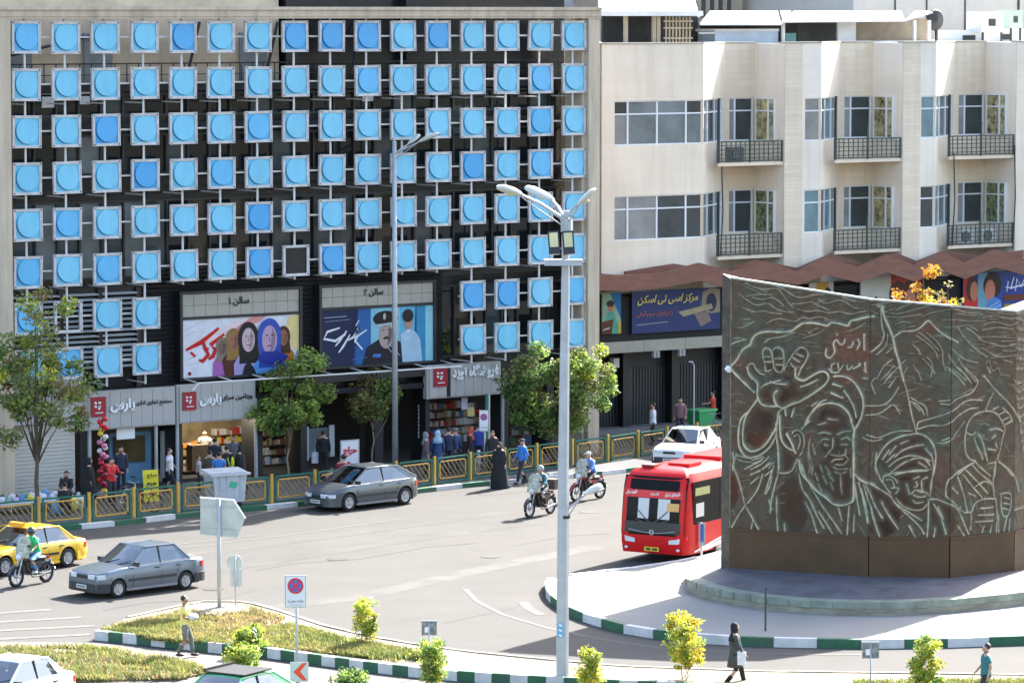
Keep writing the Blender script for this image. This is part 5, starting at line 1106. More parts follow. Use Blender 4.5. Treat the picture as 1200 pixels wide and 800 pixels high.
    for s in (-1,1):
        A0,A1,R1,C1=(xw0,s*yb,zb0-.02),(xr0,s*yr,zr-.02),(xr1,s*yr,zr-.03),(xw1,s*yb,zb1-.01)
        pb_.tube([A0,A1],.032,5); pb_.tube([A1,R1],.026,5); pb_.tube([(xBb,s*yb,bl-.02),(xB,s*(yr+.005),zr-.02)],.034,5,1); pb_.tube([R1,C1],.03,5)
        pb_.tube([A0,(xBb,s*yb,bl+.005),C1],.022,4)
        xc0=xw1+(.30 if kind!='hatch' else .42); xq=xr1+(.08 if kind!='hatch' else .2)
        # broad rear pillar
        C0=(xc0,s*yb,zb1+.01); Q0=(xq,s*yr,zr-.02)
        pb_.face([C0,Q0,R1,C1] if s<0 else [C1,R1,Q0,C0]); pb_.face([C1,R1,Q0,C0] if s<0 else [C0,Q0,R1,C1])
        e=.012
        g1=[(xw0-.06,s*yb,zb0+.01),(xBb+.03,s*yb,bl+.01),(xB+.03,s*yr,zr-.04),(xr0-.01,s*yr,zr-.04)]
        g2=[(xBb-.03,s*yb,bl+.01),(xc0,s*yb,zb1+.015),(xq,s*yr,zr-.04),(xB-.03,s*yr,zr-.04)]
        part('side_window',MB().face(g1),cglass,t,False); part('side_window',MB().face(g2),cglass,t,False)
    part('window_pillars',pb_,[paint,dkplastic],t,False)
    def screen(nm,x0,z0,x1,z1,y0,y1):
        b=MB()
        for i in range(5):
            u=i/4
            for k in range(7):
                v=-1+k/3; b.v.append((x0+(x1-x0)*u+(.05*(1-v*v))*(1 if x0>0 else -1)*(1-u*.6),(y0+(y1-y0)*u)*v,z0+(z1-z0)*u+.01*(1-v*v)))
        for i in range(4):
            for k in range(6): a=i*7+k; b.f.append((a,a+1,a+8,a+7)); b.m.append(0)
        return part(nm,b,cglass,t,False,True)
    screen('windscreen',xw0,zb0+.01,xr0+.02,zr-.03,yb*.97,yr*.97); screen('rear_window',xw1+.01,zb1+.015,xr1-.01,zr-.04,yb*.93,yr*.95)
    wp=MB()
    for y in (-.35,.25): wp.rod((xw0+.05,y,zb0+.03),(xw0-.14,y+.45,zb0+.16),.012,4)
    part('wipers',wp,black,t,False)
    for x,y in ((L*.02,-.36),(L*.02,.36),(-L*.19,0)):
        sw=.5 if y else 1.15
        part('seat',MB().cbox((x-.18,y,bl+.10),(.14,sw,.42),0,ry=-.15),seatm,t,False)
    part('steering_wheel',MB().tube([(xw0-.42,.36+.17*math.cos(a*.6),bl+.05+.17*math.sin(a*.6)) for a in range(11)],.018,5),black,t,False)
    for s in(-1,1):   # lamps, mirrors, handles, doors seams
        def corner(sgn,x_in,dx,z0,z1,y0,e=.012):
            pts=[]; X0=sgn*(L/2); 
            ys=[y0,y0+.12,None]
            o=[(X0+sgn*e,s*y0),(X0+sgn*e,s*(hwx(X0)*.82))]
            for f_ in (.06,.14,dx): o.append((X0-sgn*f_*1.0,s*(hwx(X0-sgn*f_)+e)))
            i_=[(p[0]-sgn*.06,p[1]*.9) for p in reversed(o)]
            poly=o+i_
            return MB().prism(poly if sgn*s>0 else poly[::-1],z0,z1)
        hz=ztop(L/2-.1)
        part('headlight',corner(1,0,.26,hz-.17,hz-.045,hwx(L/2)*.42),lampg,t,False)
        part('tail_light',corner(-1,0,.2,tre-.25,tre-.08,hwx(L/2)*.5),tailr,t,False)
        mb=MB().cbox((xw0-.18,s*(hw+.07),bl+.06),(.10,.20,.13)); part('wing_mirror',mb,dkplastic if kind!='hatch' else black,t,False)
        for x0,x1 in ((xw0-.12,xBb),(xBb,xr_+.12)):
            dd=part('door_seam',MB().tube([(x0,s*(hwx(x0)*.955+.006),bl-.05),(x0,s*(hw+.003),.55),(x0,s*(hw*.985+.003),.3)],.007,4),black,t,False)
            part('door_handle',MB().cbox((x1+.18,s*(hw*.985+.012),bl-.12),(.16,.03,.035)),dkplastic,t,False)
        part('door_seam',MB().tube([(xr_+.30,s*(hwx(0)*.95+.008),bl-.05),(xr_+.36,s*(hw+.003),.6)],.007,4),black,t,False)
        if clad: part('rubbing_strip',MB().box(xr_+R_+.05,xf-R_-.05,s*hw-.01 if s>0 else s*hw-.018,s*hw+.018 if s>0 else s*hw+.01,.47,.55),dkplastic,t,False); part('sill',MB().box(xr_+R_,xf-R_,s*hw*.96-.02,s*hw*.96+.02,.19,.27),mat('sill_grey',(.2,.2,.21),.4) if kind!='sedan' else paint,t,False)
        for xc in (xf,xr_):
            add_wheel(t,xc,s*(hw-.11),r,.19,sp)
            part('wheel_arch',MB().lathe([(R_*.98,-.02),(R_*.98,.3)],(xc,s*hw*.96 if s<0 else s*hw*.96-.28,r),20,axis='Y'),black,t,False) if False else None
    for xc in (xf,xr_): part('wheel_well',MB().box(xc-R_,xc+R_,-hw*.72,hw*.72,.3,r+R_*.95),black,t,False)
    # bumpers wrap the ends
    def bumper(sgn,z0,z1,dx,e,mt):
        o=[]
        for s in (-1,1):
            q=[(sgn*(L/2-f_),s*(hwx(L/2-f_)+e)) for f_ in (dx,.2,.1,.03)]+[(sgn*(L/2+e),s*hwx(L/2)*.8)]
            o+=q if s<0 else q[::-1]
        i_=[(sgn*(L/2-.3),hw*.8),(sgn*(L/2-.3),-hw*.8)]
        poly=o+i_; return part('bumper',MB().prism(poly if sgn>0 else poly[::-1],z0,z1),mt,t,False)
    bmt=dkplastic if kind=='boxy' else paint
    bumper(1,.20,.46,L/2-xf-R_-.01,.035,bmt); bumper(-1,.22,.50,L/2+xr_-R_-.01,.035,bmt)
    part('grille',MB().box(L/2+.0,L/2+.022,-hwx(L/2)*.38,hwx(L/2)*.38,hood_f-.15,hood_f-.06),black,t,False)
    part('number_plate',MB().box(L/2+.036,L/2+.05,-.25,.25,.30,.42),platem,t,False); part('number_plate',MB().box(-L/2-.05,-L/2-.036,-.25,.25,.52,.63),platem,t,False)
    b=MB()
    for k in range(7): b.box(L/2+.05,L/2+.054,-.2+.06*k,-.165+.06*k,.335,.39)
    part('plate_digits',b,black,t,False)
    part('air_intake',MB().box(L/2+.03,L/2+.04,-.35,.35,.215,.285),black,t,False)
    return t,dict(bl=bl,xw0=xw0,xB=xB,hw=hw,L=L,ang=ang,yb=yb,zr=zr,xr0=xr0,xr1=xr1)
def paintm(name,c,metal=.3,rough=.32,coat=.5,var=.03): return mat(name,c,rough,metal,var=var,scale=3,coat=coat)
g2=lambda x,y:tuple(G(x,y))[:2]
tx,_=car('parked_taxi' if False else 'yellow_taxi','yellow taxi saloon half out of frame at the left edge of the road',(g2(78,664)[0]-2.62,g2(78,664)[1]-.62),g2(78,664),4.4,1.7,1.40,paintm('taxi_yellow',(.80,.46,.012),0),'sedan',side=-1,cat='taxi',r=.31)
part('taxi_sign',MB().prism([(.1,-.28),(.28,-.28),(.28,.28),(.1,.28)],1.40,1.53),mat('taxi_sign_orange',(.7,.33,.03),.4),tx,False)
sd,sdi=car('grey_saloon_car','slate grey boxy saloon with black bumpers driven by a man, window down',g2(137,700),g2(216,690),4.18,1.66,1.50,paintm('saloon_slate',(.14,.17,.20),.5,.28),'boxy',side=-1,r=.28)
hb_,_=car('grey_hatchback','dark grey five door hatchback parked by the pavement fence',g2(405,599),g2(476,590.6),4.30,1.74,1.50,paintm('hatch_grey',(.10,.115,.125),.5,.28),'hatch',side=-1,sp=5,r=.32,over_f=.84,wb=2.72)
wc,_=car('white_saloon_car','white saloon on the far lane partly hidden behind the red bus',g2(812,548),(g2(812,548)[0]+2.05,g2(812,548)[1]+1.2),3.93,1.62,1.46,paintm('car_white',(.72,.73,.74),0,.3),'boxy',side=-1,r=.28)
p=g2(70,829); w2,_=car('white_saloon_car','bright white saloon cut off by the bottom left corner of the picture',(p[0]-2.45,p[1]-1.1),p,4.2,1.66,1.42,paintm('car_white',(.72,.73,.74),0,.3),'sedan',side=-1)
p=g2(328,850); gc,_=car('green_white_car','green roofed car with a dark roof edge at the bottom of the picture',(p[0]-2.2,p[1]-.9),p,3.9,1.65,1.44,paintm('car_green',(.08,.42,.16),0,.35),'hatch',side=-1)
part('roof_rack',MB().box(-1.0,.2,-.62,.62,1.445,1.475).box(-1.0,.2,-.62,-.56,1.47,1.53),black,gc,False)
for k in range(5): part('bonnet_stripe',MB().cbox((-1.3-.13*k,-.2,1.0+.0*k),(.07,1.0,.02),0,rz=.3,ry=-.9),white_m if k%2 else black,gc,False) if False else None
# ------------------------------------------------------------------ red city bus
bred=mat('bus_red',(.56,.010,.012),.35,var=.04,scale=2,spec=.25); bwhite=white_m
BX,BY=G(765,648,.32).x,G(765,648,.32).y; BW=2.5; BL=11.6; BH=3.05
bus=thing('red_city_bus','red city bus with black glazed front and lettered banner, tail hidden behind the bronze wall','bus',(BX,BY,0),R(203.3))
# local frame: +x is forward (world -X); the bus reaches back to x=-BL
def BP(nm,mb,mt,**k): return part(nm,mb,mt,bus,False,**k)
hwB=BW/2
front_prof=[(0,.32),(.06,.7),(.05,1.05),(-.0,1.6),(-.10,2.3),(-.22,2.75),(-.45,2.98),(-.9,3.06)]
def yplan(x):   # half width against distance from the nose
    d=-x; return hwB*(1-.10*max(0,1-d/.45)**2)
b=MB(); xs=[0,.02,.08,.2,.45,.9,1.6,4,8,11.4,11.6]; rows=[]
def sect(d):   # closed half section for a station d metres behind the nose base
    out=[]
    for z,iny in ((.32,.03),(.7,0),(1.05,0),(1.6,.0),(2.3,.02),(2.70,.05),(2.92,.16),(3.02,.4),(3.06,.8),(3.07,1.25)):
        nose=0
        for (x0,z0),(x1,z1) in zip(front_prof,front_prof[1:]):
            if z0<=z<=z1+.02: nose=x0+(x1-x0)*(z-z0)/(z1-z0)
        u=max(0,1-d/1.2)
        out.append((nose*u*1.0-d, (hwB-iny)*(1-.10*max(0,1-d/.45)**2), z))
    return out
for d in xs: 
    h_=sect(d); rows.append([(x,-y,z) for x,y,z in h_]+[(x,y,z) for x,y,z in reversed(h_)])
nc=20
for r_ in rows: b.v+=r_
for i in range(len(rows)-1):
    for k in range(nc-1): a=i*nc+k; b.f.append((a,a+nc,a+nc+1,a+1)); b.m.append(0)
for k in range(9): b.f.append((k,k+1,nc-2-k,nc-1-k)); b.m.append(0)
b.f.append(tuple((len(rows)-1)*nc+k for k in range(nc))); b.m.append(0)
BP('body',b,bred,smooth=True,fix=True)
bpy.data.objects[bus.children[0].name].data.set_sharp_from_angle(angle=R(35))
def frontpanel(z0,z1,y0,y1,e,nz=6,ny=12,side_wrap=True):
    m=MB()
    def nose(z):
        for (x0,a0),(x1,a1) in zip(front_prof,front_prof[1:]):
            if a0<=z<=a1: return x0+(x1-x0)*(z-a0)/(a1-a0)
        return 0
    for i in range(nz+1):
        z=z0+(z1-z0)*i/nz
        for k in range(ny+1):
            y=y0+(y1-y0)*k/ny; m.v.append((nose(z)+e-.10*abs(y/hwB)**6,y,z))
    for i in range(nz):
        for k in range(ny): a=i*(ny+1)+k; m.f.append((a,a+1,a+ny+2,a+ny+1)); m.m.append(0)
    return m
ink_black=mat('bus_black_gloss',(.006,.007,.008),.12,var=.05,spec=.12)
BP('front_mask',frontpanel(.92,2.80,-1.17,1.17,.016),ink_black,smooth=True)
BP('windscreen',frontpanel(1.22,2.13,-1.12,1.12,.026),mat('bus_screen',(.006,.007,.008),.05,var=.5,scale=1.5,spec=.1),smooth=True)
BP('route_display',frontpanel(2.38,2.70,-.9,.9,.030),mat('bus_display',(.005,.005,.005),.08,var=.1,spec=.1),smooth=True)
ban=BP('banner',frontpanel(2.12,2.36,-1.13,1.13,.034),mat('banner_red',(.62,.02,.02),.45,var=.03),smooth=True)
for y0,y1 in ((-.55,-.15),(.18,.62)): BP('sun_blind',frontpanel(1.45,2.1,y0,y1,.030,2,3),mat('blind_white',(.55,.56,.56),.6,var=.03))
BP('paper_notice',frontpanel(1.75,2.0,-1.0,-.6,.034,2,3),mat('notice_orange',(.62,.36,.12),.6,var=.05)) if False else BP('paper_notice',frontpanel(1.72,1.98,.52,.95,.036,2,3),mat('notice_orange',(.62,.36,.12),.6,var=.05))
BP('driver_panel',frontpanel(.98,1.35,-1.05,1.05,.032),mat('dash_black',(.012,.012,.013),.35),smooth=True)
for s_ in (-1,1):
    BP('wiper',MB().tube([(.075,s_*.05,1.3),(.06,s_*.28,1.48),(.03,s_*.55,1.72)],.016,4).tube([(.09,s_*.12,1.28),(.075,s_*.6,1.42)],.012,4),mat('wiper_grey',(.10,.10,.10),.4))
    BP('headlight',MB().prism([(.085,s_*.62),(.075,s_*.95),(.02,s_*1.12),(-.12,s_*1.2),(-.12,s_*.7)] if s_>0 else [(.085,s_*.62),(-.12,s_*.7),(-.12,s_*1.2),(.02,s_*1.12),(.075,s_*.95)],[.66,.68,.74,.80,.7] if s_>0 else [.66,.7,.80,.74,.68],[.78,.84,.90,.92,.85] if s_>0 else [.78,.85,.92,.90,.84]),lampg)
    BP('fog_lamp',MB().ball((.06,s_*.95,.48),(.03,.07,.05),8),lampg)
    BP('mirror',MB().tube([(-.12,s_*1.16,2.72),(.12,s_*1.2,2.70),(.16,s_*1.2,2.55)],.025,5).cbox((.16,s_*1.2,2.36),(.1,.2,.36)),black) if False else None
BP('chrome_strip',MB().tube([(.083,-.85,1.08),(.09,-.3,1.0),(.095,0,.99),(.09,.3,1.0),(.083,.85,1.08)],.014,4),chrome)
BP('emblem',MB().lathe([(.09,.0),(.09,.025)],(.085,0,1.02),14,axis='X').cbox((.115,0,1.02),(.01,.04,.14),1),[chrome,black])
BP('number_plate',MB().box(.075,.09,-.27,.27,.40,.54),mat('plate_yellow',(.68,.48,.03),.4))
BP('plate_digits',MB().box(.09,.094,-.2,-.04,.435,.505).box(.09,.094,.02,.2,.435,.505),black)
def bustext(s,y0,y1,z,m,h,x=.055,persian=True):
    # lettering across the nose: reads left to right for someone facing the bus
    o=text('lettering',s,m,0,y1-y0,0,0,bus,h=h,world=False,bold=.03,ext=.006,persian=persian)
    o.rotation_euler=(0,R(-4),R(90)); o.location=(x,y0,z); return o
bustext('BRT',-.28,.02,2.17,white_m,.12,.03,False) if False else None
bustext('شهرداری تهران',.42,.98,2.17,white_m,.15,-.045); bustext('اتوبوسرانی',-1.02,-.6,2.19,white_m,.14,-.045); bustext('شرکت واحد',-.1,.22,2.18,white_m,.12,-.03)
bustext('COMFORT',-.3,.18,1.17,chrome,.05,.075,False) if False else None
bustext('آکیا',-.13,.15,1.13,mat('badge_pale',(.5,.5,.48)),.06,.075) if False else None
# side we see is the left of the bus (+y local is world -Y)
def sidepanel(x0,x1,z0,z1,e,mt,nm,s=1):
    y=s*(hwB+e); return BP(nm,MB().box(x0,x1,min(y,y-s*.03),max(y,y-s*.03),z0,z1),mt)
sidepanel(-11.2,-.42,1.28,2.66,.004,ink_black,'side_glazing'); sidepanel(-11.2,-.42,1.28,2.66,.004,ink_black,'side_glazing',-1)
for k in range(6):
    x1=-.5-1.75*k; sidepanel(x1-1.66,x1,1.36,2.58,.010,mat('bus_side_glass',(.006,.007,.007),.05,var=.5,scale=1.2,spec=.12),'side_window'); sidepanel(x1-1.66,x1,1.36,2.58,.010,mat('bus_side_glass',(.012,.014,.013)),'side_window',-1)
sidepanel(-1.55,-.55,2.2,2.45,.015,mat('side_sticker',(.35,.38,.14),.5),'side_sticker')
sidepanel(-1.15,-.6,1.5,1.95,.014,mat('blind_white',(.55,.56,.56)),'side_notice')
BP('white_flash',MB().face([(-.5,hwB+.008,.36),(-5,hwB+.008,1.0),(-5,hwB+.008,1.12),(-.5,hwB+.008,.42)][::-1]).face([(-1.4,hwB+.008,.36),(-5,hwB+.008,.75),(-5,hwB+.008,.93),(-.8,hwB+.008,.40)][::-1]),white_m)
for x in (-2.3,-8.3):
    for y in (-1.1,1.1): add_wheel(bus,x,y,.45,.28,8)
BP('roof_hatch',MB().cbox((-1.6,.3,3.10),(.8,.8,.1)),bred); BP('roof_unit',MB().box(-6.5,-3.4,-.7,.7,3.03,3.17),bred); BP('roof_hatch',MB().cbox((-.9,-.55,3.07),(.5,.45,.08)),mat('hatch_dark',(.15,.02,.02)))
# ------------------------------------------------------------------ motorcycles (front = +x)
mred=paintm('moto_maroon',(.25,.02,.02),0); mblk=paintm('moto_black',(.015,.016,.018),0)
def motorcycle(label,pf,pr,tank,screen=None,carrier=False,group='motorcycles in traffic'):
    pf,pr=Vector(pf),Vector(pr); d=(pf-pr).normalized(); ang=math.atan2(d.y,d.x); c=(pf+pr)/2
    t=thing('motorcycle',label,'motorcycle',(c.x,c.y,0),ang,group); t.scale=(1.06,1.06,1.06); wb=1.28; r=.30
    P=lambda nm,mb,mt,**k: part(nm,mb,mt,t,False,**k)
    for x in (-wb/2,wb/2):
        w_=P('wheel',MB().tube([(x+(r-.035)*math.cos(a*math.pi/12),0,r+(r-.035)*math.sin(a*math.pi/12)) for a in range(25)],.052,6,cap=False),tyre)
        b=MB().tube([(x+(r-.085)*math.cos(a*math.pi/12),0,r+(r-.085)*math.sin(a*math.pi/12)) for a in range(25)],.014,4,cap=False)
        for k in range(6): a=k*math.pi/3+.3; b.tube([(x,.0,r),(x+(r-.09)*math.cos(a),0,r+(r-.09)*math.sin(a))],.013,4)
        b.lathe([(.05,-.06),(.05,.06)],(x,0,r),10,axis='Y'); part('rim',b,chrome,w_,False)
    b=MB()
    for y in (-.07,.07): b.tube([(wb/2,y,r),(wb/2-.22,y,.86)],.022,6)
    P('fork',b,chrome); P('mudguard',MB().tube([(wb/2+(r+.03)*math.cos(a),0,r+(r+.03)*math.sin(a)) for a in (.3,.8,1.3,1.8,2.4)],.05,6),tank); P('mudguard',MB().tube([(-wb/2+(r+.04)*math.cos(a),0,r+(r+.04)*math.sin(a)) for a in (.9,1.4,1.9,2.5,2.9)],.06,6),mblk)
    P('frame',MB().tube([(wb/2-.2,0,.84),(.18,0,.35),(-.15,0,.33),(-.25,0,.62),(-.6,0,.72)],.028,6).tube([(wb/2-.22,0,.82),(-.25,0,.64)],.028,6).tube([(-.15,.1,.34),(-wb/2,.1,r)],.022,5).tube([(-.15,-.1,.34),(-wb/2,-.1,r)],.022,5),mblk)
    P('engine',MB().cbox((.06,0,.42),(.34,.24,.22)).lathe([(.10,-.14),(.10,.14)],(-.08,0,.38),12,axis='Y').cbox((.15,0,.54),(.16,.16,.16),0,ry=.4),mat('engine_grey',(.18,.18,.18),.4,.5,var=.2))
    P('fuel_tank',MB().ball((.13,0,.76),(.26,.14,.12),10),tank,smooth=True); P('seat',MB().ball((-.32,0,.76),(.36,.13,.065),10),mblk,smooth=True); P('side_cover',MB().cbox((-.2,0,.6),(.3,.2,.2)),tank)
    P('handlebar',MB().tube([(wb/2-.36,-.34,1.0),(wb/2-.26,-.2,1.03),(wb/2-.24,0,.92),(wb/2-.26,.2,1.03),(wb/2-.36,.34,1.0)],.016,6),chrome); P('headlight',MB().ball((wb/2-.12,0,.86),(.1,.1,.1),10),lampg,smooth=True)
    P('exhaust',MB().tube([(.18,.12,.4),(.1,.14,.25),(-.2,.16,.26),(-.65,.17,.33)],[.02,.022,.03,.042],8),mat('exhaust_grey',(.16,.16,.16),.4,.5)); P('leg_shield',MB().cbox((.24,0,.55),(.14,.30,.36),0,ry=.35).cbox((-.02,0,.42),(.4,.26,.2)),mblk); P('tail_light',MB().cbox((-.72,0,.74),(.06,.12,.07)),tailr); P('number_plate',MB().cbox((-.78,0,.62),(.02,.18,.14)),platem)
    for s in (-1,1): P('mirror',MB().tube([(wb/2-.28,s*.22,1.03),(wb/2-.26,s*.28,1.18)],.008,4).cbox((wb/2-.26,s*.29,1.2),(.02,.11,.07)),black); P('turn_signal',MB().ball((wb/2-.16,s*.17,.86),.035,6),mat('amber',(.6,.25,.02),.3))
    P('footrest',MB().rod((0,-.26,.33),(0,.26,.33),.016,5),black)
    if screen: P('windshield_cover',MB().xprism([(0,0)],0,0) if False else cover(wb),screen,smooth=True)
    if carrier: P('carrier_box',MB().cbox((-.74,0,1.0),(.36,.44,.34)),mat('box_brown',(.10,.05,.04),.7,var=.2))
    return t,c,ang
def cover(wb):
    b=MB(); n=7
    for i in range(8):
        u=i/7; z=.84+.62*u; hw_=(.27-.0*u)*math.sqrt(max(.05,1-max(0,(u-.55)/.45)**2*.8)); 
        for k in range(n): v=-1+2*k/(n-1); b.v.append((wb/2-.16-.14*u-.08*v*v,hw_*v,z))
    for i in range(7):
        for k in range(n-1): a=i*n+k; b.f.append((a,a+1,a+n+1,a+n)); b.m.append(0)
    m0=len(b.v); b.v+=[(v[0]-.02,v[1],v[2]) for v in b.v[:m0]]
    b.f+=[tuple(m0+q for q in reversed(f)) for f in b.f[:]]; b.m=[0]*len(b.f); return b
cov=mat('shield_cloth',(.48,.48,.38),.8,var=.45,scale=9)
M1=motorcycle('black motorcycle with pale front shield ridden beside the yellow taxi',g2(16,688),g2(57,681),mblk,cov)
M2=motorcycle('motorcycle with a white shield cover and a box behind, nearest the lamp post',g2(617.5,607),g2(648,601),mblk,cov,True)
M3=motorcycle('motorcycle with a pale shield cover nearer the pavement fence, behind the lamp post',g2(672,588),g2(706,583),mred,cov)
# ================================================================== people
skinm=mat('skin',(.46,.27,.18),.6,var=.05); skind=mat('skin_tan',(.32,.18,.11),.6,var=.05); hairm=mat('hair_black',(.012,.010,.009),.55,var=.2); eyem=mat('eye_dark',(.02,.015,.012),.3,var=0); lipm=mat('lip',(.33,.12,.10),.5,var=0); shoem=mat('shoe',(.02,.018,.016),.5,var=.1)
cloths={}
def cloth(c): 
    k='cloth_%02x%02x%02x'%tuple(int(min(v,1)*255) for v in c)
    return mat(k,c,.85,var=.14,scale=6,bump=.25,bscale=14)
def etube(b,L,n=10,mi=0):    # L: (x,y,z,rx,ry)
    b0=len(b.v)
    for x,y,z,rx,ry in L:
        for k in range(n): a=2*math.pi*k/n; b.v.append((x+rx*math.cos(a),y+ry*math.sin(a),z))
    for i in range(len(L)-1):
        for k in range(n): a=b0+i*n+k; c=b0+i*n+(k+1)%n; b.f.append((a,c,c+n,a+n)); b.m.append(mi)
    b.f.append(tuple(b0+k for k in reversed(range(n)))); b.m.append(mi); e=b0+(len(L)-1)*n; b.f.append(tuple(e+k for k in range(n))); b.m.append(mi); return b
def stand(): return dict(pelvis=(0,0,.93),spine=(0,0,1.13),chest=(0,0,1.33),neck=(0,0,1.49),hl=(.015,0,1.57),ht=(.0,0,1.66),
    sL=(0,.17,1.42),sR=(0,-.17,1.42),eL=(-.01,.23,1.14),eR=(-.01,-.23,1.14),wL=(.06,.24,.90),wR=(.06,-.24,.90),
    hL=(0,.09,.90),hR=(0,-.09,.90),kL=(.02,.10,.50),kR=(.02,-.10,.50),aL=(0,.10,.08),aR=(0,-.10,.08))
def pose(name):
    p=stand()
    if name=='walk': p.update(kL=(.18,.10,.51),aL=(.26,.10,.10),kR=(.02,-.10,.50),aR=(-.24,-.10,.13),eL=(-.09,.23,1.15),wL=(-.02,.24,.92),eR=(.06,-.23,1.15),wR=(.22,-.22,.97))
    if name=='walk2': p.update(kR=(.16,-.10,.51),aR=(.20,-.10,.09),kL=(.0,.10,.50),aL=(-.20,.10,.12),eR=(-.08,-.23,1.15),wR=(-.02,-.24,.92),eL=(.05,.23,1.15),wL=(.2,.22,.97))
    if name=='carry': p.update(kL=(.16,.10,.51),aL=(.20,.10,.10),kR=(.02,-.10,.50),aR=(-.20,-.10,.12),eL=(-.02,.22,1.14),wL=(.20,.10,1.10),eR=(-.02,-.24,1.14),wR=(.22,-.12,1.08))
    if name=='reach': p.update(eL=(.15,.22,1.2),wL=(.36,.16,1.2),eR=(.13,-.22,1.18),wR=(.34,-.16,1.12))
    if name=='ride': 
        dz=-.07; p=dict(pelvis=(-.22,0,.90),spine=(-.15,0,1.08),chest=(-.08,0,1.26),neck=(-.03,0,1.41),hl=(.0,0,1.49),ht=(-.01,0,1.58),sL=(-.06,.18,1.34),sR=(-.06,-.18,1.34),eL=(.08,.27,1.12),eR=(.08,-.27,1.12),wL=(.26,.31,1.05),wR=(.26,-.31,1.05),
          hL=(-.2,.10,.86),hR=(-.2,-.10,.86),kL=(.20,.20,.74),kR=(.20,-.20,.74),aL=(.02,.22,.40),aR=(.02,-.22,.40))
    if name=='sit':
        p=dict(pelvis=(-.1,0,.42),spine=(-.08,0,.62),chest=(-.03,0,.80),neck=(.0,0,.96),hl=(.03,0,1.04),ht=(.02,0,1.13),sL=(-.02,.17,.89),sR=(-.02,-.17,.89),eL=(.12,.22,.66),eR=(.12,-.22,.66),wL=(.3,.12,.56),wR=(.3,-.12,.56),
          hL=(-.08,.10,.40),hR=(-.08,-.10,.40),kL=(.32,.14,.46),kR=(.32,-.14,.46),aL=(.34,.13,.08),aR=(.34,-.13,.08))
    if name=='drive':
        p=dict(pelvis=(-.1,0,.42),spine=(-.14,0,.62),chest=(-.15,0,.80),neck=(-.13,0,.96),hl=(-.10,0,1.04),ht=(-.11,0,1.13),sL=(-.14,.17,.89),sR=(-.14,-.17,.89),eL=(.02,.22,.72),eR=(.02,-.24,.78),wL=(.26,.12,.78),wR=(.2,-.3,.86),
          hL=(-.08,.10,.40),hR=(-.08,-.10,.40),kL=(.32,.14,.46),kR=(.32,-.14,.46),aL=(.5,.13,.2),aR=(.5,-.13,.2))
    return p
def body_mesh(p,fem=False):
    V=[];E=[];Rr=[]
    def nd(c,r,par=None):
        V.append(tuple(c)); Rr.append(r if hasattr(r,'__len__') else (r,r)); i=len(V)-1
        if par is not None: E.append((par,i))
        return i
    lerp=lambda a,b,t:tuple(Vector(a).lerp(Vector(b),t))
    pe=nd(p['pelvis'],(.125,.125)); sp=nd(p['spine'],.115,pe); ch=nd(p['chest'],.135,sp); ub=nd(lerp(p['chest'],p['neck'],.55),.10,ch); ne=nd(p['neck'],.052,ub); hl=nd(p['hl'],.082,ne); hm=nd(lerp(p['hl'],p['ht'],.55),.094,hl); ht=nd(p['ht'],.082,hm)
    nose=nd((p['hl'][0]+.098,p['hl'][1],p['hl'][2]+.03),.014,hl)
    for s in 'LR':
        sg=1 if s=='L' else -1
        sh=nd(p['s'+s],.056,ub); el=nd(p['e'+s],.040,sh); mid=nd(lerp(p['e'+s],p['w'+s],.35),.038,el); wr=nd(p['w'+s],.026,mid)
        d=(Vector(p['w'+s])-Vector(p['e'+s])).normalized(); side=Vector((0,0,1)).cross(d); side=side.normalized() if side.length>.1 else Vector((1,0,0)); pal=nd(Vector(p['w'+s])+d*.05,(.034,.022),wr); bend=Vector((.25,0,-.2))
        for k,l in enumerate((.055,.068,.074,.066,.05)):
            if k==0: a=Vector(p['w'+s])+d*.045+side*.032; b_=a+d*.025+side*.022; t0=nd(a,.010,pal); nd(b_,.009,t0)
            else:
                a=Vector(p['w'+s])+d*.088+side*(.030-.019*(k-1)); t0=nd(a,.0095,pal); t1=nd(a+d*l*.5,.009,t0); nd(a+(d+bend*.6).normalized()*l,.0075,t1)
        hi=nd(p['h'+s],.082,pe); kn=nd(p['k'+s],.056,hi); cf=nd(lerp(p['k'+s],p['a'+s],.35),.052,kn); an=nd(p['a'+s],.036,cf); he=nd((p['a'+s][0]+.05,p['a'+s][1],p['a'+s][2]-.035),.034,an); nd((p['a'+s][0]+.16,p['a'+s][1],p['a'+s][2]-.05),.026,he)
    me=bpy.data.meshes.new('body'); me.from_pydata(V,E,[]); o=link(bpy.data.objects.new('body',me))
    m=o.modifiers.new('skin','SKIN'); m.use_smooth_shade=True; me.skin_vertices
    for i,r in enumerate(Rr): me.skin_vertices[0].data[i].radius=r
    me.skin_vertices[0].data[0].use_root=True
    o.modifiers.new('sub','SUBSURF').levels=1
    out=bpy.data.meshes.new_from_object(o.evaluated_get(bpy.context.evaluated_depsgraph_get())); bpy.data.objects.remove(o); bpy.data.meshes.remove(me); out.name='body'
    return out
BM={}
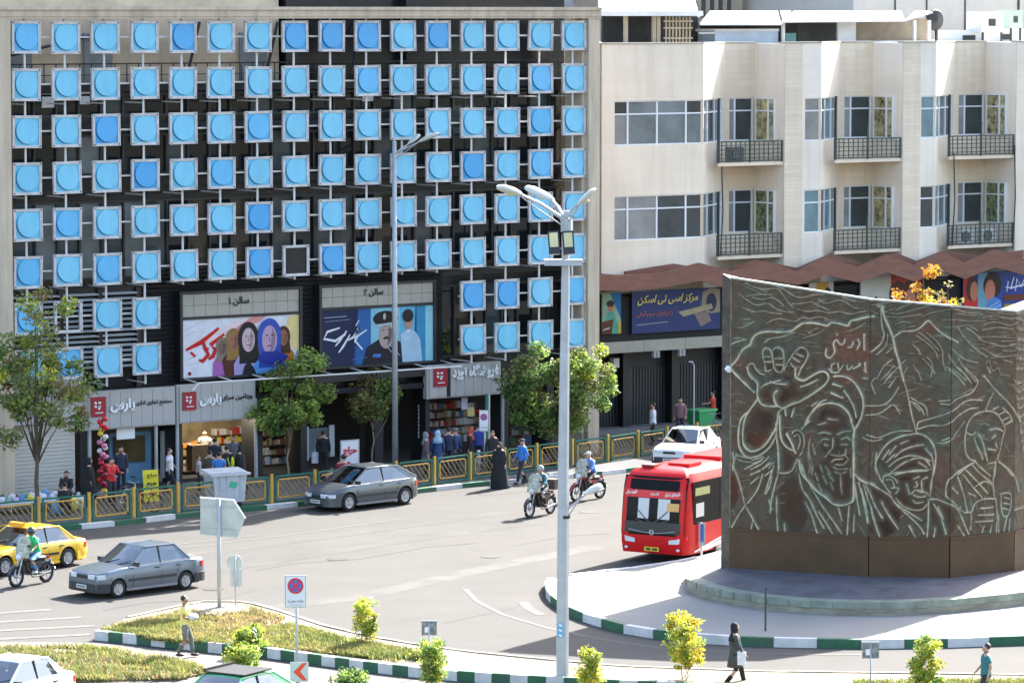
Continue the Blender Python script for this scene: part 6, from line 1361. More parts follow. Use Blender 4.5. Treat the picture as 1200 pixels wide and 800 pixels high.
def person(label,loc,rz,ps='stand',top=(.3,.3,.3),legs=(.04,.04,.05),head='hair',sleeve='short',skin=None,scale=1.0,coat=0,group=None,scarf=(.01,.01,.012),z=.14,face=0,shoes=None):
    t=thing('person',label,'person',(loc[0],loc[1],z),rz,group); t.scale=(scale,)*3; p=pose(ps); sk=skin or skinm
    if ps not in BM: BM[ps]=body_mesh(p)
    me=BM[ps] if sk is skinm else BM.setdefault(ps+'d',BM[ps].copy()); me.materials.clear() if False else None
    if not me.materials: me.materials.append(sk)
    o=obj('body',me,t); P=lambda nm,mb,mt,**k: part(nm,mb,mt,t,False,smooth=True,**k)
    V=lambda k:Vector(p[k]); H=V('hl').lerp(V('ht'),.5)
    if head!='veil':
        for s in (-1,1): pass
        P('eyes',MB().ball(tuple(V('hl')+Vector((.082,.03,.045))),(.012,.014,.009),6).ball(tuple(V('hl')+Vector((.082,-.03,.045))),(.012,.014,.009),6),eyem)
        P('mouth',MB().cbox(tuple(V('hl')+Vector((.083,0,-.025))),(.015,.045,.01)),lipm); P('ears',MB().ball(tuple(V('hl')+Vector((.0,.092,.03))),(.02,.012,.03),6).ball(tuple(V('hl')+Vector((.0,-.092,.03))),(.02,.012,.03),6),sk)
    if head=='hair': P('hair',MB().ball(tuple(H+Vector((-.042,0,.030))),(.088,.096,.088),10),hairm)
    if head=='grey': P('hair',MB().ball(tuple(H+Vector((-.042,0,.030))),(.088,.096,.088),10),mat('hair_grey',(.16,.15,.14),.6))
    if head=='helmet': P('helmet',MB().ball(tuple(H+Vector((-.01,0,.02))),(.135,.125,.135),12),paintm('helmet_dark',(.03,.03,.035),0)); P('visor',MB().ball(tuple(H+Vector((.035,0,.0))),(.10,.105,.06),10),glass('visor',(.02,.02,.02)))
    if head=='helmetgrey': P('helmet',MB().ball(tuple(H+Vector((-.01,0,.03))),(.135,.125,.125),12),paintm('helmet_grey',(.30,.31,.32),0))
    if head in('cap','whitecap'): P('cap',MB().ball(tuple(H+Vector((-.01,0,.05))),(.108,.10,.07),10).cbox(tuple(H+Vector((.11,0,.045))),(.1,.13,.012)),cloth((.55,.55,.53) if head=='whitecap' else (.05,.05,.07)))
    hip=V('pelvis'); tb=MB()
    chx=V('chest'); lean=(V('neck')-V('pelvis'))
    low=coat if coat else (.02 if ps in('ride','sit','drive') else -.06)
    L=[]
    zb=hip.z+low if coat==0 else hip.z-coat
    f=lambda z:(hip+(V('neck')-hip)*max(0,(z-hip.z)/max(.01,(V('neck').z-hip.z))))
    zt=V('neck').z
    prof=[(zb,.15,.185),(hip.z,.145,.18),(hip.z+.2,.125,.165),(hip.z+.38,.14,.195),(hip.z+.47,.125,.20),(zt-.03,.075,.10),(zt+.005,.055,.06)]
    if coat: prof=[(zb,.21,.24),(zb+coat*.5,.185,.22)]+prof[1:]
    etube(tb,[(f(z).x,f(z).y,z,rx,ry) for z,rx,ry in sorted(prof)],12)
    for s in 'LR':
        e=.62 if sleeve=='short' else 1; S,El,W_=V('s'+s),V('e'+s),V('w'+s)
        pts=[S+Vector((0,0,.0)),S.lerp(El,.5),S.lerp(El,.68)] if sleeve=='short' else [S,S.lerp(El,.5),El,El.lerp(W_,.5),El.lerp(W_,.93)]
        rs_=[.072,.066,.064] if sleeve=='short' else [.072,.062,.055,.048,.040]
        tb.tube(pts,rs_,8)
    P('shirt' if not coat else 'coat',tb,cloth(top))
    if coat<.8:
        lb=MB()
        for s in 'LR':
            Hh,Kk,Aa=V('h'+s),V('k'+s),V('a'+s); lb.tube([Hh+Vector((0,0,.03)),Hh.lerp(Kk,.5),Kk,Kk.lerp(Aa,.5),Aa+Vector((0,0,.03))],[.100,.088,.070,.066,.058],9)
        etube(lb,[(hip.x,hip.y,hip.z-.10,.11,.16),(hip.x,hip.y,hip.z+.04,.135,.172)],10); P('trousers',lb,cloth(legs))
    sb=MB()
    for s in 'LR': A_=V('a'+s); sb.ball((A_.x+.06,A_.y,A_.z-.04),(.135,.05,.045),8)
    P('shoes',sb,cloth(shoes) if shoes else shoem)
    if head in('scarf','chador'):
        c=cloth(scarf); b=MB(); hx,hy,hz=H
        etube(b,[(hx-.03,hy,hz-.36,.16,.21),(hx-.02,hy,hz-.24,.14,.19),(hx-.015,hy,hz-.14,.10,.115),(hx-.02,hy,hz-.02,.108,.112),(hx-.025,hy,hz+.07,.10,.10),(hx-.03,hy,hz+.12,.06,.06),(hx-.03,hy,hz+.135,.01,.01)],12)
        P('headscarf',b,c)
        P('face',MB().ball((hx+.045,hy,hz-.015),(.06,.058,.082),8),sk)
    if head=='chador':
        b=MB(); n=16; rs__=random.Random(int(loc[0]*10)); Lv=[(.02,.30,.33),(.3,.29,.32),(.7,.25,.29),(1.05,.21,.26),(1.28,.19,.245),(1.40,.16,.20)]
        b0=0
        for z_,rx,ry in Lv:
            for k in range(n): a=2*math.pi*k/n; w_=1+.07*math.sin(5*a+z_*2)*(1.4-z_); b.v.append((rx*w_*math.cos(a)-.02,ry*w_*math.sin(a),z_*zt/1.49))
        for i in range(len(Lv)-1):
            for k in range(n): b.f.append((i*n+k,i*n+(k+1)%n,(i+1)*n+(k+1)%n,(i+1)*n+k)); b.m.append(0)
        P('chador',b,cloth(scarf))
    return t
def gz(px,py,z=.14): p=G(px,py,z); return (p.x,p.y)
def face(dx,dy): return math.atan2(dy,dx)
RIGHT=face(.82,-.57); LEFT=face(-.82,.57); CAM=face(-.57,-.82); AWAY=face(.57,.82); ALONG=0.0
# foreground and road
pm1=person('man in a pale yellow shirt and grey trousers carrying a white bundle along the median',gz(217,770,.0),RIGHT,'carry',(.78,.66,.20),(.16,.17,.15),'hair',z=0.01,skin=skind)
bd=thing('cloth_bundle','white bundle carried in the arms of the man in the yellow shirt','bundle',(*gz(217,770,0),1.08),RIGHT); part('bundle_cloth',MB().ball((.22,0,.06),(.17,.28,.10),10),cloth((.62,.62,.6)),bd,False,smooth=True); part('bundle_tie',MB().tube([(.22,-.02,.17),(.40,-.02,.06),(.22,-.02,-.05)],.012,5),cloth((.3,.3,.3)),bd,False)
person('woman in a black headscarf and dark grey coat walking with a white bag',gz(861,806,.0),RIGHT,'walk',(.055,.055,.05),(.012,.012,.014),'scarf','long',coat=.36,z=.01)
bg_=thing('handbag','white shoulder bag carried by the woman in the dark coat','bag',(*gz(866,806,0),.01),RIGHT); part('bag_body',MB().prism([(-.07,-.30),(.15,-.30),(.16,-.22),(-.06,-.22)],.66,1.0),cloth((.62,.62,.6)),bg_,False); part('strap',MB().tube([(.0,-.26,1.0),(.0,-.2,1.3),(.08,-.26,1.0)],.014,5),cloth((.5,.5,.48)),bg_,False)
person('man in a teal green shirt walking at the bottom right corner',gz(1155,832,.0),LEFT,'walk',(.03,.16,.17),(.03,.03,.04),'hair','short',z=.01)
person('man in a bright blue shirt striding along the road beside the fence',gz(612,567,0),face(-.9,.1),'walk',(.05,.22,.60),(.03,.035,.05),'cap','long',z=.0)
person('woman wholly in a black chador waiting at the kerb',gz(585,572,0),face(-.8,-.6),'stand',(.01,.01,.012),(.01,.01,.012),'chador','long',coat=.5,z=.0)
# riders
def rider(M,label,top,legs,head,**k):
    t,c,ang=M; return person(label,(c.x,c.y),ang,'ride',top,legs,head,z=.03,scale=1.06,**k)
rider(M1,'rider in a green shirt, jeans and dark helmet beside the yellow taxi',(.03,.50,.17),(.10,.26,.50),'helmet',skin=skind,shoes=(.5,.5,.5))
rider(M2,'rider in a patterned teal and red top with a grey helmet near the lamp post',(.05,.16,.20),(.03,.03,.035),'helmetgrey',sleeve='long')
rider(M3,'rider in a blue shirt and white cap nearer the fence',(.10,.24,.62),(.02,.02,.022),'whitecap',sleeve='long')
t,c,ang=M1; person('bareheaded passenger in white sitting in front on the motorcycle beside the taxi',(c.x+.42*math.cos(ang),c.y+.42*math.sin(ang)),ang,'ride',(.66,.62,.58),(.05,.05,.06),'helmet',z=-.02,scale=.92,skin=skind) if False else None
# drivers
def driver(car_t,inf,label,top):
    a=car_t.rotation_euler[2]; x,y=inf['L']*.02,.33; c=car_t.location; return person(label,(c.x+x*math.cos(a)-y*math.sin(a),c.y+x*math.sin(a)+y*math.cos(a)),a,'drive',top,(.05,.05,.06),'hair','short',z=.13,skin=skind)
driver(sd,sdi,'driver of the slate grey saloon leaning an arm at the open window',(.45,.46,.48))
driver(tx,sdi,'driver inside the yellow taxi at the left edge',(.5,.5,.5))
# pavement, left to right
person('man in a white short sleeved shirt and dark trousers walking past the vitamin shop',gz(199,579),RIGHT,'walk2',(.66,.68,.72),(.02,.022,.03),'hair')
person('person in a red vest by the balloon column',gz(131,592),face(.2,-1),'reach',(.55,.03,.03),(.03,.03,.035),'hair',sleeve='long')
person('person in dark navy behind the balloon column',gz(142,577),CAM,'stand',(.03,.035,.06),(.02,.02,.025),'hair',sleeve='long')
person('woman in a black chador standing left of the balloon column',gz(105,592),RIGHT,'stand',(.01,.01,.012),(.01,.01,.01),'chador','long',coat=.5)
person('seated street vendor in black by the goods spread at the pale shutter',gz(76,604),AWAY,'sit',(.015,.015,.018),(.02,.02,.02),'hair',sleeve='long')
person('person crouched behind the pile of goods near the pale shutter end',gz(78,590),CAM,'sit',(.02,.02,.02),(.02,.02,.02),'hair',sleeve='long')
C2='crowd outside the vitamin shop'
person('shopper in a bright blue shirt standing outside the vitamin shop',gz(257,584),AWAY,'stand',(.04,.17,.45),(.03,.03,.04),'hair',group=C2)
person('shopper in an olive jacket beside the blue shirt',gz(246,582),AWAY,'stand',(.06,.06,.035),(.02,.02,.02),'hair',sleeve='long',group=C2)
person('youth in black with a yellow side stripe at the vitamin shop',gz(266,576),AWAY,'stand',(.02,.02,.022),(.02,.02,.02),'hair',sleeve='long',group=C2); yb_=thing('sling_bag','yellow sling bag on the back of the youth in black','bag',(*gz(268,577),1.25)); part('bag_body',MB().ball((.1,-.12,.0),(.07,.07,.24),8),cloth((.65,.6,.03)),yb_,False,smooth=True); part('strap',MB().tube([(.0,-.12,-.2),(-.1,-.1,.2)],.02,5),cloth((.65,.6,.03)),yb_,False)
person('woman in a black chador at the right of the vitamin shop crowd',gz(281,576),LEFT,'stand',(.01,.01,.012),(.01,.01,.01),'chador','long',coat=.5,group=C2)
person('shopper in a black jacket facing the vitamin shop counter',gz(252,566),AWAY,'stand',(.02,.02,.025),(.03,.03,.03),'hair',sleeve='long',group=C2)
person('child in a white and black top in front of the counter',gz(233,574),RIGHT,'stand',(.4,.4,.42),(.02,.02,.02),'hair',scale=.75,group=C2)
person('tall shopper in grey behind the vitamin shop crowd',gz(273,563),CAM,'stand',(.1,.1,.11),(.02,.02,.02),'hair',sleeve='long',group=C2)
person('shopkeeper in a pale top behind the cartons',gz(240,556),CAM,'stand',(.5,.48,.46),(.02,.02,.02),'hair',group=C2)
person('figure wholly in black carrying a white carrier bag between the two trees',gz(379,557),face(.6,.8),'stand',(.012,.012,.014),(.012,.012,.014),'hair','long')
cb=thing('carrier_bag','white carrier bag hanging from the hand of the black clad figure','bag',(*gz(369,557),.62)); part('bag_body',MB().prism([(-.13,-.05),(.13,-.05),(.13,.05),(-.13,.05)],0,.42),cloth((.6,.62,.64)),cb,False); part('bag_handle',MB().tube([(-.06,0,.42),(0,0,.55),(.06,0,.42)],.01,4),cloth((.6,.62,.64)),cb,False)
person('man in a maroon shirt sitting with his back to the road behind the grey hatchback',gz(403,575),AWAY,'sit',(.26,.02,.04),(.02,.02,.03),'hair',sleeve='short',scale=1.15)
person('small child in pink beside the man in maroon',gz(388,578),AWAY,'sit',(.6,.32,.36),(.1,.08,.1),'hair',scale=.8)
C3='crowd outside the bookshop'
person('woman in a pale blue headscarf and navy coat outside the bookshop',gz(513,557),AWAY,'stand',(.03,.07,.17),(.02,.02,.03),'scarf','long',scarf=(.32,.44,.58),coat=.5,group=C3)
person('tall person in dark navy beside the pale blue headscarf',gz(526,556),AWAY,'stand',(.02,.03,.06),(.02,.03,.05),'hair','long',scale=1.06,group=C3)
person('woman in a grey headscarf and mauve coat at the left of the bookshop crowd',gz(499,559),RIGHT,'stand',(.10,.07,.09),(.02,.02,.02),'scarf','long',scarf=(.16,.17,.2),coat=.5,group=C3)
person('shopper in denim blue with a bag outside the bookshop',gz(533,553),AWAY,'stand',(.06,.12,.24),(.03,.05,.1),'grey','long',group=C3)
person('woman in a rust red headscarf right of the bookshop crowd',gz(551,553),LEFT,'stand',(.02,.02,.025),(.02,.02,.02),'scarf','long',scarf=(.40,.07,.03),coat=.5,group=C3)
person('person in royal blue looking into the bookshop',gz(561,548),AWAY,'stand',(.03,.06,.26),(.02,.02,.04),'hair','long',group=C3)
person('child in a white hat beside the no parking sign',gz(561,560),LEFT,'stand',(.4,.4,.48),(.3,.3,.35),'whitecap','long',scale=.62,group=C3)
person('person in black behind the railing right of the no parking sign',gz(577,557),CAM,'stand',(.02,.02,.022),(.02,.02,.02),'hair','long',group=C3)
person('woman in a white and navy chador behind the broad tree',gz(688,531),LEFT,'stand',(.04,.05,.12),(.02,.02,.03),'scarf','long',scarf=(.4,.42,.55),coat=.5)
person('man in a white shirt and dark trousers crossing the shaded pavement',gz(765,521),LEFT,'stand',(.62,.64,.72),(.015,.016,.02),'hair','long',skin=skind)
person('person in a striped maroon and white top with a white bag',gz(797,514),CAM,'walk2',(.22,.12,.14),(.03,.03,.04),'hair','long')
cb=thing('carrier_bag','white carrier bag held by the person in the striped top','bag',(*gz(803,514),.35)); part('bag_body',MB().prism([(-.12,-.05),(.12,-.05),(.12,.05),(-.12,.05)],0,.35),cloth((.6,.62,.64)),cb,False); part('bag_handle',MB().tube([(-.05,0,.35),(0,0,.48),(.05,0,.35)],.01,4),cloth((.6,.62,.64)),cb,False)
person('person in a red top leaning over behind the green bin',gz(835,505),LEFT,'reach',(.5,.05,.03),(.04,.06,.09),'hair','short')
# ================================================================== trees, shrubs, grass
def leafmat(name,c,tr=.4):
    m=bpy.data.materials.new(name); m.use_nodes=True; n=m.node_tree; b=n.nodes['Principled BSDF']; b.inputs['Roughness'].default_value=.55
    g=n.nodes.new('ShaderNodeNewGeometry'); t=n.nodes.new('ShaderNodeTexNoise'); t.inputs['Scale'].default_value=2.5; n.links.new(g.outputs['Position'],t.inputs[0])
    mr=n.nodes.new('ShaderNodeMapRange'); mr.inputs[1].default_value=.3; mr.inputs[2].default_value=.7; mr.inputs[3].default_value=.65; mr.inputs[4].default_value=1.35; n.links.new(t.outputs[0],mr.inputs[0])
    v=n.nodes.new('ShaderNodeVectorMath'); v.operation='SCALE'; v.inputs[0].default_value=c; n.links.new(mr.outputs[0],v.inputs['Scale']); n.links.new(v.outputs[0],b.inputs['Base Color'])
    tl=n.nodes.new('ShaderNodeBsdfTranslucent'); n.links.new(v.outputs[0],tl.inputs[0]); mx=n.nodes.new('ShaderNodeMixShader'); mx.inputs[0].default_value=tr
    n.links.new(b.outputs[0],mx.inputs[1]); n.links.new(tl.outputs[0],mx.inputs[2]); n.links.new(mx.outputs[0],n.nodes['Material Output'].inputs[0]); return m
lg=leafmat('leaf_green',(0.110,0.211,0.048)); ld=leafmat('leaf_dark',(0.054,0.110,0.030)); ly=leafmat('leaf_yellow',(0.567,0.459,0.041)); lo=leafmat('leaf_olive',(0.203,0.211,0.076)); lb_=leafmat('leaf_brown',(0.254,0.169,0.068)); ll=leafmat('leaf_light',(0.270,0.389,0.076)); lgold=leafmat('leaf_gold',(0.750,0.486,0.027)); lgold2=leafmat('leaf_orange',(.60,.26,.02)); lyg=leafmat('leaf_yellowgreen',(0.459,0.486,0.054))
bark=mat('bark',(.11,.085,.06),.9,var=.3,scale=6,bump=.6,bscale=20); barkp=mat('bark_pale',(.26,.20,.13),.9,var=.25,scale=6,bump=.4,bscale=20)
def leaves(name,clumps,nleaf,size,mats,wts,parent,seed,flat=.35,stuffy=False,elong=1.6):
    rg=np.random.default_rng(seed); C_=np.array([c[:3] for c in clumps]); Rr=np.array([c[3] for c in clumps]); N=nleaf
    ci=rg.integers(0,len(C_),N); off=rg.normal(size=(N,3)); off/=np.linalg.norm(off,axis=1)[:,None]; off*=(rg.uniform(0,1,N)**.45)[:,None]*Rr[ci][:,None]; P_=C_[ci]+off*np.array([1,1,.8])
    nrm=rg.normal(size=(N,3))+np.array([0,0,flat*2]); nrm/=np.linalg.norm(nrm,axis=1)[:,None]; a=rg.normal(size=(N,3)); u=np.cross(nrm,a); u/=np.linalg.norm(u,axis=1)[:,None]; v=np.cross(nrm,u)
    s=(size*rg.uniform(.6,1.35,N))[:,None]; u=u*s*elong*.5; v=v*s*.5; dz=nrm*s*.15
    V=np.stack([P_-u,P_+v-dz,P_+u,P_-v-dz],1).reshape(-1,3); F=np.arange(N*4,dtype=np.int32)
    me=bpy.data.meshes.new(name); me.vertices.add(N*4); me.vertices.foreach_set('co',V.ravel()); me.loops.add(N*4); me.loops.foreach_set('vertex_index',F); me.polygons.add(N); me.polygons.foreach_set('loop_start',np.arange(0,N*4,4,dtype=np.int32))
    for m_ in mats: me.materials.append(m_)
    cm=rg.choice(len(mats),len(C_),p=np.array(wts)/sum(wts)); r2=rg.choice(len(mats),N,p=np.array(wts)/sum(wts)); mi=np.where(rg.uniform(size=N)<.6,cm[ci],r2)
    me.polygons.foreach_set('material_index',mi.astype(np.int32)); me.update(calc_edges=True); o=obj(name,me,parent,True); return o
def tree(name,label,base,trunk_h,ells,nclump,nleaf,size,mats,wts,seed,tr=.09,bk=None,clump=(.25,.5),lean=(0,0),cat='tree',group=None,z=.14,limbs=9,multi=1):
    """ells: (dx,dy,z,rx,ry,rz) relative to base"""
    rg=random.Random(seed); x,y=base; t=thing(name,label,cat,(x,y,z),0,group); bk=bk or bark
    cl=[]
    tot=sum(e[3]*e[4]*e[5] for e in ells)
    for e in ells:
        for _ in range(max(2,int(nclump*e[3]*e[4]*e[5]/tot))):
            while 1:
                q=[rg.uniform(-1,1) for _ in range(3)]; l=math.sqrt(sum(v*v for v in q))
                if .25<l<1: break
            k=(.55+.45*l)/l*l
            cl.append((x+e[0]+q[0]*e[3],y+e[1]+q[1]*e[4],e[2]+q[2]*e[5],rg.uniform(*clump)))
    b=MB(); ztop_=max(e[2] for e in ells)
    tops=[]
    for k in range(multi):
        ox,oy=(rg.uniform(-.25,.25),rg.uniform(-.25,.25)) if multi>1 else (0,0)
        pts=[(x+ox*.3,y+oy*.3,z-.05)]; n=5
        for i in range(1,n+1): u=i/n; pts.append((x+ox+lean[0]*u+rg.uniform(-.05,.05),y+oy+lean[1]*u+rg.uniform(-.05,.05),z+trunk_h*u))
        pts.append((x+ox+lean[0],y+oy+lean[1],ztop_)); rr=[tr*1.25]+[tr*(1-.5*i/n) for i in range(1,n+1)]+[tr*.25]; b.tube(pts,rr,8); tops.append(pts)
    part('trunk',b,bk,t,smooth=True)
    for k in range(limbs):
        pts=tops[k%len(tops)]; c=cl[rg.randrange(len(cl))]; s=Vector(pts[rg.randrange(3,len(pts)-1)]); e=Vector(c[:3]); m_=s.lerp(e,.5)+Vector((0,0,-.1+rg.uniform(-.1,.2)))
        part('limb',MB().tube([s,m_,e],[tr*.42,tr*.28,tr*.08],5),bk,t,smooth=True)
    leaves('crown',cl,nleaf,size,mats,wts,t,seed)
    return t
def gv(px,py,z=.14): p=G(px,py,z); return (p.x,p.y)
def Zh(b,py): return HZ(b,py)
# street trees along the pavement
b=gv(44,608); z0,z1=Zh(b,525),Zh(b,352)
tree('street_tree','tall thin leaved tree in front of the pale shutter at the left edge',b,3.2,[(.3,0,4.6,1.9,1.3,1.3),(-.6,.2,5.2,1.4,1.2,1.5),(.5,0,6.9,1.1,1,1.3),(1.3,.2,3.5,.9,.8,.6),(-1.0,.1,3.1,.9,.8,.5),(1.6,0,4.6,.7,.7,.8)],80,8000,.09,[lo,ll,lg,lyg,lb_],[6,2.5,3,1,1.2],11,.10,limbs=16,clump=(.3,.6))
b=gv(338,560)
tree('street_tree','leafy bright green tree hiding the pavement left of the grey hatchback',b,1.9,[(0,0,3.1,1.55,1.3,1.25),(.5,0,4.2,1.3,1.1,.8),(-.7,.1,2.5,.85,.8,.7),(1.2,0,3.3,.7,.7,.8)],70,11500,.085,[lg,ll,lo,lyg],[4,4,4,.6],12,.055,barkp,limbs=10,clump=(.28,.5))
b=gv(437,549)
tree('street_tree','smaller brownish tree in front of the dark shopfront left of the far lamp post',b,1.8,[(0,0,2.9,1.0,.9,.85),(.2,0,3.7,.6,.6,.5),(-.6,0,2.7,.5,.5,.4),(.9,0,3.0,.35,.4,.4)],42,4200,.08,[lo,lb_,ll,lg],[4,3,1.5,2],13,.05,barkp,limbs=10)
b=gv(648,545)
tree('street_tree','broad full tree with a yellowing right side behind the near lamp post',b,1.6,[(-.3,.3,2.9,1.7,1.4,1.5),(-.6,.2,4.0,1.1,1,.9),(.1,.3,1.9,1.4,1.2,.6)],76,12500,.088,[lg,lo,ll,ld],[4,5,2,1],14,.12,limbs=10,clump=(.32,.55))
o=[o for o in bpy.data.objects if o.name.startswith('street_tree')][-1]
bx=gv(690,545); cl=[(bx[0]-.1+rnd.uniform(-.9,.8),bx[1]+rnd.uniform(-.5,.5),rnd.uniform(2.1,4.7),rnd.uniform(.3,.5)) for _ in range(26)]
leaves('crown',cl,4600,.085,[lyg,ll,lg,lo],[2.2,3,2,4],o,15)
b=gv(1060,470); b=(101.5,112.5)
p=ray(1082,340); k=112.0/p.y; b=(p.x*k,112.0); zc=CAMH+p.z*k
tree('street_tree','golden yellow tree rising behind the top edge of the bronze wall',b,zc-2.2,[(0,0,zc-.7,.9,.8,.9),(.1,0,zc+.55,.45,.4,.6),(-.7,0,zc-.4,.6,.5,.5),(.7,0,zc-.7,.6,.5,.6)],40,2400,.09,[lgold,lgold2,ly,lb_],[4,4,2,1.5],16,.09,limbs=22,clump=(.2,.4))
# bare winter-thin tree beside it
p=ray(1112,345); k=112.5/p.y; b=(p.x*k,112.5); zc=CAMH+p.z*k
tree('street_tree','nearly bare twiggy tree right of the golden tree behind the bronze wall',b,zc-2.0,[(0,0,zc-.3,.6,.5,.9)],16,160,.10,[lb_,lo],[1,1],17,.07,limbs=26,clump=(.15,.3))
# young trees and shrubs on the median
def sap(label,px,py,top,w,mats,wts,seed,n=900,bare=.3,size=.05,cat='tree',group='young trees on the median',name='sapling',z=.2):
    b=gv(px,py,z); h=HZ(b,top); wd=w/44/2
    es=[(0,0,z+(h-z)*(.35+.5*u),wd*(.85 if u in (0,1) else 1),wd,(h-z)*.22) for u in (0,.5,1)]
    return tree(name,label,b,(h-z)*bare,es,60,int(n*2.6),size,mats,wts,seed,.016,barkp,clump=(.10,.24),cat=cat,z=z,limbs=10,multi=3,group=group)
sap('slim young tree on the grass between the no stopping sign and the small square sign',428,756,704,30,[lyg,ly,ll,lg],[4,2,3,1],21,900)
sap('young tree in front of the painted kerb beside the small square sign back',505,806,753,30,[ll,lg,lyg],[3,3,3],22,1200)
sap('small yellow green bush at the foot of the near lamp post on its right',691,812,765,26,[lyg,ly,ll],[4,3,3],23,1200)
sap('bushy yellow young tree between the near lamp post and the woman in black',801,795,722,44,[ly,lyg,ll],[4,4,2],24,1500,size=.055)
sap('compact yellow green young tree at the bottom right beside a small sign back',1086,816,749,34,[lyg,ly,lg,ll],[4,2,3,2],25,1700)
sap('low rounded shrub in front of the painted kerb right of the man in yellow',285,789,757,40,[ll,lyg,lg],[4,3,2],26,1300,bare=.1,cat='shrub',name='shrub',group=None,z=.05)
sap('dark green low shrub at the bottom edge between the red chevron and the young tree',412,812,786,42,[lg,ld,ll],[4,2,3],27,1200,bare=.1,cat='shrub',name='shrub',group=None,z=.05)
sap('tuft of long bright leaves growing on the median above the painted kerb',292,760,738,36,[ll,lyg,lg],[4,3,2],28,420,bare=.1,cat='shrub',name='shrub',group=None,size=.12)
sap('yellowing ground plant at the right edge of the median grass beside the kerb',495,772,762,26,[lo,lyg],[3,3],29,300,bare=.1,cat='shrub',name='shrub',group=None) 
# grass: blades as one object each patch
def inpoly(P_,poly):
    x,y=P_[:,0],P_[:,1]; c=np.zeros(len(P_),bool); j=len(poly)-1
    for i in range(len(poly)):
        xi,yi=poly[i]; xj,yj=poly[j]; c^=((yi>y)!=(yj>y))&(x<(xj-xi)*(y-yi)/(yj-yi+1e-12)+xi); j=i
    return c
def grass(name,poly,z,n,h,mats,wts,seed,bald=.35):
    rg=np.random.default_rng(seed); pl_=np.array(poly); lo_,hi=pl_.min(0),pl_.max(0); Q=rg.uniform(lo_,hi,(n*3,2)); Q=Q[inpoly(Q,poly)]
    f=np.sin(Q[:,0]*2.1+seed)*np.cos(Q[:,1]*1.7)+.6*np.sin(Q[:,0]*5+Q[:,1]*4)+rg.normal(0,.5,len(Q)); Q=Q[f>bald*2-1][:n]; N=len(Q)
    a=rg.uniform(0,6.28,N); hh=h*rg.uniform(.4,1.3,N); w_=.028*rg.uniform(.7,1.6,N); l=rg.normal(0,.45,(N,2))*hh[:,None]
    V=np.zeros((N,3,3)); V[:,0,:2]=Q+np.stack([np.cos(a),np.sin(a)],1)*w_[:,None]; V[:,1,:2]=Q-np.stack([np.cos(a),np.sin(a)],1)*w_[:,None]; V[:,2,:2]=Q+l; V[:,:2,2]=z; V[:,2,2]=z+hh
    me=bpy.data.meshes.new(name); me.vertices.add(N*3); me.vertices.foreach_set('co',V.ravel()); me.loops.add(N*3); me.loops.foreach_set('vertex_index',np.arange(N*3,dtype=np.int32)); me.polygons.add(N); me.polygons.foreach_set('loop_start',np.arange(0,N*3,3,dtype=np.int32))
    for m_ in mats: me.materials.append(m_)
    zone=(np.sin(Q[:,0]*1.3+2)+np.sin(Q[:,1]*1.9+seed))*.25+.5; r=rg.uniform(size=N)*.6+zone*.4; th=np.cumsum(wts)/sum(wts); me.polygons.foreach_set('material_index',np.searchsorted(th,r).clip(0,len(mats)-1).astype(np.int32)); me.update(calc_edges=True)
    o=obj(name,me); o['kind']='stuff'; o['label']='short yellow green grass growing on the median soil'; return o
ggr=leafmat('grass_green',(.145,.19,.05),.35); gyl=leafmat('grass_yellow',(.30,.27,.08),.35); gdry=leafmat('grass_dry',(.36,.27,.14),.3)
gp1=pl([(117,738),(205,722),(250,742),(262,757),(180,750)],.2); grass('grass',gp1,.2,16000,.16,[ggr,gyl,gdry],[4,3,2],31,.3)
gp2=pl([(225,735),(200,720),(240,712),(292,712),(335,726),(300,745),(262,756)],.2); grass('grass',gp2,.2,9000,.14,[gdry,gyl,ggr],[5,3,3],32,.45)
gp3=pl([(262,757),(300,742),(340,732),(385,745),(440,756),(498,767),(470,776),(400,768),(320,761)],.2); grass('grass',gp3,.2,17000,.15,[ggr,gyl,gdry],[4,3,2],33,.3)
gp4=pl([(-30,755),(40,759),(100,758),(168,766),(252,786),(210,795),(60,798),(-30,798)],.06); grass('grass',gp4,.06,14000,.15,[gyl,ggr,gdry],[4,3,3],34,.45)
gp5=pl([(1000,799),(1250,798),(1250,812),(1000,812)],.2); grass('grass',gp5,.2,6000,.14,[gyl,ggr,gdry],[4,4,2],35,.2)
gp6=pl([(190,712),(230,706),(300,706),(310,712),(240,716)],.2)
# ================================================================== street furniture
def W(b,py): return HZ(b,py)
lampw=mat('lamp_head_pale',(.52,.53,.48),.4,var=.1); lensy=mat('lamp_lens',(.62,.56,.28),.2,var=.15)
def lamphead(b,c,d,L=.95):      # cobra head from c along horizontal unit d, rising slightly
    c=Vector(c); d=Vector(d); up=Vector((0,0,1)); q=d.cross(up).normalized()
    n=10; secs=[(0,.05,.05),(.12,.10,.09),(.35,.20,.13),(.7,.22,.14),(.9,.16,.10),(1,.03,.02)]
    b0=len(b.v)
    for u,w_,h_ in secs:
        for k in range(n): a=2*math.pi*k/n; p_=c+d*(L*u)+q*(w_*math.cos(a))+up.cross(q).cross(q)*0+Vector((0,0,1))*(h_*math.sin(a)*(1 if math.sin(a)>0 else .5)); b.v.append(tuple(p_))
    for i in range(len(secs)-1):
        for k in range(n): b.f.append((b0+i*n+k,b0+i*n+(k+1)%n,b0+(i+1)*n+(k+1)%n,b0+(i+1)*n+k)); b.m.append(0)
    b.f.append(tuple(b0+k for k in range(n))); b.m.append(0); return b
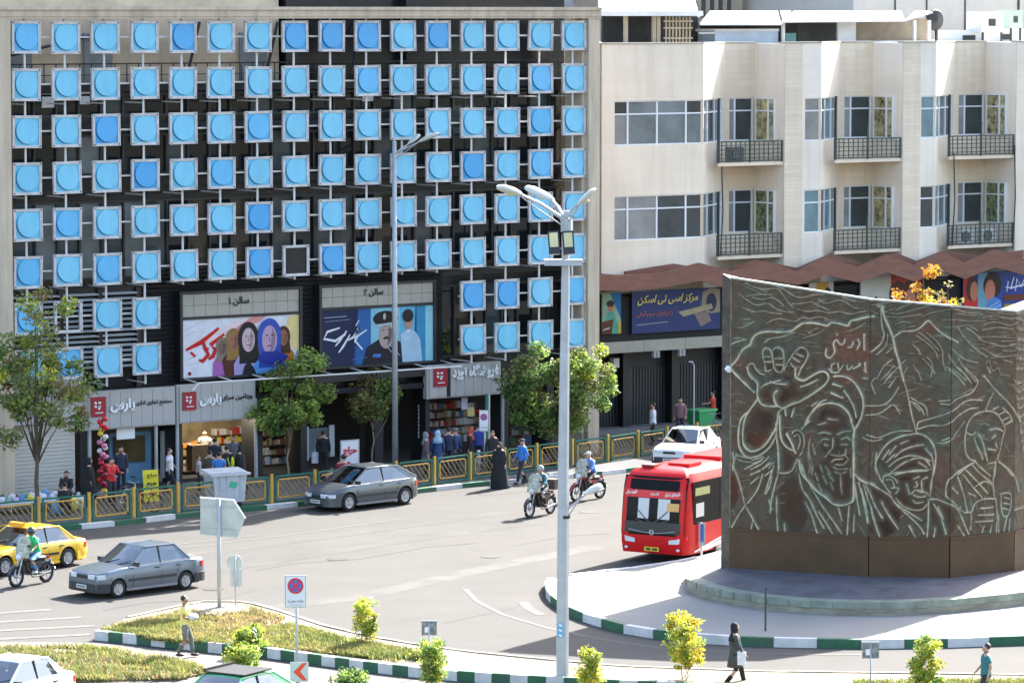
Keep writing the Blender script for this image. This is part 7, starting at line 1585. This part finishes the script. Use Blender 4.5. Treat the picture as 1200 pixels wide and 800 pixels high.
# near lamp post
base=gv(659,803,0); base=(base[0],base[1])
lt=thing('street_lamp','near tall octagonal lamp post with three lamp heads and two floodlights','street lamp',(*base,0))
zt_=HZ(base,247); xt=Vector((*base,0))
part('pole',MB().tube([(*base,0),(base[0]+.03,base[1],6),(base[0]+.12,base[1],zt_)],[.17,.145,.10],8),greypole,lt)
dep=base[0]*_s+base[1]*_c; rt=Vector((_c,-_s,0)); fw=Vector((_s,_c,0)); pm=dep/FPX
def at_(px,py,off=0): return Vector((*base,0))+rt*((px-661.5)*pm)+Vector((0,0,HZ(base,py)))+fw*off
for (px,py,ex,ey,off,L) in ((610,226,584,218,-.6,.8),(648,235,617,222,.7,.85),(681,238,700,222,-.2,.6)):
    a=at_(px,py,off); e=at_(ex,ey,off*1.6); d=(e-a); l=d.length; d.normalize(); j=at_(664,258)
    part('lamp_arm',MB().tube([j,j.lerp(a,.55)+Vector((0,0,.06)),a],[.055,.045,.035],7),greypole,lt)
    part('lamp_arm',MB().tube([at_(664,266),j.lerp(a,.6)-Vector((0,0,.12)),a-Vector((0,0,.02))],.02,5),greypole,lt)
    part('lamp_head',lamphead(MB(),a-d*.1,d,l+.1),lampw,lt,smooth=True); part('lamp_lens',MB().ball(tuple(a.lerp(e,.35)-Vector((0,0,.05))),(.12,.12,.06),8),lensy,lt,smooth=True)
part('bracket_collar',MB().lathe([(.15,0),(.15,.35)],(base[0]+.12,base[1],HZ(base,272)),10),greypole,lt)
for px,py0,py1 in ((651,270,298),(668,270,298)):
    c=at_(px,284,-.25); o=part('floodlight',MB().cbox((0,0,0),(.30,.12,.62)),black,lt,loc=None); o.matrix_parent_inverse=Matrix.Identity(4); o.location=c-Vector((*base,0)); o.rotation_euler=(R(-14),R(-4),R(-36))
    k=part('floodlight_lens',MB().cbox((0,-.065,.07),(.22,.012,.38)),lensy,o,False)
part('platform',MB().cbox(tuple(at_(662,305)),(1.0,.5,.05),0,rz=R(-36)).cbox(tuple(at_(662,308,-.25)),(1.0,.03,.12),0,rz=R(-36)),greypole,lt)
part('clamp_band',MB().lathe([(.17,0),(.17,.08)],(base[0]+.05,base[1],HZ(base,607)),10),black,lt)
part('sticker',MB().cbox(tuple(at_(659,737,-.165)),(.16,.01,.38),0,rz=R(-36)),mat('sticker_blue',(.12,.38,.60),.5,var=.3,scale=20),lt)
for k in range(3): part('sticker_print',MB().cbox(tuple(at_(659,731+6*k,-.175)),(.09,.006,.05),0,rz=R(-36),ry=.5),white_m,lt)
a=at_(663,600,0); e=at_(706,571,.0)
part('side_arm',MB().tube([a,at_(690,578)],.025,6).tube([at_(663,612),at_(685,580)],.02,6),greypole,lt); d=(e-at_(690,578)).normalized(); part('side_lamp_head',lamphead(MB(),at_(687,579),d,.52),lampw,lt,smooth=True)
part('base_plate',MB().cbox((*base,.03),(.5,.5,.06)),greypole,lt)
# far lamp post on the pavement
base=gv(463,552); lt=thing('street_lamp','far slender lamp post with a double head in front of the cinema','street lamp',(*base,.14)); dep=base[0]*_s+base[1]*_c; pm=dep/FPX
def at_(px,py,off=0): return Vector((*base,0))+rt*((px-463)*pm)+Vector((0,0,HZ(base,py)))+fw*off
part('pole',MB().tube([(*base,.1),(*base,HZ(base,166))],[.125,.085],10),greypole,lt,smooth=True); part('pole_cap',MB().lathe([(.1,0),(.05,.1)],(*base,HZ(base,168)),8),greypole,lt)
for (px,py,ex,ey,off) in ((478,170,493,159,.5),(492,166,516,156,-.4)):
    a=at_(px,py,off); e=at_(ex,ey,off*1.3); d=(e-a); l=d.length; d.normalize(); part('lamp_arm',MB().tube([at_(464,180),a],[.045,.03],6),greypole,lt); part('lamp_arm',MB().tube([at_(464,187),a],[.02,.02],5),greypole,lt); part('lamp_head',lamphead(MB(),a,d,l),lampw,lt,smooth=True)
# signs
def yawbox(b,c,d,rz,mi=0): return b.cbox(tuple(c),d,mi,rz=rz)
def post_sign(name,label,px,pyb,pyt,r,z=.2,cat='sign'):
    b=gv(px,pyb,z); t=thing(name,label,cat,(*b,z)); part('post',MB().tube([(*b,z-.05),(*b,HZ(b,pyt))],r,8),greypole,t,smooth=True); return t,b
def pix(b,px,py,pref): dep=b[0]*_s+b[1]*_c; return Vector((*b,0))+rt*((px-pref)*dep/FPX)+Vector((0,0,HZ(b,py)))
sgback=mat('sign_back',(.46,.50,.48),.55,.3,var=.12,scale=3,grime=.15)
t,b=post_sign('direction_sign','back of a large arrow shaped direction sign on a tall pole','sign' and 257,716,584,.06)
def plate(t,b,pref,pts,nm,mt,th=.03,off=.06,inset=None):
    P_=[pix(b,x,y,pref)-fw*off for x,y in pts]; Q=[p_-fw*th for p_ in P_]; m=MB(); m.face(Q[::1]); m.face(P_[::-1])
    for i in range(len(P_)): j=(i+1)%len(P_); m.face([P_[i],P_[j],Q[j],Q[i]])
    return part(nm,m,mt,t,fix=True)
plate(t,b,257,[(235,583),(275,586),(288,607),(279,629),(235,625)],'sign_plate',sgback,.02,-.09); plate(t,b,257,[(234.5,582),(275,585),(288.8,607),(287.4,607.5),(274,587),(234.5,584)],'edge_trim',white_m,.03,-.08); plate(t,b,257,[(234.5,624),(279,628),(279,630),(234.5,626)],'edge_trim',sgback,.03,-.08)
for y in (592,618): plate(t,b,257,[(240,y),(276,y+2),(276,y+3.5),(240,y+1.5)],'sign_rail',greypole,.02,-.07)
part('base_disc',MB().lathe([(.95,0),(1.0,.08),(.6,.14)],(*b,.19),20),mat('concrete_pale',(.3,.27,.22),.8,var=.15),t)
t,b=post_sign('round_sign','back of a small round sign with a plate below it, behind the median',276,712,652,.028)
m=MB().lathe([(.23,-.01),(.23,.01)],(0,0,0),20,axis='Y'); o=part('sign_plate',m,sgback,t,False); o.location=pix(b,275,659,276)-Vector((*b,.2))+fw*.05; o.rotation_euler=(0,0,R(-36)); plate(t,b,276,[(270,667),(284,667),(284,687),(270,687)],'lower_plate',sgback,.015,-.05)
# no stopping sign facing the viewpoint
signblue=mat('sign_blue',(.05,.12,.42),.4,var=.03); signred=mat('sign_red',(.55,.02,.04),.4,var=.03); signwhite=mat('sign_white',(.66,.67,.68),.4,var=.04,grime=.1)
def nostop(name,label,px,pyb,cy0,cy1,hw_,z,r,single=False):
    t,b=post_sign(name,label,px,pyb,cy0+2,r,z); dep=b[0]*_s+b[1]*_c; k=dep/FPX; c=pix(b,px-1,(cy0+cy1)/2,px)
    H_=(cy1-cy0)*k; w_=hw_*2*k; M0=Matrix.Translation(c-fw*.06)@Matrix.Rotation(R(-36),4,'Z')
    def pp(nm,mb,mt): 
        mm=MB(); mm.add(mb,M0); return part(nm,mm,mt,t)
    pp('sign_plate',MB().box(-w_/2,w_/2,-.01,.01,-H_/2,H_/2),signwhite); pp('sign_border',MB().box(-w_/2,-w_/2+.02,-.014,-.01,-H_/2,H_/2).box(w_/2-.02,w_/2,-.014,-.01,-H_/2,H_/2).box(-w_/2+.02,w_/2-.02,-.014,-.01,H_/2-.02,H_/2).box(-w_/2+.02,w_/2-.02,-.014,-.01,-H_/2,-H_/2+.02),mat('sign_green_edge',(.25,.33,.28),.5,var=.1))
    rr=w_*.38; cz_=H_*.17; d1=MB().lathe([(rr,-.002),(rr,.002)],(0,-.014,cz_),24,axis='Y'); pp('red_ring',d1,signred); pp('blue_disc',MB().lathe([(rr*.74,-.002),(rr*.74,.002)],(0,-.019,cz_),24,axis='Y'),signblue)
    x_=MB()
    for a in ((.78,) if single else (.78,-.78)): x_.cbox((0,-.023 if a>0 else -.0245,cz_),(rr*1.6,.002,rr*.26),0,ry=a)
    pp('red_cross' if not single else 'red_bar',x_,signred)
    for q,(s_,w2,zz) in enumerate((('حمل با جرثقیل'[:13],.8,-.33),)):
        o=text('lettering','حمل با',blackink,-w_*.36,w_*.02,-.016,H_*(-.36),t,h=H_*.09,world=False,bold=.02,ext=.002); o.matrix_local=M0.copy() if False else Matrix.Translation(-Vector((*b,z)))@M0
        o=text('lettering','پارک',blackink,w_*.06,w_*.36,-.016,H_*(-.36),t,h=H_*.09,world=False,bold=.02,ext=.002); o.matrix_local=Matrix.Translation(-Vector((*b,z)))@M0
    pp('small_print',MB().box(-w_*.32,w_*.32,-.014,-.011,-H_*.43,-H_*.41),mat('print_grey',(.4,.4,.4)))
    return t
nostop('no_stopping_sign','white no stopping sign with red and blue roundel on a pole by the painted kerb',348,799,673,711,12.5,.2,.038)
nostop('no_parking_sign','small red roundel sign on a white post behind the railing by the bookshop',568,556,480,505,5.5,.14,.04,True)
# red chevron board at the foot
b=gv(351,818,0); t=thing('chevron_sign','red chevron marker on a pale board at the bottom edge of the picture','sign',(*b,0)); part('post',MB().rod((*b,0),(*b,HZ(b,790)),.03),greypole,t)
plate(t,b,351,[(340,775),(362,775),(362,798),(340,798)],'sign_plate',mat('sign_mint',(.5,.56,.5),.5),.01,.02); plate(t,b,351,[(344,786.5),(355,776),(360,776),(352,786),(360,796.5),(355,796.5)],'red_chevron',mat('chevron_red',(.75,.05,.015),.4),.004,.035)
for px,pyb,pyt,w_,h_,l in ((503,782,727,9,17,'small square sign back on a thin post above the painted kerb'),(1020,812,752,10,19,'small square sign back on a thin post at the bottom right')):
    t,b=post_sign('small_sign',l,px,pyb,pyt+2,.022); plate(t,b,px,[(px-w_,pyt),(px+w_,pyt),(px+w_,pyt+h_),(px-w_,pyt+h_)],'sign_plate',mat('sign_back_dark',(.22,.23,.21),.6,var=.5,scale=8),.012,-.03); plate(t,b,px,[(px-w_-.6,pyt-.6),(px+w_+.6,pyt-.6),(px+w_+.6,pyt+1),(px-w_-.6,pyt+1)],'edge_trim',sgback,.02,-.025); plate(t,b,px,[(px-w_*.6,pyt+h_*.45),(px-w_*.1,pyt+h_*.4),(px-w_*.1,pyt+h_*.8),(px-w_*.6,pyt+h_*.8)],'faded_print',white_m,.002,.0)
# bollards / thin posts on the island
b=gv(897,739,.2); t=thing('marker_post','thin dark green post standing at the island kerb before the bronze wall','post',(*b,.2)); part('post',MB().rod((*b,.2),(*b,HZ(b,690)),.03,8),mat('post_green',(.02,.06,.05),.5),t); part('post_cap',MB().ball((*b,HZ(b,690)),.04,6),black,t)
b=gv(822,652,.2); t=thing('marker_post','short pale post with a blue panel in front of the red bus side','post',(*b,.2)); part('post',MB().rod((*b,.2),(*b,HZ(b,612)),.04,8),signwhite,t); plate(t,b,822,[(818.5,612),(826.5,612),(826,639),(819,639)],'panel',mat('panel_steel',(.36,.42,.46),.4,var=.1),.02,.03); plate(t,b,822,[(820.5,614),(824.5,614),(824.5,634),(820.5,634)],'blue_stripe',signblue,.004,.055)
# galvanised waste container in front of the railing
b=gv(264,594); t=thing('waste_container','large galvanised waste container with a green emblem standing on the pavement railing line','container',(*b,.14),R(-6)); 
m=MB(); m.prism([(-.62,-.42),(.62,-.42),(.62,.42),(-.62,.42)],.25,1.22); m=MB(); lo_=[(-.58,-.38),(.58,-.38),(.58,.38),(-.58,.38)]; hi_=[(-.66,-.43),(.66,-.43),(.66,.43),(-.66,.43)]
for i in range(4): j=(i+1)%4; m.face([(*lo_[i],.22),(*lo_[j],.22),(*hi_[j],1.22),(*hi_[i],1.22)])
m.face([(*p_,.22) for p_ in reversed(lo_)]); part('tub',m,steel,t,False); part('rim',MB().box(-.78,.78,-.5,-.44,1.18,1.26).box(-.78,.78,.44,.5,1.18,1.26).box(-.78,-.72,-.44,.44,1.18,1.26).box(.72,.78,-.44,.44,1.18,1.26),steel,t,False); part('lid',MB().cbox((0,.1,1.30),(1.5,.8,.04),0,rx=.12),steel,t,False)
part('emblem',MB().cbox((.12,-.435,.85),(.26,.01,.2),0,rx=.08,ry=.3),mat('emblem_green',(.05,.45,.25),.5),t,False)
for x in(-.4,-.13,.4): part('rib',MB().cbox((x,-.415,.72),(.03,.03,.95),0,rx=.088),steel,t,False)
for x in(-.42,.42):
    for y in(-.28,.28): part('wheel',MB().lathe([(.09,-.03),(.09,.03)],(x,y,.10),12,axis='Y'),tyre,t,False); part('castor_fork',MB().cbox((x,y,.19),(.05,.08,.08)),black,t,False)
b=gv(822,508); t=thing('green_bin','green wheeled bin with a pale lid against the dark shutters','bin',(*b,.14),R(8)); binm=mat('bin_green',(.02,.28,.09),.5,var=.12)
m=MB(); lo_=[(-.42,-.3),(.42,-.3),(.42,.3),(-.42,.3)]; hi_=[(-.52,-.36),(.52,-.36),(.52,.36),(-.52,.36)]
for i in range(4): j=(i+1)%4; m.face([(*lo_[i],.14),(*lo_[j],.14),(*hi_[j],.98),(*hi_[i],.98)])
part('tub',m,binm,t,False); part('lid',MB().box(-.56,.56,-.4,.4,.98,1.05),mat('bin_lid',(.10,.42,.16),.5),t,False); part('handle',MB().rod((-.5,.42,.95),(.5,.42,.95),.02),black,t,False)
for x in (-.3,.3): part('wheel',MB().lathe([(.1,-.03),(.1,.03)],(x,-.28,.1),12,axis='Y'),tyre,t,False)
b=gv(813,512); t=thing('standpipe','thin grey pipe with a curved top rising beside the green bin','pipe',(*b,.14)); part('pipe',MB().tube([(*b,.14),(*b,3.1),(b[0]-.1,b[1],3.3),(b[0]-.28,b[1],3.3)],.035,6),greypole,t)
# yellow board, balloon column, white notice board
b=gv(177,589); t=thing('sandwich_board','yellow notice board with black lettering on the pavement','sign',(*b,.14),R(-10)); part('board',MB().cbox((0,0,.62),(.58,.04,1.15),0,rx=-.12),mat('board_yellow',(.70,.58,.02),.5,var=.04),t,False); part('back_leg',MB().cbox((0,.22,.55),(.5,.03,1.1),0,rx=.25),black,t,False)
for k,w_ in enumerate(('حراج','چرم','طبیعی')):
    o=text('lettering',w_.replace('چ','ج').replace('ط','ت'),blackink,-.20,.20,-.09+.0*k,.92-.33*k,t,h=.17,world=False,bold=.04,ext=.01); o.location.y=(.0,.04,.08)[k]-.04
b=gv(121,588); t=thing('balloon_column','twisted column of red, white, yellow and pink balloons outside the arcade','balloons',(*b,.14)); bc=[mat('balloon_%s'%n_,c,.25,var=.03) for n_,c in (('red',(.6,.015,.02)),('white',(.65,.65,.65)),('yellow',(.65,.42,.03)),('pink',(.6,.18,.3)),('crimson',(.4,.01,.05)))]
part('pole',MB().rod((b[0],b[1],.14),(b[0],b[1],3.2),.02),black,t)
seq=[0,0,2,1,3,1,3,4,0,4,0,4]
for i in range(24):
    a=i*1.9; z_=3.15-i*.105; c=seq[min(i//2,11)]; part('balloon',MB().ball((b[0]+.10*math.cos(a),b[1]+.14*math.sin(a),z_),(.12,.12,.10),8),bc[c],t,smooth=True)
for i in range(4): part('balloon',MB().ball((b[0]+rnd.uniform(-.35,.1),b[1]-.1,.35+.2*rnd.random()),(.14,.14,.13),8),bc[2 if i%2 else 3],t,smooth=True)
b=gv(409,560); t=thing('notice_board','white notice board with red brush lettering between the two trees','sign',(*b,.14)); Mx=R(-8)
part('board',MB().box(-.35,.42,-.02,.02,.55,1.42),signwhite,t,False); part('frame',MB().box(-.39,-.35,-.03,.03,.0,1.46).box(.42,.46,-.03,.03,0,1.46).box(-.35,.42,-.03,.03,1.42,1.46),greypole,t,False); text('lettering','حراج',signred,-.28,.36,-.025,.82,t,h=.4,world=False,bold=.06,ext=.01)
# bicycles behind the railing
def bicycle(label,px,py,rz,c,group='bicycles behind the railing'):
    b=gv(px,py); t=thing('bicycle',label,'bicycle',(*b,.14),rz,group); r=.31
    for x in(-.5,.5):
        w_=part('wheel',MB().tube([(x+r*math.cos(a*math.pi/10),0,r+r*math.sin(a*math.pi/10)) for a in range(21)],.022,5,cap=False),tyre,t,False); k=MB()
        for q in range(8): a=q*math.pi/8; k.rod((x-r*math.cos(a),0,r-r*math.sin(a)),(x+r*math.cos(a),0,r+r*math.sin(a)),.004,3)
        part('spokes',k,chrome,w_,False)
    part('frame',MB().tube([(-.5,0,r),(-.15,0,.28),(.32,0,.72),(-.2,0,.75),(-.15,0,.28)],.018,5).tube([(-.5,0,r),(-.2,0,.75)],.014,5).tube([(.5,0,r),(.34,0,.9)],.018,5),mat('cycle_'+c[0],c[1],.4),t,False)
    part('handlebar',MB().tube([(.25,-.25,.98),(.36,0,.92),(.25,.25,.98)],.014,5),chrome,t,False); part('saddle',MB().ball((-.22,0,.84),(.14,.07,.04),8),black,t,False); part('pedals',MB().rod((-.15,-.15,.28),(-.15,.15,.28),.015,5),black,t,False)
bicycle('white framed bicycle leaning behind the railing beside the yellow board',151,597,R(20),('white',(.55,.55,.55)))
bicycle('dark bicycle parked by the arcade window',163,585,R(-10),('dark',(.06,.06,.07)))
bicycle('small red bicycle behind the railing left of the yellow board',168,601,R(5),('red',(.5,.04,.03)))
bicycle('dark bicycle parked by the trunk of the broad tree',672,536,R(0),('green',(.05,.12,.08)))
bicycle('bicycle leaning by the green bin under the dark shutters',838,512,R(60),('grey',(.3,.3,.3)))
# goods spread out in front of the pale shutter
t=thing('display_table','low table spread with white cloths before the pale shutter','table',(*gv(40,598),.14)); b=gv(32,600); part('table_top',MB().box(b[0]-3.2,b[0]+1.7,b[1]-.35,b[1]+.7,.50,.55),cloth((.55,.56,.58)),t)
for x in(-3.1,-.8,1.6):
    for y in(-.3,.65): part('table_leg',MB().rod((b[0]+x,b[1]+y,.14),(b[0]+x,b[1]+y,.5),.02),greypole,t)
gc_=[((.55,.56,.62),'white'),((.45,.40,.60),'lilac'),((.62,.18,.24),'pink'),((.10,.25,.45),'blue'),((.6,.5,.08),'yellow'),((.10,.30,.22),'green'),((.5,.5,.52),'grey'),((.05,.05,.06),'black')]
rg_=random.Random(9); allg={}
for i in range(32):
    c,cn=gc_[rg_.choice([0,0,0,1,1,2,3,0,5,6,4,7])]; x=b[0]-3.0+4.6*(i%16)/15+rg_.uniform(-.1,.1); y=b[1]+(-.1 if i<16 else .35)+rg_.uniform(-.1,.1)
    m=MB().ball((0,0,.11),(rg_.uniform(.10,.2),rg_.uniform(.1,.16),rg_.uniform(.09,.16)),7)
    for j,v in enumerate(m.v): m.v[j]=(v[0]*rg_.uniform(.8,1.2),v[1]*rg_.uniform(.8,1.2),max(0,v[2]*rg_.uniform(.8,1.15)))
    o=obj('folded_garment',m.mesh('folded_garment',cloth(c),True)); o.location=(x,y,.55 if i<16 else .58); tag(o,'%s folded garment among the goods on the table before the pale shutter'%cn,'garment','goods laid out before the pale shutter')
for i,(px,py,c,l) in enumerate(((92,597,(.5,.5,.5),'pale sack at the right end of the goods'),(84,600,(.6,.5,.1),'white and yellow bundle at the right end of the goods'),(68,603,(.15,.3,.5),'blue bundle near the tree trunk before the pale shutter'))):
    p_=gv(px,py); t=thing('goods_bundle',l,'bundle',(*p_,.14)); part('bundle_cloth',MB().ball((0,0,.28),(.26,.22,.30),9),cloth(c),t,False,smooth=True); part('bundle_knot',MB().ball((0,0,.58),(.07,.07,.07),6),cloth((.55,.55,.53)),t,False,smooth=True)
